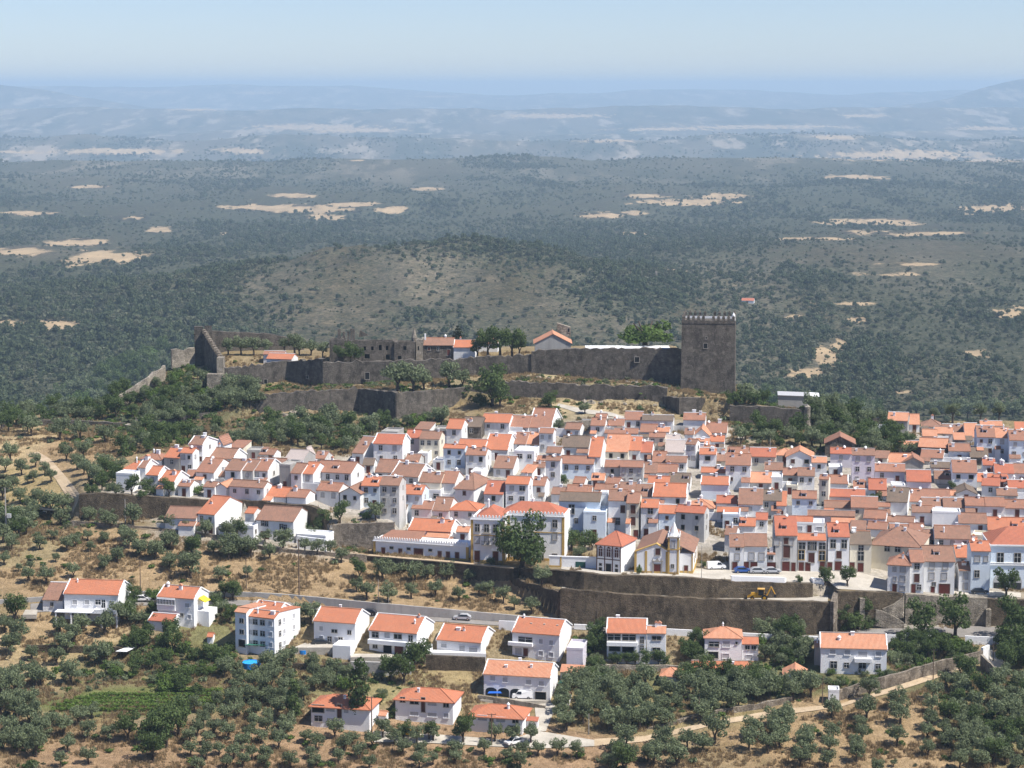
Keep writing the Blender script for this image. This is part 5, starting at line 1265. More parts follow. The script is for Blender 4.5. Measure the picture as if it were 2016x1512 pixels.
# ------------------------------------------------------------------ the small roofs between: sheds, back wings and yard buildings that close the gaps of the town
def fill_town():
    rg = random.Random(77)
    town = [(690,868),(870,832),(930,812),(1085,812),(1130,830),(1320,832),(1345,822),(1430,830),(1440,872),(1640,905),(1660,880),(1790,905),(1800,835),(2030,835),(2030,1060),(1945,1075),(1870,1085),(1640,1055),(1500,1060),(1430,1045),(1400,1000),(1300,1050),(1215,1000),(1110,985),(1000,1000),(880,1020),(790,1000),(700,985),(520,975),(330,955),(240,925),(330,880),(430,860),(540,890),(690,905)]
    holes = [(1345,870,1375,965),(1105,1035,1180,1095),(1085,835,1110,865),(1095,925,1125,958),(1700,955,1740,1000),(1310,1040,1425,1130),(640,985,700,1050),(1860,935,1890,970),(1440,850,1640,885)]
    import itertools
    n = 0
    for v in range(838, 1075, 7):
        u = 235
        while u < 2030:
            w = rg.choice((20, 24, 28)); hh = 13
            a = (u, v, u + w, v + hh); u += 6
            cu, cv = (a[0] + a[2]) / 2, (a[1] + a[3]) / 2
            if not (inpoly(a[0], cv, town) and inpoly(a[2], cv, town)): continue
            if any(h[0] < a[2] and h[2] > a[0] and h[1] < a[3] and h[3] > a[1] for h in holes): continue
            A = (a[2] - a[0]) * (a[3] - a[1]); ov = 0
            for c in COVER_PX:
                x = min(a[2], c[2]) - max(a[0], c[0]); y = min(a[3], c[3]) - max(a[1], c[1])
                if x > 0 and y > 0: ov += x * y
            if ov > A * .38: continue
            kind = rg.choice('ggggsst'); roof = rg.choice('bbmmgopr')
            ve = v + 8 + rg.uniform(-1, 2)
            house(a[0] - 1, a[2] + 1, ve, v - rg.uniform(2, 5), v + 24, roof, rg.choice('wwwwcgnq'), rg.uniform(4, 18), kind, win=rg.choice((0, 1, 1, 2)), chim=rg.choice((0, 0, 1)), row='E' if cu < 650 else 'F' if cu < 1100 else 'G' if cu < 1512 else 'H', depth=None if kind == 'g' else 6)
            n += 1; u += 10
    print('fill', n)
fill_town()
# ------------------------------------------------------------------ mansion with scalloped parapets
def trimmed_block(root, x0, x1, y0, y1, z0, z1, name='wall', mat='n', base=1.0, courses=(), corner=.55, front=True, right=True):
    MB().box(x0, x1, y0, y1, z0 - 3, z1).put(name, mat, root)
    t = MB(); e = .05
    t.box(x0 - e, x1 + e, y0 - e, y0 + .02, z0 - 3, z0 + base)
    for c in (x0 - e, x1 - corner): t.box(c, c + corner + e, y0 - e - .01, y0 + .02, z0 + base + .002, z1 - .02)
    t.box(x1 - .02, x1 + e, y0 + .03, y1, z0 - 3, z0 + base); t.box(x1 - .02, x1 + e + .01, y0 + .03, y0 + corner, z0 + base + .002, z1 - .02)
    for c in courses: t.box(x0 - e - .03, x1 + e + .03, y0 - .09, y0 + .02, c, c + .22)
    t.put('ochre_band', 'y', root)
    cn = MB(); cn.box(x0 - .2, x1 + .2, y0 - .22, y1 + .1, z1 + .002, z1 + .2); cn.put('cornice', 'n', root)
def scallops(root, x0, x1, y, z, n, axis='x'):
    b = MB(); w = abs(x1 - x0) / n * .62
    b.prism([(-w/2, -.1, 0), (w/2, -.1, 0), (w/2, -.1, .3), (w*.28, -.1, .55), (0, -.1, .66), (-w*.28, -.1, .55), (-w/2, -.1, .3)], (0, .22, 0))
    me = b.mesh('parapet_merlon', 'n')
    for i in range(n):
        x = x0 + (x1 - x0) * (i + .5) / n
        link('parapet_merlon', me, root, (x, y, z) if axis == 'x' else (y, x, z), 0 if axis == 'x' else math.pi / 2)
    p = MB()
    if axis == 'x': p.box(x0, x1, y - .12, y + .14, z - .42, z - .002)
    else: p.box(y - .14, y + .12, x0, x1, z - .42, z - .002)
    p.put('parapet', 'n', root)
def balcony(root, x, y, z, w):
    b = MB(); b.box(x - w/2, x + w/2, y - .75, y, z - .1, z); b.put('balcony_slab', 'surround', root)
    r = MB()
    for i in range(9):
        xx = x - w/2 + .03 + (w - .06) * i / 8; r.box(xx - .02, xx + .02, y - .74, y - .70, z, z + .95)
    r.box(x - w/2, x + w/2, y - .76, y - .68, z + .92, z + .98)
    for sx in (-1, 1): r.box(x + sx * (w/2 - .03) - .02, x + sx * (w/2 - .03) + .02, y - .7, y, z + .92, z + .98)
    r.put('railing', 'iron', root)
def mansion():
    # main three-storey block
    D = 531.5; s = D / FPX; rot = math.radians(-10)
    base = P(962, 1113, D); root = link('mansion', None, loc=base, rotz=rot)
    def Zv(v): return zat(v, D) - base.z
    x0 = (926 - 962) * s; x1 = (994 - 962) * s; z1 = Zv(1024)
    trimmed_block(root, x0, x1, 0, 12, 0, z1, courses=(Zv(1055),), base=1.3)
    scallops(root, x0, x1, 0, z1 + .62, 10); scallops(root, 0.2, 7.0, x1, z1 + .62, 7, 'y')
    for u in (939, 958, 976):
        x = (u - 962) * s
        window(root, x, -.03, Zv(1040), 1.15, 1.9, 'p'); window(root, x, -.03, Zv(1063), 1.15, 1.9, 's')
    for u in (938.5, 976): window(root, (u - 962) * s, -.03, Zv(1098) + .2, 1.3, 2.9, 'd', 0, 'door')
    balcony(root, (958 - 962) * s, -.03, Zv(1049), 2.2); balcony(root, (958 - 962) * s, -.03, Zv(1072), 2.4)
    # wing set back to the right
    wx0 = x1 + .02; wy = 4.6; wx1 = x1 + 14.2; zw = z1 + .45
    r2 = root
    trimmed_block(r2, wx0, wx1, wy, 15, 0, zw, name='wing_wall', courses=(Zv(1055) + .3,), base=1.3)
    scallops(r2, wx0 + .2, wx1, wy, zw + .62, 16)
    for i, fx in enumerate((.36, .60, .84)):
        x = wx0 + (wx1 - wx0) * fx
        window(r2, x, wy - .03, Zv(1034), 1.1, 1.9, 'p')
        if i != 1: window(r2, x, wy - .03, Zv(1058), 1.1, 1.8, 's')
        window(r2, x, wy - .03, 1.6, 1.1, 1.9, 's')
    window(r2, x1 + .02, 2.0, Zv(1040), 1.0, 1.8, 'p', math.pi / 2); window(r2, x1 + .02, 2.0, Zv(1063), 1.0, 1.8, 's', math.pi / 2)
    # orange hipped roofs behind the parapets
    def hip(xa, xb, ya, yb, z, h, nm='roof'):
        b = MB(); k = min(xb - xa, yb - ya) / 2 * .96
        horizontal = (xb - xa) >= (yb - ya)
        p = [(xa, ya, z), (xb, ya, z), (xb, yb, z), (xa, yb, z)]
        a, c = ((xa + k, (ya + yb) / 2, z + h), (xb - k, (ya + yb) / 2, z + h)) if horizontal else (((xa + xb) / 2, ya + k, z + h), ((xa + xb) / 2, yb - k, z + h))
        b.v += p + [a, c]
        b.f += [(0, 1, 5, 4), (1, 2, 5), (2, 3, 4, 5), (3, 0, 4)] if horizontal else [(0, 1, 4), (1, 2, 5, 4), (2, 3, 5), (3, 0, 4, 5)]
        b.f.append((3, 2, 1, 0))
        return b.put(nm, ROOF['r'], root)
    hip(x0 + .5, x1 - .3, .6, 11.6, z1 + .25, 2.3); hip(wx0 - 2, wx1 - .4, wy + .6, 14.6, zw + .25, 2.5)
    for (x, y) in ((-1.2, 6.5), (9.5, 10)): chimney(root, x, y, z1 + 2.2, .7, 1.5, 2)
    tag(root, 'tall white mansion with ochre trim, scalloped parapet and iron balconies', 'mansion')
    # low battlemented wing to the left
    D2 = 540.0; s2 = D2 / FPX; rot2 = math.radians(-17)
    base = P(828, 1101, D2); r = link('long_low_wing', None, loc=base, rotz=rot2)
    w = (924 - 732) * s2 / math.cos(rot2); z1 = zat(1071, D2) - base.z
    trimmed_block(r, -w/2, w/2, 0, 7, 0, z1, base=.9)
    scallops(r, -w/2, w/2, 0, z1 + .62, 38)
    def X(u): return (u - 828) * s2 / math.cos(rot2)
    for u in (752, 787, 867, 883.5, 902): window(r, X(u), -.03, 1.25, 1.0, 2.3, 'd', 0, 'door')
    window(r, X(824), -.03, 1.4, 2.4, 2.6, 'd', 0, 'garage_door')
    for u in (769, 804, 848): window(r, X(u), -.03, 2.45, .9, .55, 'n')
    b = MB(); b.hexa([(-w/2 + .4, .5, z1 + .1), (-1, .5, z1 + .1), (-1, 7, z1 + 1.6), (-w/2 + 2.5, 7, z1 + 1.6)], [(-w/2 + .4, .5, z1 + .25), (-1, .5, z1 + .25), (-1, 7, z1 + 1.75), (-w/2 + 2.5, 7, z1 + 1.75)])
    b.put('roof', ROOF['m'], r)
    tag(r, 'long low white wing with row of brown doors and scalloped parapet', 'building')
    # garden wall with green gate
    D3 = 523.0; s3 = D3 / FPX; base = P(1133, 1124, D3); g = link('garden_wall', None, loc=base, rotz=math.radians(-9))
    w = (1178 - 1072) * s3; MB().box(-w/2, w/2, 0, .4, -3, zat(1097, D3) - base.z).put('wall', 'n', g)
    t = MB(); t.box(-w/2, -w/2 + 3, -.04, .02, -3, 1.2); t.box(-w/2 + 2.6, -w/2 + 3, -.05, .02, 1.202, zat(1097, D3) - base.z - .01); t.put('ochre_band', 'y', g)
    MB().box((1133-1133)*s3, (1153-1133)*s3, -.06, .05, -.2, 2.3).put('green_gate', 'door_green', g)
    MB().box(-w/2 - .1, w/2 + .1, -.1, .5, zat(1097, D3) - base.z + .002, zat(1097, D3) - base.z + .15).put('coping', 'white_paint', g)
    tag(g, 'white garden wall with dark green gate right of the mansion', 'wall')
mansion()

# ------------------------------------------------------------------ ornate little house, church
def ornate():
    h = house(1174, 1222, 1073, 1045, 1131, 'r', 'n', 24, kind='h', wins=[], chim=0, pitch=.5, D=518, label='small ornate white and brown pavilion with red hipped roof', row='x', cat='pavilion')
    r = h['root']; w = h['w']; he = h['he']
    b = MB()
    for x in (-w/2 + .1, -w/2 + w * .34, w/2 - w * .34, w/2 - .1): b.box(x - .12, x + .12, -.05, .01, 0, he)
    b.box(-w/2, w/2, -.07, .01, he * .5, he * .5 + .2); b.box(-w/2, w/2, -.07, .01, he - .25, he); b.put('brown_trim', 'shutter_brown', r)
    for x in (-w * .33, 0, w * .33): window(r, x, -.02, he * .73, 1.0, 1.9, 'w')
    arch = MB()
    for x in (-w * .33, 0, w * .33):
        arch.prism([(x - .75, -.06, he * .58), (x - .75, -.06, he * .86), (x, -.06, he * .95), (x + .75, -.06, he * .86), (x + .75, -.06, he * .58)], (0, .06, 0))
    arch.put('dark_panel', 'shutter_brown', r)
    window(r, 0, -.02, 1.3, 1.3, 2.6, 'n', 0, 'door')
    for x in (-w * .33, w * .33): window(r, x, -.02, 1.1, .7, .9, 'n'); window(r, x, -.02, 2.3, .6, .5, 'n')
ornate()
def church():
    D = 517.0; s = D / FPX; base = P(1290, 1132, D); root = link('church', None, loc=base, rotz=math.radians(-9))
    def Z(v): return zat(v, D) - base.z
    def X(u): return (u - 1290) * s
    xl, xr = X(1249), X(1314); apex = X(1292)
    f = MB(); f.prism([(xl, 0, -4), (xr, 0, -4), (xr, 0, Z(1083)), (apex, 0, Z(1070)), (xl, 0, Z(1087))], (0, 1.0, 0)); f.put('facade', 'n', root)
    n = MB(); n.prism([(xl + .3, 1.01, -4), (xr - .3, 1.01, -4), (xr - .3, 1.01, Z(1086)), (apex, 1.01, Z(1074)), (xl + .3, 1.01, Z(1090))], (0, 17, 0)); n.put('nave_wall', 'n', root)
    rf = MB(); zt = Z(1073) + .15
    for (xe, ze) in ((xl, Z(1089)), (xr, Z(1085))):
        A = [(xe, .9, ze), (apex, .9, zt), (apex, 18.3, zt), (xe, 18.3, ze)]
        if xe > apex: A = [A[1], A[0], A[3], A[2]]
        rf.hexa(A, [(p[0], p[1], p[2] + .18) for p in A])
    rf.put('roof', ROOF['b'], root)
    t = MB(); e = .05
    for u in (1250, 1271, 1313): t.box(X(u) - .28, X(u) + .28, -e, .01, -3, Z(1083) - .3)
    t.box(xl, xr, -e - .01, .01, -3, .9)
    t.put('ochre_band', 'y', root)
    g = MB()
    for (a, b_) in (((xl - .15, Z(1086.5)), (apex, Z(1069.5))), ((apex, Z(1069.5)), (xr + .15, Z(1082.5)))):
        g.hexa([(a[0], -.15, a[1] - .22), (b_[0], -.15, b_[1] - .22), (b_[0], 1.1, b_[1] - .22), (a[0], 1.1, a[1] - .22)], [(a[0], -.15, a[1]), (b_[0], -.15, b_[1]), (b_[0], 1.1, b_[1]), (a[0], 1.1, a[1])])
    g.put('gable_coping', 'y', root)
    window(root, X(1295), -.02, Z(1086), 1.1, 1.6, 'b'); window(root, X(1294), -.02, 1.35, 1.6, 2.7, 'd', 0, 'door')
    p = MB(); x = X(1294); p.box(x - 1.2, x - .95, -.14, .01, 0, 3.3).box(x + .95, x + 1.2, -.14, .01, 0, 3.3).box(x - 1.35, x + 1.35, -.18, .01, 3.3, 3.55)
    p.cyl((x - 1.1, -.05, 3.55), (x - 1.1, -.05, 4.1), .14, .03, 6).cyl((x + 1.1, -.05, 3.55), (x + 1.1, -.05, 4.1), .14, .03, 6).prism([(x - .5, -.12, 3.55), (x + .5, -.12, 3.55), (x, -.12, 4.2)], (0, .12, 0))
    p.put('stone_portal', 'surround', root)
    # bell tower
    tx0, tx1 = X(1315.5), X(1337); td = 3.0; zt = Z(1057)
    b = MB(); b.box(tx0, tx1, -.35, td, -4, zt); b.put('bell_tower', 'n', root)
    c = MB()
    for xx in (tx0, tx1 - .35): c.box(xx - .04, xx + .39, -.41, -.34, -3, zt - .01)
    c.box(tx1 - .02, tx1 + .05, -.33, 0, -3, zt - .01); c.box(tx1 - .02, tx1 + .05, td - .35, td, -3, zt - .01)
    c.box(tx0 - .12, tx1 + .12, -.5, td + .1, Z(1081), Z(1081) + .25); c.box(tx0 - .05, tx1 + .05, -.42, -.34, -3, .9); c.put('ochre_band', 'y', root)
    k = MB(); k.box(tx0 - .25, tx1 + .25, -.6, td + .2, zt + .002, zt + .25); k.put('cornice', 'surround', root)
    xm = (tx0 + tx1) / 2; ym = (td - .35) / 2
    sp = MB(); i = 0; rr = (tx1 - tx0) / 2 * .92
    for (z0_, r0, z1_, r1) in ((zt + .26, rr, zt + .9, rr * .72), (zt + .9, rr * .72, Z(1028), .05)): sp.cyl((xm, ym, z0_), (xm, ym, z1_), r0 * 1.2, r1 * 1.2, 8)
    sp.put('spire', 'n', root)
    pn = MB().cyl((0, 0, 0), (0, 0, .5), .2, .16, 6).cyl((0, 0, .5), (0, 0, .95), .18, .02, 6).mesh('pinnacle', 'n')
    for (xx, yy) in ((tx0, -.3), (tx1, -.3), (tx0, td - .1), (tx1, td - .1)): link('pinnacle', pn, root, (xx, yy, zt + .25))
    window(root, X(1326), -.38, Z(1070), .8, 1.7, 's'); window(root, tx1 + .02, ym, Z(1070), .7, 1.6, 'n', math.pi / 2); window(root, X(1325), -.38, Z(1113), .6, .9, 'p')
    # side aisle on the right
    ax0, ax1 = tx1 + .06, X(1392) ; 
    a = MB(); a.box(tx1 + .1, tx1 + 3.2, 2.2, 18, -4, Z(1092)); a.put('aisle_wall', 'n', root)
    ar = MB(); A = [(xr - .5, 2.0, Z(1066)), (tx1 + 3.6, 2.0, Z(1090)), (tx1 + 3.6, 18.4, Z(1090)), (xr - .5, 18.4, Z(1066))]
    ar.hexa(A, [(p_[0], p_[1], p_[2] + .18) for p_ in A]); ar.put('aisle_roof', ROOF['b'], root)
    o = MB(); o.box(tx1 + .1, tx1 + 3.24, 2.15, 2.19, -3, .8).box(tx1 + 2.9, tx1 + 3.25, 2.14, 2.21, .802, Z(1092)); o.box(tx1 + 3.2, tx1 + 3.25, 2.25, 18, -3, .8)
    for yy in (8, 13, 17.5): o.box(tx1 + 3.2, tx1 + 3.26, yy, yy + .4, .802, Z(1093))
    o.put('ochre_band', 'y', root)
    window(root, tx1 + 3.22, 6, 3.0, .8, 1.2, 'p', math.pi / 2); window(root, tx1 + 3.22, 11, 3.0, .8, 1.2, 'p', math.pi / 2); window(root, tx1 + 1.6, 2.18, 1.1, .9, 2.0, 'd', 0, 'door')
    tag(root, 'white church with ochre edges, brown portal and pointed bell tower', 'church')
church()
# large white public building at the right edge
def hall():
    D = 521.0; s = D / FPX; base = P(1985, 1174, D); root = link('public_hall', None, loc=base, rotz=math.radians(-4))
    def Z(v): return zat(v, D) - base.z
    def X(u): return (u - 1985) * s
    x0, x1 = X(1948), X(2075); zt = Z(1075)
    MB().box(x0, x1, 0, 14, -4, zt).put('wall', 'b', root)
    c = MB(); c.box(x0 - .35, x1, -.4, 14.2, zt + .002, zt + .35); c.box(x0 - .2, x1, -.25, .01, Z(1113), Z(1113) + .35); c.box(x0 - .2, x1, -.28, .01, Z(1109), Z(1109) + .2); c.put('cornice', 'n', root)
    b = MB(); z = zt + .36; b.v += [(x0 - .2, -.2, z), (x1, -.2, z), (x1, 14, z), (x0 - .2, 14, z), (x0 + 5, 7, z + 3.2), (x1 - 5, 7, z + 3.2)]; b.f += [(0,1,5,4),(1,2,5),(2,3,4,5),(3,0,4),(3,2,1,0)]
    b.put('roof', ROOF['r'], root)
    for u in (1967, 2001, 2040): window(root, X(u), -.02, Z(1100), 1.5, 2.8, 'p')
    for u in (1965, 2000, 2035):
        x = X(u); a = MB(); w = 1.35
        pts = [(x - w, -.03, -.5), (x + w, -.03, -.5), (x + w, -.03, 3.6)] + [(x + w * (1 - (k / 5) ** 1.6), -.03, 3.6 + 2.2 * (k / 5) ** .8) for k in range(1, 6)] + [(x - w * (1 - (k / 5) ** 1.6), -.03, 3.6 + 2.2 * (k / 5) ** .8) for k in range(4, 0, -1)] + [(x - w, -.03, 3.6)]
        a.prism(pts, (0, .05, 0)); a.put('pointed_arch', 'shutter', root)
        MB().box(x - w * .85, x + w * .85, -.07, -.04, -.5, 3.4).put('door', 'door_grey', root)
    tag(root, 'large pale public building with pointed arches and orange hipped roof', 'building')
hall()

# ------------------------------------------------------------------ modern houses below the road
def B4(ox, oy): return lambda x, y: (ox + x / 4, oy + y / 4)
def modern(ox, oy, x0, x1, ve, vr, vb, label, roof='o', rot=14, kind='g', wins=(), chim=1, par=True, **k):
    W = [(ox + q[0] / 4, oy + q[1] / 4, q[2], q[3], q[4]) for q in wins]
    return house(ox + x0/4, ox + x1/4, oy + ve/4, oy + vr/4, oy + vb/4, roof, k.pop('wall', 'n'), rot, kind, wins=W, chim=chim, par=par, label=label, row='x', **k)
h = modern(0,1050,500,945,480,372,690,'wide white two-storey house with orange roof and pillared verandah', rot=7, wins=[(586,545,1.1,1.1,'x'),(688,543,1.1,1.1,'x'),(780,540,1.4,1.2,'w'),(822,552,1.0,2.0,'w'),(892,545,1.1,1.1,'x'),(580,628,1.1,.9,'p'),(688,628,1.0,.9,'p'),(632,640,.9,1.8,'p')])
r = h['root']; b = MB(); w = h['w']; b.box(-w/2 - 1.6, w/2 + .4, -2.6, -.02, 2.45, 2.65)
for i in range(5): b.box(-w/2 - 1.5 + (w + 1.6) * i / 4, -w/2 - 1.2 + (w + 1.6) * i / 4, -2.5, -2.2, -3, 2.448)
b.put('verandah', 'n', r); balc = MB(); balc.box(w*.1, w/2 + .3, -2.58, -2.45, 2.652, 3.4).box(w*.1, w*.1 + .1, -2.44, -.05, 2.652, 3.4); balc.put('balcony_wall', 'n', r)
modern(0,1050,335,498,525,392,620,'low white annex with old brown roof beside the pillared house','b',7,wins=[(410,560,.6,1.0,'p')],chim=0,par=False)
h = modern(0,1050,1235,1540,507,420,725,'white house with glazed upper balcony and yellow awning', rot=17, wins=[(1484,560,1.1,1.0,'x'),(1438,640,.7,.8,'p'),(1500,650,.8,1.0,'x')], chim=2)
r = h['root']; w = h['w']; gl = MB(); gl.box(-w/2, -w/2 + w*.5, -.5, -.01, h['he'] - 3.1, h['he'] - .1); gl.put('balcony', 'n', r)
for i in range(6): window(r, -w/2 + .45 + i * w * .5 / 6, -.5, h['he'] - 1.1, .55, 1.2, 'w')
aw = MB(); aw.hexa([(w/2 + .3, 2, h['he'] - .6), (w/2 + 2.0, 2, h['he'] - 1.2), (w/2 + 2.0, 5, h['he'] - 1.2), (w/2 + .3, 5, h['he'] - .6)], [(w/2 + .3, 2, h['he'] - .1), (w/2 + 2.0, 2, h['he'] - 1.1), (w/2 + 2.0, 5, h['he'] - 1.1), (w/2 + .3, 5, h['he'] - .1)]); aw.put('awning', 'awning_yellow', r)
pc = MB().box(w/2 + .02, w/2 + 3.0, 1.8, 6.5, -3, h['he'] - 3.2); pc.put('terrace', 'n', r)
modern(0,1050,1165,1372,692,636,772,'small white outbuilding with red roof in front of the glazed-balcony house','r',17,wins=[(1315,718,.9,.6,'p')],chim=0)
h = modern(450,1150,145,372,262,212,560,'four-storey white apartment house with rows of windows and orange roof', rot=24, depth=12, chim=2, par=False, wins=[(x, y, 1.1, 1.1, st) for y, st in ((302,'p'),(388,'p'),(470,'p')) for x in (210,272)] + [(x, y, 1.0, 1.1, 'x') for y in (302,388,470) for x in (170,338)])
r = h['root']
for yy in (2.5, 4.5, 9): 
    for k in range(3): window(r, h['w']/2 + .01, yy, h['he'] - 1.3 - 2.7 * k, .9, 1.1, 'x' if yy > 3 else 'p', math.pi / 2)
modern(450,1150,52,148,222,190,545,'left wing of the apartment house with a shaded porch','p',24,wins=[(108,288,1.0,1.0,'p'),(108,375,1.0,1.0,'p'),(108,465,1.6,1.6,'n')],chim=0,par=False,depth=9)
modern(450,1150,180,400,212,142,330,'raised top storey of the apartment house with orange roof','o',24,wins=[(300,228,3,.5,'p')],chim=2,par=True,D=501)
modern(450,1150,665,1005,300,192,480,'white house with small pool terrace left of the balcony house', rot=16, wins=[(726,357,.9,1.1,'x'),(835,370,1.3,.7,'p'),(958,372,.8,.9,'p'),(724,432,1.0,1.0,'x'),(795,440,.9,1.4,'p'),(848,440,.9,1.4,'x'),(885,440,.9,1.4,'p')])
h = modern(450,1150,1100,1490,376,247,552,'white house with long balcony and tall roof chimney', rot=18, chim=2, wins=[(1248,405,1.3,1.3,'x'),(1336,410,1.8,1.0,'p'),(1440,420,.9,1.6,'p'),(1150,410,1.5,1.2,'p'),(1148,495,1.0,1.2,'p'),(1250,510,1.9,2.2,'n'),(1344,512,2.0,2.2,'d')])
r = h['root']; w = h['w']; MB().box(-w/2, w/2 + .1, -1.1, -.02, h['he'] - 3.0, h['he'] - 2.0).put('balcony', 'n', r)
modern(850,1180,35,392,330,207,440,'low white villa on a walled terrace with white garden walls', rot=17, chim=2, wins=[(92,372,1.3,.9,'x'),(240,387,1.3,1.5,'x'),(330,390,2.0,1.2,'x')])
h = modern(850,1180,630,1007,270,152,470,'white three-window house with corner balcony and three skylights', rot=17, wins=[(860,328,.9,1.1,'x'),(943,332,.9,1.1,'x'),(860,423,1.0,1.1,'x'),(942,427,1.0,1.1,'x'),(735,325,3.2,1.2,'p'),(738,422,1.0,1.8,'d'),(680,420,1.6,1.6,'x')])
r = h['root']; w = h['w']; MB().box(-w/2 - .8, -w/2 + w*.45, -1.0, -.02, h['he'] - 3.0, h['he'] - 2.2).put('balcony', 'n', r)
sk = MB()
for i in range(3): sk.box(-w*.2 + i * w * .28, -w*.2 + i * w * .28 + .5, h['h']*.55, h['h']*.55 + .5, h['he'] + h['rise']*.6, h['he'] + h['rise']*.6 + .32)
sk.put('skylight', 'surround', r)
h = modern(850,1180,402,937,602,492,780,'long white house with three garage arches and a dark garage door','p', 12, chim=3, wins=[(475,632,1.1,1.1,'x'),(576,637,1.1,1.1,'x'),(766,647,1.1,1.1,'x'),(868,652,1.1,1.1,'x'),(862,752,2.4,1.9,'n'),(764,730,1.0,1.2,'x')])
r = h['root']
for u in (458, 560, 662):
    x = (850 + u/4 - h['um']) * h['s']; a = MB(); ww = 1.25
    pts = [(x - ww, -.05, -.4), (x + ww, -.05, -.4)] + [(x + ww * math.cos(t * math.pi / 8), -.05, 1.5 + .7 * math.sin(t * math.pi / 8)) for t in range(9)]
    a.prism(pts, (0, .06, 0)); a.put('arch_opening', 'glass', r)
h = modern(850,1180,1375,1690,266,155,505,'white house with two glazed balconies and a lower right wing', rot=5, chim=1, wins=[(1432,300,2.9,1.4,'p'),(1552,300,3.0,1.4,'p'),(1657,318,.8,1.5,'p'),(1438,390,2.5,1.1,'n'),(1545,395,2.6,1.2,'n'),(1657,380,.8,1.1,'p')])
r = h['root']; w = h['w']; MB().box(-w/2, w*.28, -.9, -.02, h['he'] - 2.9, h['he'] - 2.0).put('balcony', 'n', r)
modern(850,1180,1692,1842,268,215,508,'right wing of the glazed-balcony house with stacked small windows','p',5,wins=[(1768,305,2.0,.9,'p'),(1768,393,1.7,.7,'p'),(1768,467,1.7,.7,'x')],chim=2,par=False)
modern(850,1180,1012,1190,575,520,645,'small white annex with pinkish roof beneath a lilac terrace wall','p',10,wins=[(1107,595,.9,1.0,'p')],chim=0,par=False,kind='s')
modern(850,1180,1060,1190,400,390,585,'lilac terrace block behind the pinkish-roofed annex','p',10,kind='t',wall='l',wins=[],depth=8)
modern(850,1180,985,1082,785,738,835,'small brown-roofed shed beside the arched house','b',10,wall='w',wins=[],chim=0,par=False)
modern(1300,1180,345,642,302,216,480,'white house with faceted orange roof and slender white chimney','p',4,kind='h',wins=[(420,355,2.2,1.1,'p'),(518,352,1.6,1.4,'x'),(600,343,.4,.5,'p'),(415,440,2.2,1.5,'n'),(515,445,1.5,1.1,'x')],chim=1)
modern(1300,1180,640,772,352,300,480,'lower right wing of the faceted-roof house','o',4,wins=[(684,380,.9,.9,'p'),(735,380,.9,.9,'p'),(700,455,1.4,1.0,'x')],chim=0,par=False)
h = modern(1300,1180,1258,1782,387,272,590,'large white villa with broad orange roof above the walled track','p',6,wins=[(1352,418,1.2,1.1,'x'),(1468,420,1.2,1.1,'x'),(1590,430,2.0,1.3,'x'),(1716,425,1.2,1.2,'x'),(1362,520,1.4,1.6,'p'),(1464,520,1.0,1.1,'p'),(1590,520,1.5,1.2,'p'),(1716,523,1.0,1.1,'p')],chim=2)
r = h['root']; w = h['w']; MB().box(w*.01, w*.27, -1.0, -.02, h['he'] - 3.0, h['he'] - 2.1).put('balcony', 'n', r)
modern(1300,1180,1212,1258,372,330,520,'narrow brick-red annex at the left end of the large villa','p',6,wins=[],chim=1,par=False,wall='q')
modern(1300,1180,245,742,548,490,590,'long low outbuilding with bright orange roof among the bushes','o',2,wins=[],chim=1,par=False)
modern(1300,1180,968,1150,605,560,665,'small pale-gabled outbuilding with orange roof below the white villa','p',8,kind='f',wins=[],chim=0,par=False,depth=6)
modern(1300,1180,0,155,603,536,690,'small white garden hut with orange hipped roof among olives','p',8,kind='h',wins=[(38,615,.6,.5,'p'),(115,610,.6,.4,'p')],chim=0,par=False,wall='w')
modern(450,1150,640,1120,970,872,1140,'white two-storey house with hipped roof half hidden by a tall tree','o',12,kind='h',wins=[(698,990,2.6,1.6,'n'),(800,990,1.9,1.0,'x'),(874,1000,.9,3.0,'b'),(930,995,1.0,.9,'x'),(700,1070,1.6,1.2,'p'),(800,1075,1.6,.9,'x')],chim=1,par=False,over=.5)
modern(450,1150,1305,1775,915,817,1090,'white two-storey house with hipped roof and brown central panel','o',12,kind='h',wins=[(1365,920,1.0,1.1,'p'),(1460,930,1.8,1.0,'p'),(1533,950,.8,3.2,'b'),(1606,935,2.0,1.0,'x'),(1720,940,1.1,1.0,'p'),(1460,1025,1.8,.9,'x'),(1606,1025,2.0,.9,'x'),(1720,1025,1.0,1.0,'x')],chim=1,par=False,over=.5)
modern(850,1180,285,720,925,827,1045,'low white villa with hipped orange roof beside the driveway','o',12,kind='h',wins=[(396,940,2.0,1.1,'x'),(545,945,2.0,1.1,'x'),(664,945,1.2,1.0,'p'),(470,965,.7,2.4,'b'),(650,1000,2.4,.7,'p')],chim=1,par=False,over=.5)
modern(850,1180,728,835,955,940,1010,'small red lean-to roof attached by the driveway','r',12,kind='s',wins=[],chim=0,par=False)
modern(450,1150,1182,1240,1035,1005,1090,'tiny white shed with pink roof beside the tall-tree house','p',12,wins=[],chim=0,par=False)
modern(1300,1180,1322,1408,728,722,825,'white transformer block at the foot of the rubble wall','w',6,kind='t',wins=[],depth=3)
modern(0,1050,1632,1676,815,790,870,'tiny white well-house with orange roof in the green garden','o',6,wins=[],chim=0,par=False)
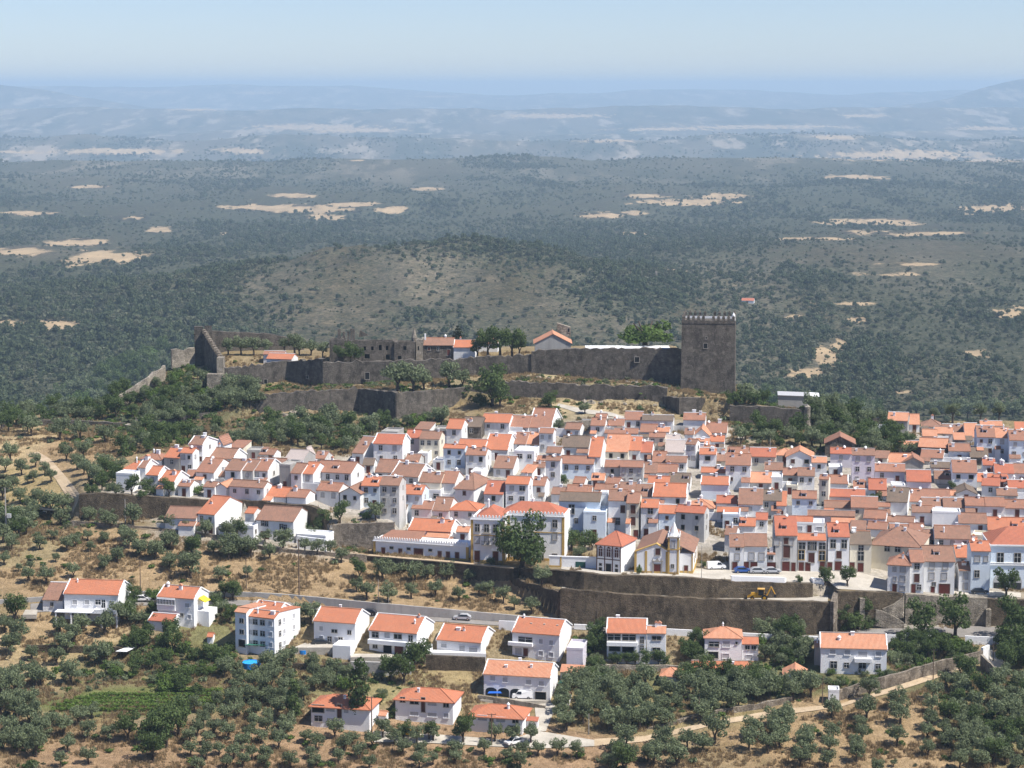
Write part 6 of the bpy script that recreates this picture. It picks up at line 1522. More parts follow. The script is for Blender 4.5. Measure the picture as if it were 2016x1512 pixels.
# ------------------------------------------------------------------ labels for the town houses: how each looks and where in its tier it stands
ORD = ['first','second','third','fourth','fifth','sixth','seventh','eighth','ninth','tenth','eleventh','twelfth','thirteenth','fourteenth','fifteenth','sixteenth','seventeenth','eighteenth','nineteenth','twentieth']
PLACE = {'E': 'at west end', 'F': 'above the mansion', 'G': 'below the keep', 'H': 'on east side', 'J': 'facing the square'}
for row in 'EFGHJ':
    hs = sorted([h for h in HOUSES if h[8] == row and h[9] is None], key=lambda h: h[2])
    if not hs: continue
    v0 = min(h[2] for h in hs); v1 = max(h[2] for h in hs); nt = 1 if row == 'J' else 7
    tiers = {}
    for h in hs: tiers.setdefault(min(nt - 1, int((h[2] - v0) / (v1 - v0 + 1) * nt)), []).append(h)
    for ti, k in enumerate(sorted(tiers)):
        T = sorted(tiers[k], key=lambda h: h[1])
        for i, h in enumerate(T):
            st = '' if h[4] > 2 * 2.75 else 'low '
            kind = {'g': 'house', 'h': 'hip-roofed house', 'f': 'gable-fronted house', 't': 'flat-topped house', 's': 'lean-to'}[h[7]]
            rf = '' if h[7] == 't' else f", {ROOFW[h[5]]} roof"
            tr = '' if nt == 1 else f", {ORD[ti]} tier"
            h[0]['label'] = f"{st}{WALLW[h[6]]} {kind}{rf}, {ORD[i]} from left{tr} {PLACE[row]}" 
            h[0]['group'] = {'E': 'houses at the west end', 'F': 'houses above the mansion', 'G': 'houses below the keep', 'H': 'houses of the east side', 'J': 'houses facing the square'}[row]
# ------------------------------------------------------------------ build the land now that the yards are known
build_land()
# ------------------------------------------------------------------ trees one by one
OL = 'grey-green olive tree on the dry mown slope below the town lane'
OG = 'olive trees on the mown slope'
def trees4(ox, oy, L, kind, label, group, sc=1.0):
    for q in L:
        k = q[3] if len(q) > 3 else kind
        tree(k, ox + q[0] / 4, oy + q[1] / 4, q[2] / 4 * sc, label if k == kind else {'broad': 'dark green broadleaf tree among the slope olives', 'shrub': 'dark green shrub among the slope olives', 'tall': 'tall dark tree among the slope olives'}[k], group if k == kind else 'darker trees among the slope olives')
trees4(0, 1050, [(35,250,100),(95,130,120),(315,130,110),(240,290,70),(440,225,65),(525,140,115),(600,100,95),(715,145,80),(815,80,70),(925,225,100),(1100,180,125),(1225,205,135),(980,60,120),(1330,130,140),(825,295,120),(575,350,110),(365,405,140),(220,390,120),(1335,300,120),(1515,190,130,'broad'),(1500,350,200),(1685,165,100),(1735,385,120),(1800,200,150),(1900,190,170),(1950,350,90),(430,50,70),(150,300,60),(690,60,80)], 'olive', OL, OG)
trees4(200, 820, [(20,990,80),(125,1140,105),(215,1040,145),(300,1100,125),(430,1120,135),(540,1050,135),(715,1100,130,'broad'),(880,1080,100),(1000,1100,170),(540,1190,115),(680,910,90),(815,950,125),(990,970,135),(1090,1080,170,'shrub'),(1430,1060,165),(1600,1070,105),(1700,1090,115),(250,860,165),(70,880,110),(540,890,115),(1290,1000,100),(1180,1110,150),(1320,1130,120),(1800,1080,100),(1890,1150,110)], 'olive', OL, OG)
trees4(700, 980, [(215,650,165),(90,800,145),(255,820,145),(440,790,115),(630,780,125),(470,660,145),(570,645,110),(720,640,135),(810,820,115),(895,672,100),(1040,780,115),(970,765,85),(1165,830,125),(1250,880,95),(1385,915,125),(330,600,150,'shrub'),(30,640,130,'broad'),(10,740,110)], 'olive', OL, OG)
tree('olive', 1066, 1155, 38, 'lone olive tree on the terrace corner below the garden wall')
tree('big', 1026, 1117, 98, 'large dark green leafy tree in front of the mansion', hs=1.0)
tree('shrub', 967, 1113, 16, 'small clipped bush beside the mansion door', hs=1.3)
for (u, v, w, k) in ((1125,1085,34,'broad'),(1150,1088,34,'broad'),(1165,1083,26,'broad'),(1112,1080,26,'broad'),(1140,1095,26,'shrub')): tree(k, u, v, w, 'dark green garden tree behind the white wall with the green gate', 'trees of the walled garden')
# trees of the square
tree('broad', 1625, 1152, 30, 'left of the two small round trees on the square'); tree('broad', 1668, 1154, 32, 'right of the two small round trees on the square')
tree('broad', 1981, 1176, 46, 'green street tree in front of the pointed arches')
tree('shrub', 1575, 1147, 16, 'clipped dark bush by the parked cars', hs=1.2); tree('shrub', 1258, 1131, 12, 'dark clipped cypress at the church corner', hs=2.2); tree('shrub', 1385, 1117, 14, 'dark bush beside the church aisle', hs=1.3)
# street trees along the lower road
for (u, v, w) in ((1815,1258,60),(1880,1256,66),(2000,1262,66)): tree('broad', u, v, w, 'round dark street tree standing on the lower road', 'street trees on the lower road')
# rows in the lower right olive grove
LR = 'olive tree in the planted rows of the dry grove at lower right'; RG = 'rows of the lower right grove'
for (x, y, w) in ((770,820,185),(1015,1030,165),(1280,890,145),(1250,970,120),(1255,1110,125),(990,1190,60),(1405,570,135),(1020,740,165),(1040,850,170),(740,980,120),(700,1150,150),(510,980,145),(480,1070,135),(290,1080,165),(500,800,155),(140,880,155),(90,1040,155),(470,1190,135),(250,1190,155),(1300,670,150),(1290,760,135),(800,660,165),(690,1060,120),(60,950,140),(310,990,130),(720,900,110),(330,1140,130),(860,1250,120)): tree('olive', 1512 + x / 4, 1212 + y / 4, w / 4, LR, RG)
for (x, y, w) in ((430,1130,215),(210,1180,150),(740,1095,175),(930,1110,190),(700,1190,170),(1140,1190,130),(990,990,160),(900,1000,150),(330,1200,150),(850,1210,150)): tree('olive', 1300 + x / 4, 1180 + y / 4, w / 4, LR, RG)
scatter([(1870,1330),(1925,1330),(1960,1345),(2030,1330),(2030,1520),(1870,1520),(1850,1450),(1880,1400)], 46, ['olive','olive','olive','broad'], (30,44), {'olive': 'olive tree in the dense thicket at the lower right corner', 'broad': 'green tree in the dense thicket at the lower right corner'}, 'lower right thicket', 3, .62)
# olive wood between the driveway and the track
scatter([(1095,1392),(1130,1350),(1200,1345),(1280,1352),(1400,1352),(1480,1360),(1590,1358),(1600,1378),(1470,1400),(1380,1420),(1260,1445),(1200,1445),(1120,1440),(1090,1425)], 58, ['olive'], (30,46), 'olive tree in the dense wood between driveway and dirt track', 'central olive wood', 4, .52)
scatter([(1200,1505),(1220,1470),(1290,1462),(1330,1470),(1340,1520),(1200,1525)], 12, ['olive','olive','broad'], (32,46), {'olive': 'large olive in the clump below the end of the lower lane', 'broad': 'large green tree in the clump below the end of the lower lane'}, 'clump below the lane', 5, .5)
# bottom left field
for (x, y, w) in ((120,700,180,),(140,850,175),(40,780,125),(470,800,135),(570,860,145),(640,770,135),(830,800,175),(960,720,190),(90,960,165),(250,1000,115),(450,1040,135),(510,950,165),(700,1000,115),(1100,890,85),(800,1040,175),(250,1130,115),(40,1190,125),(150,1160,135),(320,1190,135),(560,1190,185)): tree('olive' if w != 180 else 'broad', x / 4, 1050 + y / 4, w / 4, 'olive tree in the pale field below the verandah house' if w != 180 else 'dark round tree beside the far-left yard', 'olives below the verandah house' if w != 180 else None)
scatter([(0,1370),(70,1350),(90,1400),(80,1512),(0,1520)], 16, ['olive'], (36,52), 'olive tree in the dense strip at the bottom left corner', 'bottom left strip', 6, .55)
scatter([(95,1420),(190,1405),(220,1440),(210,1512),(90,1515)], 9, ['olive'], (28,40), 'olive tree beside the small stone bank at bottom left', 'olives by the stone bank', 8, .8)
scatter([(235,1452),(355,1448),(370,1495),(230,1500)], 6, ['broad'], (44,60), 'large bushy dark green tree in the bottom left garden', 'bushy garden trees', 9, .55)
scatter([(370,1400),(560,1360),(600,1345),(600,1440),(700,1460),(735,1470),(1010,1480),(1120,1480),(1180,1512),(370,1520)], 62, ['olive'], (26,36), 'olive tree in the spaced rows along the bottom edge', 'bottom rows', 10, .88, avoid=[(605,1400,755,1445),(735,1440,1090,1472)])
scatter([(440,1330),(575,1310),(700,1340),(610,1365),(600,1400),(440,1400)], 26, ['olive'], (28,38), 'olive tree on the slope below the apartment house', 'olives below the apartment house', 12, .66)
scatter([(740,1450),(1050,1462),(1050,1468),(740,1468)], 7, ['olive'], (28,36), 'olive tree standing right against the lower lane', 'olives by the lower lane', 13, .9)
# gardens between the modern houses
GS = 'dark green garden shrub below the white houses at left'
scatter([(250,1265),(330,1250),(350,1270),(460,1280),(470,1330),(400,1370),(300,1360),(220,1340),(200,1310)], 40, ['shrub','broad','shrub'], (22,38), {'shrub': GS, 'broad': 'green garden tree below the white houses at left'}, 'left garden', 14, .5)
scatter([(250,1195),(305,1180),(305,1235),(250,1232)], 7, ['broad','shrub'], (26,36), {'shrub': 'green bush between the pillared house and the glazed-balcony house', 'broad': 'green tree between the pillared house and the glazed-balcony house'}, 'bushes between the two left houses', 15, .55)
scatter([(405,1185),(460,1160),(480,1180),(460,1230),(400,1215)], 8, ['broad','shrub'], (24,36), {'shrub': 'bush beside the apartment house', 'broad': 'dark tree behind the apartment house'}, 'greenery by the apartment house', 16, .55)
for (u, v, w, k) in ((590,1225,36,'olive'),(612,1228,40,'olive'),(575,1222,24,'olive')): tree(k, u, v, w, 'olive beside the road between apartment house and pool house', 'olives by the road')
for (u, v, w) in ((815,1318,50),(795,1345,44),(770,1342,40),(835,1308,34),(760,1330,30),(655,1355,40),(680,1358,36)): tree('broad' if u > 700 else 'shrub', u, v, w, 'green bush on the dry bank behind the lower villas', 'bushes on the dry bank')
tree('tall', 707, 1434, 46, 'tall dark tree standing before the left hip-roofed house', hs=1.15)
tree('tall', 580, 1425, 34, 'tall pointed tree left of the hip-roofed houses', hs=1.0)
for (u, v, w) in ((912,1462,46),(845,1456,30),(795,1455,30)): tree('broad', u, v, w, 'dark round tree in front of the lower villas', 'trees before the lower villas')
for (u, v, w, k) in ((770,1412,30,'shrub'),(790,1413,28,'shrub'),(745,1385,26,'shrub'),(752,1372,22,'shrub')): tree(k, u, v, w, 'bush beside the middle lower villa', 'bushes by the lower villa')
scatter([(1145,1262),(1195,1240),(1200,1300),(1180,1310),(1150,1300)], 9, ['broad','shrub'], (24,36), {'shrub': 'green bush left of the house with glazed balconies', 'broad': 'dark tree left of the house with glazed balconies'}, 'greenery left of the glazed house', 17, .5)
scatter([(1195,1305),(1310,1310),(1310,1316),(1195,1312)], 8, ['broad'], (18,28), 'small garden tree in front of the glazed balconies', 'trees before the glazed house', 18, .7)
scatter([(1150,1318),(1190,1325),(1200,1370),(1150,1375)], 8, ['broad','olive'], (24,34), {'olive': 'olive left of the dry garden behind the hut', 'broad': 'green tree left of the dry garden behind the hut'}, 'trees of the dry garden', 19, .55)
scatter([(1335,1290),(1390,1265),(1385,1310),(1340,1330)], 9, ['broad','shrub'], (24,36), {'shrub': 'bush left of the faceted-roof house', 'broad': 'dark tree left of the faceted-roof house'}, 'greenery left of the faceted roof', 20, .5)
scatter([(1495,1250),(1590,1248),(1590,1300),(1560,1325),(1490,1300)], 20, ['broad','olive','shrub'], (26,42), {'olive': 'olive between the faceted-roof house and the large villa', 'shrub': 'bush between the faceted-roof house and the large villa', 'broad': 'dark tree between the faceted-roof house and the large villa'}, 'grove between the two right houses', 21, .5)
scatter([(1340,1330),(1480,1330),(1540,1345),(1540,1372),(1350,1362)], 26, ['broad','shrub','olive'], (24,36), {'olive': 'olive in the green garden below the long orange outbuilding', 'shrub': 'bush in the green garden below the long orange outbuilding', 'broad': 'tree in the green garden below the long orange outbuilding'}, 'garden below the long outbuilding', 22, .5)
scatter([(1600,1325),(1740,1322),(1860,1290),(1925,1290),(1850,1312),(1700,1352),(1620,1352)], 26, ['shrub'], (14,20), {'shrub': 'bush in the terraced garden around the large villa', 'broad': 'green tree in the terraced garden around the large villa'}, 'garden of the large villa', 23, .5)
scatter([(1755,1275),(1830,1268),(1900,1275),(1920,1288),(1820,1305),(1755,1305)], 24, ['shrub','broad'], (22,34), {'shrub': 'leafy bush right of the large villa', 'broad': 'leafy tree right of the large villa'}, 'garden right of the large villa', 24, .5)
scatter([(1650,1215),(1735,1218),(1740,1240),(1655,1245)], 9, ['shrub','broad'], (22,36), {'shrub': 'green bush at the foot of the buttressed rampart', 'broad': 'green tree at the foot of the buttressed rampart'}, 'bushes under the rampart', 25, .55)
scatter([(1960,1270),(2030,1275),(2030,1330),(1985,1330)], 10, ['broad'], (34,50), 'dark tree by the lane bend at the right edge', 'trees by the lane bend', 26, .5)
# west of the town
WO = 'olive tree on the dry western fields beside the footpath'; WG = 'western field olives'
for (x, y, w) in ((60,60,90),(230,60,110),(115,45,0)): pass
for (u, v, w) in ((62,858,36),(118,866,44),(158,866,36),(207,872,36),(130,907,30),(165,905,36),(152,925,30),(205,930,34),(175,945,36),(190,955,36),(165,935,30),(43,935,30),(20,908,34),(10,930,28),(70,920,26),(65,950,22),(55,952,16),(40,990,28),(88,935,24),(100,950,26),(75,1000,36),(100,1010,40),(125,1010,36),(60,1010,30),(30,1040,40),(12,1045,44),(120,1035,36),(175,1030,30),(212,1035,32),(5,985,40),(25,965,26)): tree('olive', u, v, w, WO, WG)
scatter([(0,1010),(60,1000),(80,1060),(0,1075)], 8, ['broad','olive'], (30,44), {'broad': 'dark green tree by the far-left lane pole', 'olive': 'olive by the far-left lane pole'}, 'trees by the lane pole', 27, .55)
scatter([(190,940),(235,925),(235,965),(340,972),(330,985),(180,975)], 16, ['broad','shrub'], (20,34), {'shrub': 'green bush against the westernmost white house', 'broad': 'green tree against the westernmost white house'}, 'greenery by the westernmost house', 28, .5)
# castle slopes
CS = {'olive': 'olive tree on the slope under the lower castle wall', 'broad': 'green tree on the slope under the lower castle wall', 'shrub': 'bush on the slope under the lower castle wall'}
scatter([(450,875),(500,850),(620,830),(700,838),(800,840),(870,825),(880,845),(800,848),(700,868),(690,895),(560,880),(480,890)], 62, ['olive','olive','broad','shrub'], (22,36), CS, 'trees under the lower castle wall', 29, .5)
scatter([(280,860),(340,850),(450,845),(420,865),(330,885),(250,900),(235,885)], 26, ['olive','broad','shrub'], (22,34), {'olive': 'olive behind the westernmost houses', 'broad': 'green tree behind the westernmost houses', 'shrub': 'bush behind the westernmost houses'}, 'trees behind the west end', 30, .5)
scatter([(290,838),(330,815),(400,800),(500,775),(512,800),(430,815),(340,838)], 34, ['olive','olive','shrub'], (22,34), {'olive': 'olive on the terrace west of the lower castle wall', 'shrub': 'bush on the terrace west of the lower castle wall'}, 'western terrace trees', 31, .5)
scatter([(60,828),(120,790),(220,740),(300,700),(345,690),(330,715),(250,775),(215,800),(245,828)], 70, ['broad','olive','shrub','broad'], (22,36), {'olive': 'olive on the wooded flank west of the castle', 'broad': 'dark tree on the wooded flank west of the castle', 'shrub': 'bush on the wooded flank west of the castle'}, 'wood on the western flank', 32, .45)
scatter([(250,795),(330,750),(385,725),(400,760),(440,775),(330,815),(260,825)], 38, ['broad','shrub','olive','shrub'], (18,30), {'olive': 'olive inside the light outer wall', 'broad': 'green tree inside the light outer wall', 'shrub': 'bush inside the light outer wall'}, 'greenery inside the outer wall', 33, .5)
scatter([(0,832),(60,815),(60,850),(0,855)], 9, ['olive','broad'], (26,36), {'olive': 'olive left of the dark field wall', 'broad': 'green tree left of the dark field wall'}, 'trees left of the field wall', 34, .55)
for (u, v, w) in ((782,770,56),(815,770,52),(835,768,36)): tree('olive', u, v, w, 'broad silvery olive clump on the castle terrace', 'olive clump on the castle terrace', hs=.95)
for (u, v, w) in ((885,762,46),(910,764,34)): tree('olive', u, v, w, 'olive on the castle terrace left of the big dark tree', 'terrace olives')
tree('broad', 968, 800, 62, 'big dark tree standing against the lower castle wall', hs=1.05); tree('broad', 985, 802, 40, 'smaller dark tree beside the big one at the castle wall'); tree('shrub', 948, 800, 34, 'bright bush at the foot of the big castle tree')
tree('broad', 1080, 806, 30, 'small green tree beside the bright castle path'); tree('olive', 1152, 815, 22, 'young tree on the dry slope by the castle path'); tree('olive', 1100, 850, 24, 'olive at the edge of the roofs by the castle path')
# trees inside the castle
def inner(kind, u, v, w, D, label, group=None, hs=1.0): tree(kind, u, v, w, label, group, pos=P(u, v, D), hs=hs)
inner('round', 1269, 686, 98, 728, 'broad round bright green tree behind the white flat roof', hs=.72)
inner('pine', 902, 690, 34, 738, 'dark conifer inside the castle', hs=.72)
for (u, v, w) in ((960,700,40),(985,698,44),(1008,698,40),(940,702,30),(1022,698,30)): inner('broad', u, v, w, 724, 'green tree inside the castle left of the gabled church', 'inner castle trees')
for (u, v, w) in ((668,712,24),(690,714,30),(705,712,22)): inner('broad', u, v, w, 723, 'bush growing against the palace ruin', 'bushes by the ruin')
for i, (u, v, w) in enumerate(((450,698,30),(475,697,32),(500,697,30),(525,696,26),(590,700,30),(612,700,28),(635,702,26),(560,694,26),(580,690,30))): inner('olive', u, v, w, 742 if i != 6 else 730, 'tree inside the western castle ward', 'western ward trees')
for (u, v, w) in ((455,780,40),(490,782,40),(500,775,30)): tree('olive', u, v, w, 'olive at the western end of the upper castle wall', 'olives at the wall end')
# east of the keep
scatter([(1455,785),(1520,790),(1590,795),(1600,815),(1540,800),(1440,795)], 22, ['olive','broad','shrub'], (22,36), {'olive': 'olive between the keep and the eastern bastion', 'broad': 'green tree between the keep and the eastern bastion', 'shrub': 'bush between the keep and the eastern bastion'}, 'trees east of the keep', 35, .5)
scatter([(1600,812),(1650,805),(1740,820),(1745,835),(1620,850),(1600,845)], 26, ['olive','olive','broad'], (26,40), {'olive': 'olive right of the eastern bastion', 'broad': 'green tree right of the eastern bastion'}, 'trees right of the bastion', 36, .5)
scatter([(1440,868),(1500,852),(1600,852),(1700,858),(1800,872),(1810,900),(1740,905),(1690,890),(1640,882),(1620,895),(1530,880),(1450,880)], 44, ['olive','broad','shrub'], (22,38), {'olive': 'olive in the gardens below the eastern bastion', 'broad': 'dark tree in the gardens below the eastern bastion', 'shrub': 'bush in the gardens below the eastern bastion'}, 'gardens below the bastion', 37, .5)
scatter([(1760,815),(1900,810),(2030,815),(2030,830),(1800,830)], 16, ['olive'], (22,34), 'olive behind the highest eastern houses', 'olives behind the east end', 38, .55)
for (u, v, w, k) in ((670,1030,34,'broad'),(640,1035,26,'broad'),(740,1025,34,'olive'),(722,1022,22,'shrub'),(465,1058,36,'olive'),(478,1062,28,'broad'),(620,1055,28,'shrub'),(605,1040,26,'shrub'),(630,1052,26,'broad'),(390,973,26,'shrub')): tree(k, u, v, w, 'garden tree among the houses left of the mansion', 'garden trees left of the mansion')
for (u, v, w, k) in ((1108,958,20,'broad'),(1560,962,18,'shrub'),(1548,963,14,'shrub'),(1725,995,22,'broad'),(1712,996,18,'broad'),(1875,968,16,'broad'),(1250,1057,10,'shrub'),(1420,900,0,'')): 
    if w: tree(k, u, v, w, 'small green tree squeezed between town houses', 'trees between the houses')
# vine rows in the lower left garden
def vines():
    for j, (v, ua, ub) in enumerate(((1362,330,435),(1371,180,435),(1378,150,435),(1385,130,432),(1392,115,425),(1400,105,340))):
        B = []; rg = np.random.default_rng(50 + j); base = G((ua + ub) / 2, v)
        for u in np.arange(ua, ub, 5.5):
            p = G(u, v + rg.uniform(-1, 1)) - base; B.append((p.x, p.y, p.z + .55, .55 * rg.uniform(.7, 1.15)))
        o = link('vine_row', crown_mesh('vine_row', 'vine', B, len(B) * 60, .17, rg), loc=base)
        tag(o, f'{["topmost","second","third","fourth","fifth","lowest"][j]} green vine row in the lower left garden', 'vine row', 'vine rows')
vines()
plant_olives()
# ------------------------------------------------------------------ vehicles
def car(u, v, mat, label, yaw=0., kind='car', D=None):
    p = G(u, v) if D is None else P(u, v, D)
    root = link('van' if kind == 'van' else 'car', None, loc=(p.x, p.y, p.z + .12), rotz=yaw)
    L, W = (4.6, 1.8) if kind == 'van' else (4.2, 1.75)
    if kind == 'van': prof = [(-2.3,.35),(2.2,.35),(2.3,.75),(2.1,1.05),(1.5,1.15),(.95,1.8),(.7,1.88),(-2.2,1.9),(-2.3,1.7)]; glass = [(1.38,1.2),(.92,1.75),(.15,1.75),(.15,1.2)]
    else: prof = [(-2.1,.35),(2.0,.35),(2.1,.6),(2.0,.82),(1.1,.95),(.45,1.42),(.1,1.5),(-1.2,1.46),(-1.9,1.0),(-2.1,.9)]; glass = [(1.0,.98),(.42,1.38),(-1.15,1.40),(-1.7,1.02)]
    n = len(prof); b = MB()
    def inset(z): return .0 if z < 1.0 else (z - 1.0) * .32
    for s in (-1, 1): b.v += [(x, s * (W / 2 - inset(z)), z) for x, z in prof]
    b.f += [tuple(range(n - 1, -1, -1))[::-1], tuple(range(n, 2 * n))[::-1]] + [(k, n + k, n + (k + 1) % n, (k + 1) % n) for k in range(n)]
    b.put('body', mat, root)
    g = MB()
    for s in (-1, 1):
        pts = [(x, s * (W / 2 - inset(z) + .012), z) for x, z in glass]; i = len(g.v); g.v += pts; g.f.append((i, i+1, i+2, i+3) if s < 0 else (i+3, i+2, i+1, i))
    g.put('side_windows', 'glass', root)
    ws = MB()
    a, c = (prof[4], prof[5]); i = 0
    ws.v += [(a[0] + .03 - .05, -W/2+.15, a[1] + .06), (a[0] - .02, W/2-.15, a[1] + .06), (c[0] + .03, W/2-.25, c[1] - .02), (c[0] + .03, -W/2+.25, c[1] - .02)]; ws.f.append((0, 1, 2, 3)); ws.put('windscreen', 'glass', root)
    ty = MB().cyl((0, -.1, 0), (0, .1, 0), .32, .32, 12).mesh('tyre', 'tyre'); rm = MB().cyl((0, -.11, 0), (0, .11, 0), .19, .19, 10).mesh('rim', 'chrome')
    for x in (-1.35, 1.3):
        for s in (-1, 1):
            w = link('wheel', ty, root, (x, s * (W / 2 - .06), .32)); link('rim', rm, w)
    hl = MB().box(-.03, .03, -.18, .18, -.07, .07).mesh('headlight', 'white_paint')
    for s in (-1, 1): link('headlight', hl, root, (2.06 if kind == 'car' else 2.26, s * .6, .68))
    tag(root, label, 'van' if kind == 'van' else 'car')
    return root
PI = math.pi
car(1410, 1121, 'car_white', 'white van parked on the square beside the church', .15, 'van')
car(1462, 1128, 'car_blue', 'blue car parked on the square, next to the two silver cars', .1)
car(1492, 1129, 'car_silver', 'silver car parked between the blue and the pale grey car', .1)
car(1520, 1129, 'car_silver', 'pale grey car parked rightmost of the three on the square', .1)
car(1928, 1169, 'car_dark', 'dark car parked before the pale public building', .05)
car(910, 1221, 'car_silver', 'silver car driving on the road below the olive slope', PI - .1)
car(724, 1211, 'car_dark', 'dark car on the road above the balcony house', PI - .15)
car(280, 1184, 'car_white', 'white car on the road behind the pillared house', 0)
car(1028, 1376, 'car_white', 'white van parked before the arched house', PI, 'van')
car(803, 1448, 'car_yellow', 'yellow car parked on the lower lane', 0)
car(1012, 1466, 'car_white', 'white car half hidden by olives at the lower lane', PI + .6)
car(632, 1270, 'car_dark', 'dark car under the wall of the small-pool house', .2)
car(77, 1014, 'car_grey', 'grey car by the far-left lane', .1)
def digger():
    p = G(1496, 1182); r = link('backhoe_digger', None, loc=(p.x, p.y, p.z + .1), rotz=PI - .15)
    MB().box(-1.6, 1.6, -.55, .55, .7, 1.25).put('chassis', 'jcb', r)
    b = MB(); b.hexa([(.5,-.5,1.251),(2.2,-.42,1.251),(2.2,.42,1.251),(.5,.5,1.251)], [(.5,-.5,1.85),(2.1,-.38,1.7),(2.1,.38,1.7),(.5,.5,1.85)]); b.put('bonnet', 'jcb', r)
    MB().box(-1.0, .45, -.7, .7, 1.27, 2.65).put('cab_glass', 'glass', r)
    c = MB(); c.box(-1.15, .6, -.8, .8, 2.66, 2.8)
    for x in (-1.02, .41):
        for y in (-.72, .66): c.box(x, x + .08, y, y + .06, 1.26, 2.655)
    c.put('cab_frame', 'jcb', r)
    for x, rad in ((-1.1, .75), (1.75, .5)):
        for s in (-1, 1):
            w = MB().cyl((0, -.22, 0), (0, .22, 0), rad, rad, 14).put('wheel', 'tyre', r, (x, s * .95, rad)); MB().cyl((0, -.23, 0), (0, .23, 0), rad * .5, rad * .5, 10).put('rim', 'jcb', w)
    a = MB()
    for s in (-1, 1): a.hexa([(1.0, s*.6-.08, 1.5),(3.0, s*.6-.08, .55),(3.0, s*.6+.08, .55),(1.0, s*.6+.08, 1.5)], [(1.0, s*.6-.08, 1.75),(3.1, s*.6-.08, .8),(3.1, s*.6+.08, .8),(1.0, s*.6+.08, 1.75)])
    a.put('loader_arm', 'jcb', r)
    k = MB(); k.prism([(3.0,-1.1,.15),(3.9,-1.1,.1),(3.5,-1.1,.35),(3.2,-1.1,.95),(3.0,-1.1,.95)], (0, 2.2, 0)); k.put('front_bucket', 'iron', r)
    m = MB(); m.cyl((-1.6,0,1.2), (-2.6,0,3.3), .2, .16, 6); m.put('boom', 'jcb', r); m = MB(); m.cyl((-2.6,0,3.3), (-3.6,0,1.5), .15, .12, 6); m.put('dipper', 'jcb', r)
    m = MB(); m.prism([(-3.9,-.35,1.5),(-3.4,-.35,1.6),(-3.2,-.35,1.0),(-3.7,-.35,.8)], (0,.7,0)); m.put('rear_bucket', 'iron', r)
    tag(r, 'yellow backhoe digger working on the rampart terrace', 'digger')
digger()
# ------------------------------------------------------------------ poles and lamps
def pole(u, v, vt, label, mat='pole', arms=1, r=.16, D=None):
    p = G(u, v) if D is None else P(u, v, D); h = zat(vt, p.y) - p.z
    b = MB(); b.cyl((0, 0, -.5), (0, 0, h), r, r * .6, 7); o = b.put('utility_pole', mat, loc=p)
    for i in range(arms):
        a = MB(); z = h - .25 - .7 * i; a.box(-.9, .9, -.06, .06, z, z + .1)
        for x in (-.8, 0, .8): a.cyl((x, 0, z + .1), (x, 0, z + .32), .05, .05, 6)
        a.put('crossarm', 'iron', o)
    tag(o, label, 'pole')
pole(13, 1068, 960, 'tall pale utility pole at the far left with a transformer box', arms=2, r=.24)
b = MB().box(-.5, .5, -.4, .4, -.5, .5); q = G(13, 1068); o_ = b.put('transformer_box', 'shutter', loc=(q.x + .9, q.y - .3, zat(1015, q.y))); tag(o_, 'grey transformer box hung on the far-left pole', 'transformer')
pole(247, 1030, 982, 'pale pole against the dark town wall'); pole(589, 1172, 1062, 'tall dark pole on the mown slope', 'wood', 1, .2)
pole(277, 1176, 1100, 'thin pole behind the pillared house', 'wood', 1, .13); pole(485, 1160, 1095, 'thin wooden pole above the road wall', 'wood', 1, .12)
pole(745, 1186, 1140, 'thin lamp pole at the foot of the olive slope', 'pole', 0, .09); pole(765, 1190, 1150, 'second thin pole at the foot of the olive slope', 'pole', 0, .08)
pole(1381, 1152, 1075, 'thin lamp post on the square in front of the church aisle', 'pole', 0, .09)
pole(1183, 1236, 1190, 'thin post before the long rampart', 'wood', 0, .1); pole(1368, 1246, 1200, 'wooden post before the long rampart, right', 'wood', 0, .1)
pole(968, 1468, 1405, 'dark wooden pole before the low villa', 'wood', 1, .16); pole(732, 1452, 1372, 'wooden pole beside the tall-tree house', 'wood', 1, .16)
pole(1837, 1338, 1278, 'pole beside the walled track', 'wood', 1, .13); pole(1619, 1390, 1335, 'pole at the foot of the walled track', 'wood', 1, .13)
pole(1159, 1446, 1405, 'pale pole in the olive wood', 'pole', 0, .12); pole(1376, 1420, 1372, 'dark pole in the olive wood', 'wood', 0, .12); pole(1955, 1302, 1268, 'pole at the bend of the lane', 'wood', 0, .12)
pole(1897, 1172, 1142, 'lamp post before the narrow house', 'pole', 0, .08); pole(1516, 893, 862, 'lamp post under the eastern bastion', 'pole', 0, .1)
# ------------------------------------------------------------------ pools, tarpaulins, terraces
def pool(u, v, wpx, label, h=1.1):
    p = G(u, v); r = wpx / 2 * p.y / FPX; o = link('round_pool', None, loc=p)
    b = MB(); n = 20
    for k in range(n):
        t = 2 * PI * k / n; b.v += [(r*math.cos(t), r*math.sin(t), -.6), (r*math.cos(t), r*math.sin(t), h), (r*.95*math.cos(t), r*.95*math.sin(t), h), (r*.95*math.cos(t), r*.95*math.sin(t), h*.8)]
    for k in range(n):
        i = 4*k; j = 4*((k+1)%n); b.f += [(i, j, j+1, i+1), (i+1, j+1, j+2, i+2), (i+2, j+2, j+3, i+3)]
    b.put('rim_wall', 'blue', o)
    w = MB(); w.v = [(r*.955*math.cos(2*PI*k/n), r*.955*math.sin(2*PI*k/n), h*.86) for k in range(n)]; w.f = [tuple(range(n))]; w.put('water', 'pool_water', o)
    tag(o, label, 'pool')
pool(495, 1312, 38, 'round blue pool below the apartment house'); pool(597, 1282, 26, 'small blue paddling pool on the white terrace', .5)
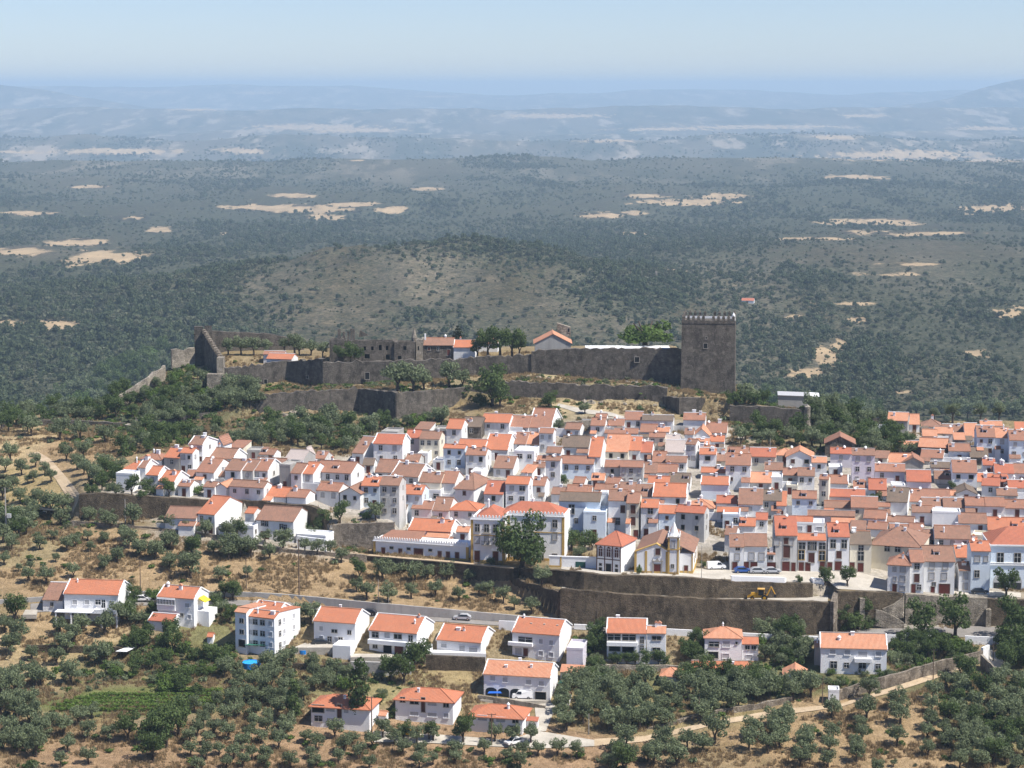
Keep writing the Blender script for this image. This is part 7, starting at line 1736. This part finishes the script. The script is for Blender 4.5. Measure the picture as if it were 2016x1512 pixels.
def slab(name, cs, z_up, mat, label, cat, thick=.3):
    """flat terrace or sheet on four picture corners, level at the nearest corner's ground"""
    ps = [G(*c) for c in cs]; z = max(p.z for p in ps) + z_up; c = sum(ps, Vector()) / 4; c.z = z
    b = MB(); top = [(p.x - c.x, p.y - c.y, 0) for p in ps]; b.hexa([(q[0], q[1], -thick) for q in top], top)
    tag(b.put(name, mat, loc=c), label, cat)
slab('terrace', [(578,1288),(655,1290),(662,1276),(600,1268)], .3, 'pale_paving', 'pale terrace with paddling pool', 'terrace', 3)
slab('terrace', [(690,1305),(778,1306),(775,1292),(692,1290)], .4, 'pale_paving', 'pale terrace beneath the balcony house', 'terrace', 3)
slab('terrace', [(838,1296),(957,1302),(955,1288),(840,1284)], .6, 'n', 'white terrace in front of the low villa', 'terrace', 4)
slab('terrace', [(45,1225),(72,1225),(74,1202),(50,1202)], .2, 'pale_paving', 'pale yard left of the brown-roofed annex', 'yard', 1)
slab('terrace', [(1180,1304),(1250,1306),(1252,1300),(1182,1299)], .2, 'pale_paving', 'pale garden path before the glazed balconies', 'path', .5)
slab('terrace', [(945,1382),(1035,1388),(1085,1384),(950,1374)], .15, 'pale_paving', 'paved forecourt of the arched house', 'yard', .6)
slab('tarpaulin', [(960,1379),(988,1380),(985,1373),(963,1373)], 1.4, 'tarp_blue', 'blue tarpaulin shade before the garage arches', 'tarpaulin', .08)
slab('shade_sheet', [(228,1302),(250,1302),(268,1282),(252,1280)], .9, 'n', 'white plastic sheet roof in the green garden', 'sheet', .1)
slab('shade_net', [(482,1292),(530,1294),(530,1287),(484,1285)], 2.2, 'tarp_green', 'green shade net below the apartment house', 'shade net', .06)
slab('shade_net', [(1098,1356),(1128,1357),(1132,1348),(1102,1346)], .8, 'tarp_green', 'dark green flat cover below the pinkish annex', 'cover', .1)
slab('shed_roof', [(70,1024),(108,1024),(112,1014),(75,1012)], 1.8, 'door_grey', 'dark low roof beside the far-left lane', 'shed', .15)
wallrun('white_wall', [(1130,1238,1229,504.5),(1185,1240,1231,504)], 'n', .4, 'white parapet behind the three-skylight house', jag=.01)
wallrun('white_wall', [(1312,1247,1238,502.5),(1370,1249,1241,502)], 'n', .4, 'white parapet right of the glazed-balcony wing', jag=.01)
wallrun('white_wall', [(1462,1254,1246,501),(1520,1257,1249,500.5)], 'n', .4, 'white parapet behind the faceted-roof house', jag=.01)
wallrun('white_wall', [(1590,1262,1252,499.5),(1612,1263,1254,499.4)], 'n', .4, 'short white parapet left of the large villa', jag=.01)
wallrun('white_wall', [(1688,1242,1229,510),(1785,1240,1229,511)], 'pale_paving', .4, 'pale kerb wall between road and rampart bushes', jag=.01)
wallrun('white_wall', [(1032,1240,1222,503),(1052,1262,1240,498.5)], 'n', .3, 'white garden wall left of the corner-balcony house', jag=.01)
wallrun('white_wall', [(982,1236,1222,503.6),(1030,1240,1224,502.8)], 'n', .3, 'white railing wall behind the low villa', jag=.01)
wallrun('white_wall', [(800,1296,1278,492),(852,1284,1268,495.5)], 'n', .3, 'white ramp wall beside the low villa', jag=.01)
wallrun('white_wall', [(655,1288,1270,493),(690,1291,1272,492)], 'n', 5, 'white garage block beside the pool terrace', jag=.01)
wallrun('white_wall', [(1440,1146,1134,513.5),(1545,1150,1137,515),(1548,1150,1138,516)], 'n', .5, 'low white wall below the parked cars', jag=.01)
wallrun('white_wall', [(1600,1152,1140,517.5),(1622,1154,1142,518)], 'n', 2, 'small white block at the corner of the square', jag=.01)
wallrun('white_wall', [(585,1076,1055,546),(642,1082,1062,544.5)], 'n', .5, 'white garden wall with red coping beside the lane', cap=None, jag=.01)
# steps on the rampart
def steps():
    wallrun('rampart_stair', [(1738,1204,1199,510.6),(1760,1200,1189,510.8),(1778,1196,1176,511),(1780,1196,1168,511.2)], 'castle_light', .45, 'upper flight of rampart steps with sloping parapet', jag=.02)
    wallrun('rampart_stair', [(1724,1212,1201,509.4),(1735,1214,1202,509.3),(1762,1222,1215,509),(1780,1228,1226,508.8)], 'castle_light', .45, 'lower flight of rampart steps with sloping parapet', jag=.02)
steps()
# boulders
def boulders(L, label, group):
    for i, (u, v, w) in enumerate(L):
        p = G(u, v); r = w / 2 * p.y / FPX; rg = random.Random(i * 7 + int(u)); V = []; F = []
        n, m = 8, 5
        for j in range(m + 1):
            for k in range(n):
                a = math.pi * j / m; t = 2 * math.pi * k / n; q = r * (1 + rg.uniform(-.25, .25))
                V.append((q * math.sin(a) * math.cos(t), q * math.sin(a) * math.sin(t), q * math.cos(a) * .75))
        for j in range(m):
            for k in range(n): F.append((j*n+k, (j+1)*n+k, (j+1)*n+(k+1)%n, j*n+(k+1)%n))
        tag(link('boulder', mesh('boulder', V, F, MAT['castle_light']), loc=p), label, 'boulder', group)
boulders([(530,822,12),(545,824,10),(560,820,18),(575,815,22),(590,812,24),(515,826,10),(605,818,12)], 'grey boulder at the foot of the lower castle wall', 'boulders under the castle wall')
boulders([(1040,742,10),(1060,744,12),(1080,746,10),(1235,754,12),(1250,755,16),(1265,757,12),(1280,758,14),(1130,749,8),(1175,752,8),(1215,754,8)], 'pale boulder on the strip between the two castle walls', 'boulders between the castle walls')
boulders([(1460,776,14),(1472,774,18),(1480,776,12)], 'pale boulder at the right foot of the keep', 'boulders by the keep')
boulders([(1150,792,16),(1165,793,18),(1185,793,14),(1230,797,12),(1290,799,10)], 'grey rock outcrop under the castle wall by the dirt path', 'outcrops by the path')
# a lone farmhouse in the valley, aqueduct piers
house(1460,1484,592,587,597,'r','n',10,win=1,chim=0,label='lone white farmhouse with red roof in the wooded valley',row='x')
for (u, v) in ((1262,548),(1292,548)):
    p = G(u, v); w = 1.1; tag(MB().box(-w, w, -1, 1, -6, 8).put('stone_pier', 'castle_light', loc=p), f'{"left" if u < 1280 else "right"} of two pale stone piers in the far valley', 'pier')
# satellite dishes and roof clutter
def dish(h, x, z):
    b = MB(); b.cyl((0, 0, 0), (0, -.08, .03), .42, .30, 10); b.put('satellite_dish', 'n', h, (x, -.3, z))
# ------------------------------------------------------------------ undergrowth: small bushes, weeds and dry tufts (stuff)
def undergrowth():
    rg = np.random.default_rng(91)
    src = [crown_mesh('undergrowth_source', m, lobes(rg, 6, .34, .02, .34, .2), 140, .10, rg) for m in ('oak', 'olive', 'bright', 'far')]
    n = 90000
    Y = rg.uniform(425, 745, n); X = rg.uniform(-.27, .27, n) * Y
    Z = z_land(X, Y); u, v = project(X, Y, Z)
    d = np.zeros(n)
    def add(poly_u, poly_v, ru, rv, w): 
        nonlocal d; d = np.maximum(d, w * np.exp(-((u - poly_u) / ru) ** 2 - ((v - poly_v) / rv) ** 2))
    for q in ((250,790,170,60,1),(380,790,120,45,.8),(600,845,160,28,.7),(820,838,90,20,.8),(1550,815,160,40,.8),(1680,850,120,45,.9),(330,1310,200,60,.7),(1450,1345,220,30,.9),(1750,1315,180,35,.9),(1960,1420,90,90,.7),(1550,1290,60,40,.8),
              (120,1000,120,50,.35),(1000,770,350,22,.65),(700,762,250,16,.6),(1200,800,150,20,.35),(560,800,60,30,.8),(450,830,120,30,.7),(1300,1390,220,40,.35),(650,1340,120,30,.5),(430,1240,60,40,.6),(1690,1232,50,14,.9),(1180,1290,40,40,.7),(40,1470,80,60,.4),(690,1080,60,20,.5),(640,1040,60,20,.6),(1000,1480,800,40,.06),(300,1110,400,70,.05),(1700,1450,300,80,.05),(900,1170,200,40,.05)): add(*q)
    d = d * np.clip((fbm(X / 5, Y / 7, 93, 3) - .36) * 5, 0, 1)
    m = rg.random(n) < d * .9
    for (hx, hy) in PAVED: m &= (np.abs(X - hx) > 6.5) | (np.abs(Y - hy) > 7)
    for h in HOUSES:
        p = h[0].location; m &= (np.hypot(X - p.x, Y - p.y - 3) > max(h[3] * .62, 5.5))
    # keep roads free
    def near_strip(name):
        nonlocal m
        for o in bpy.data.objects:
            if o.name.split('.')[0] == name and o.type == 'MESH':
                V = np.array([w.co[:2] for w in o.data.vertices])
                for a in V[::2]: m &= np.hypot(X - a[0], Y - a[1]) > 2.6
    for nm in ('road', 'lane', 'dirt_path', 'driveway', 'lower_lane', 'dirt_track', 'castle_path', 'square_paving', 'terrace_paving'): near_strip(nm)
    X, Y, Z = X[m], Y[m], Z[m]
    S = .9 + 2.3 * rg.random(len(X)) ** 2
    instancer('undergrowth', np.stack([X, Y, Z - .05], 1), S, rg.uniform(0, 6.28, len(X)), rg.uniform(.7, 1.3, len(X)), src, 'low bushes and weeds on the banks, slopes and garden plots', 'undergrowth')
    print('undergrowth', len(X))
undergrowth()

def dry_grass():
    rg = np.random.default_rng(17)
    src = []
    for i in range(3):
        n = 26; a = rg.uniform(0, 6.28, n); d = rg.uniform(0, .4, n); q = []
        for k in range(n):
            x, y = d[k] * math.cos(a[k]), d[k] * math.sin(a[k]); t = rg.uniform(0, 6.28); w = .05; hh = rg.uniform(.3, .7); lx, ly = rg.uniform(-.2, .2), rg.uniform(-.2, .2)
            q += [(x - w * math.cos(t), y - w * math.sin(t), 0), (x + w * math.cos(t), y + w * math.sin(t), 0), (x + lx + .01, y + ly, hh), (x + lx, y + ly, hh)]
        src.append(npmesh('dry_grass_source', np.array(q), np.arange(4 * n).reshape(n, 4), MAT['straw']))
    n = 150000; Y = rg.uniform(425, 740, n); X = rg.uniform(-.26, .26, n) * Y; Z = z_land(X, Y); u, v = project(X, Y, Z)
    m = (fbm(X / 6, Y / 6, 95, 3) > .47) & ((v > 1000) | (v < 900))
    for h in HOUSES:
        p = h[0].location; m &= (np.hypot(X - p.x, Y - p.y - 3) > max(h[3] * .6, 5))
    for nm in ('road', 'lane', 'dirt_path', 'driveway', 'lower_lane', 'dirt_track', 'castle_path', 'square_paving', 'terrace_paving'):
        for o in bpy.data.objects:
            if o.name.split('.')[0] == nm and o.type == 'MESH':
                V = np.array([w.co[:2] for w in o.data.vertices])
                for a in V[::3]: m &= (np.abs(X - a[0]) > 2.4) | (np.abs(Y - a[1]) > 2.4)
    X, Y, Z = X[m], Y[m], Z[m]
    instancer('dry_grass', np.stack([X, Y, Z - .03], 1), rg.uniform(.6, 1.7, len(X)), rg.uniform(0, 6.28, len(X)), rg.uniform(.6, 1.2, len(X)), src, 'straw-coloured dry grass tufts on the slopes and groves', 'dry grass')
    print('grass', len(X))
dry_grass()

# ------------------------------------------------------------------ small groups of look-alikes: say which one, counted from the left
def number_groups():
    by = {}
    for o in scene.objects:
        if o.parent is None and 'label' in o.keys() and 'category' in o.keys(): by.setdefault(o['label'], []).append(o)
    for lab, L in by.items():
        if 2 <= len(L) <= 20 and len(lab.split()) <= 13:
            L.sort(key=lambda o: o.location.x / max(o.location.y, 1))
            for i, o in enumerate(L): o['label'] = f"{lab}, {ORD[i]} from left"
number_groups()
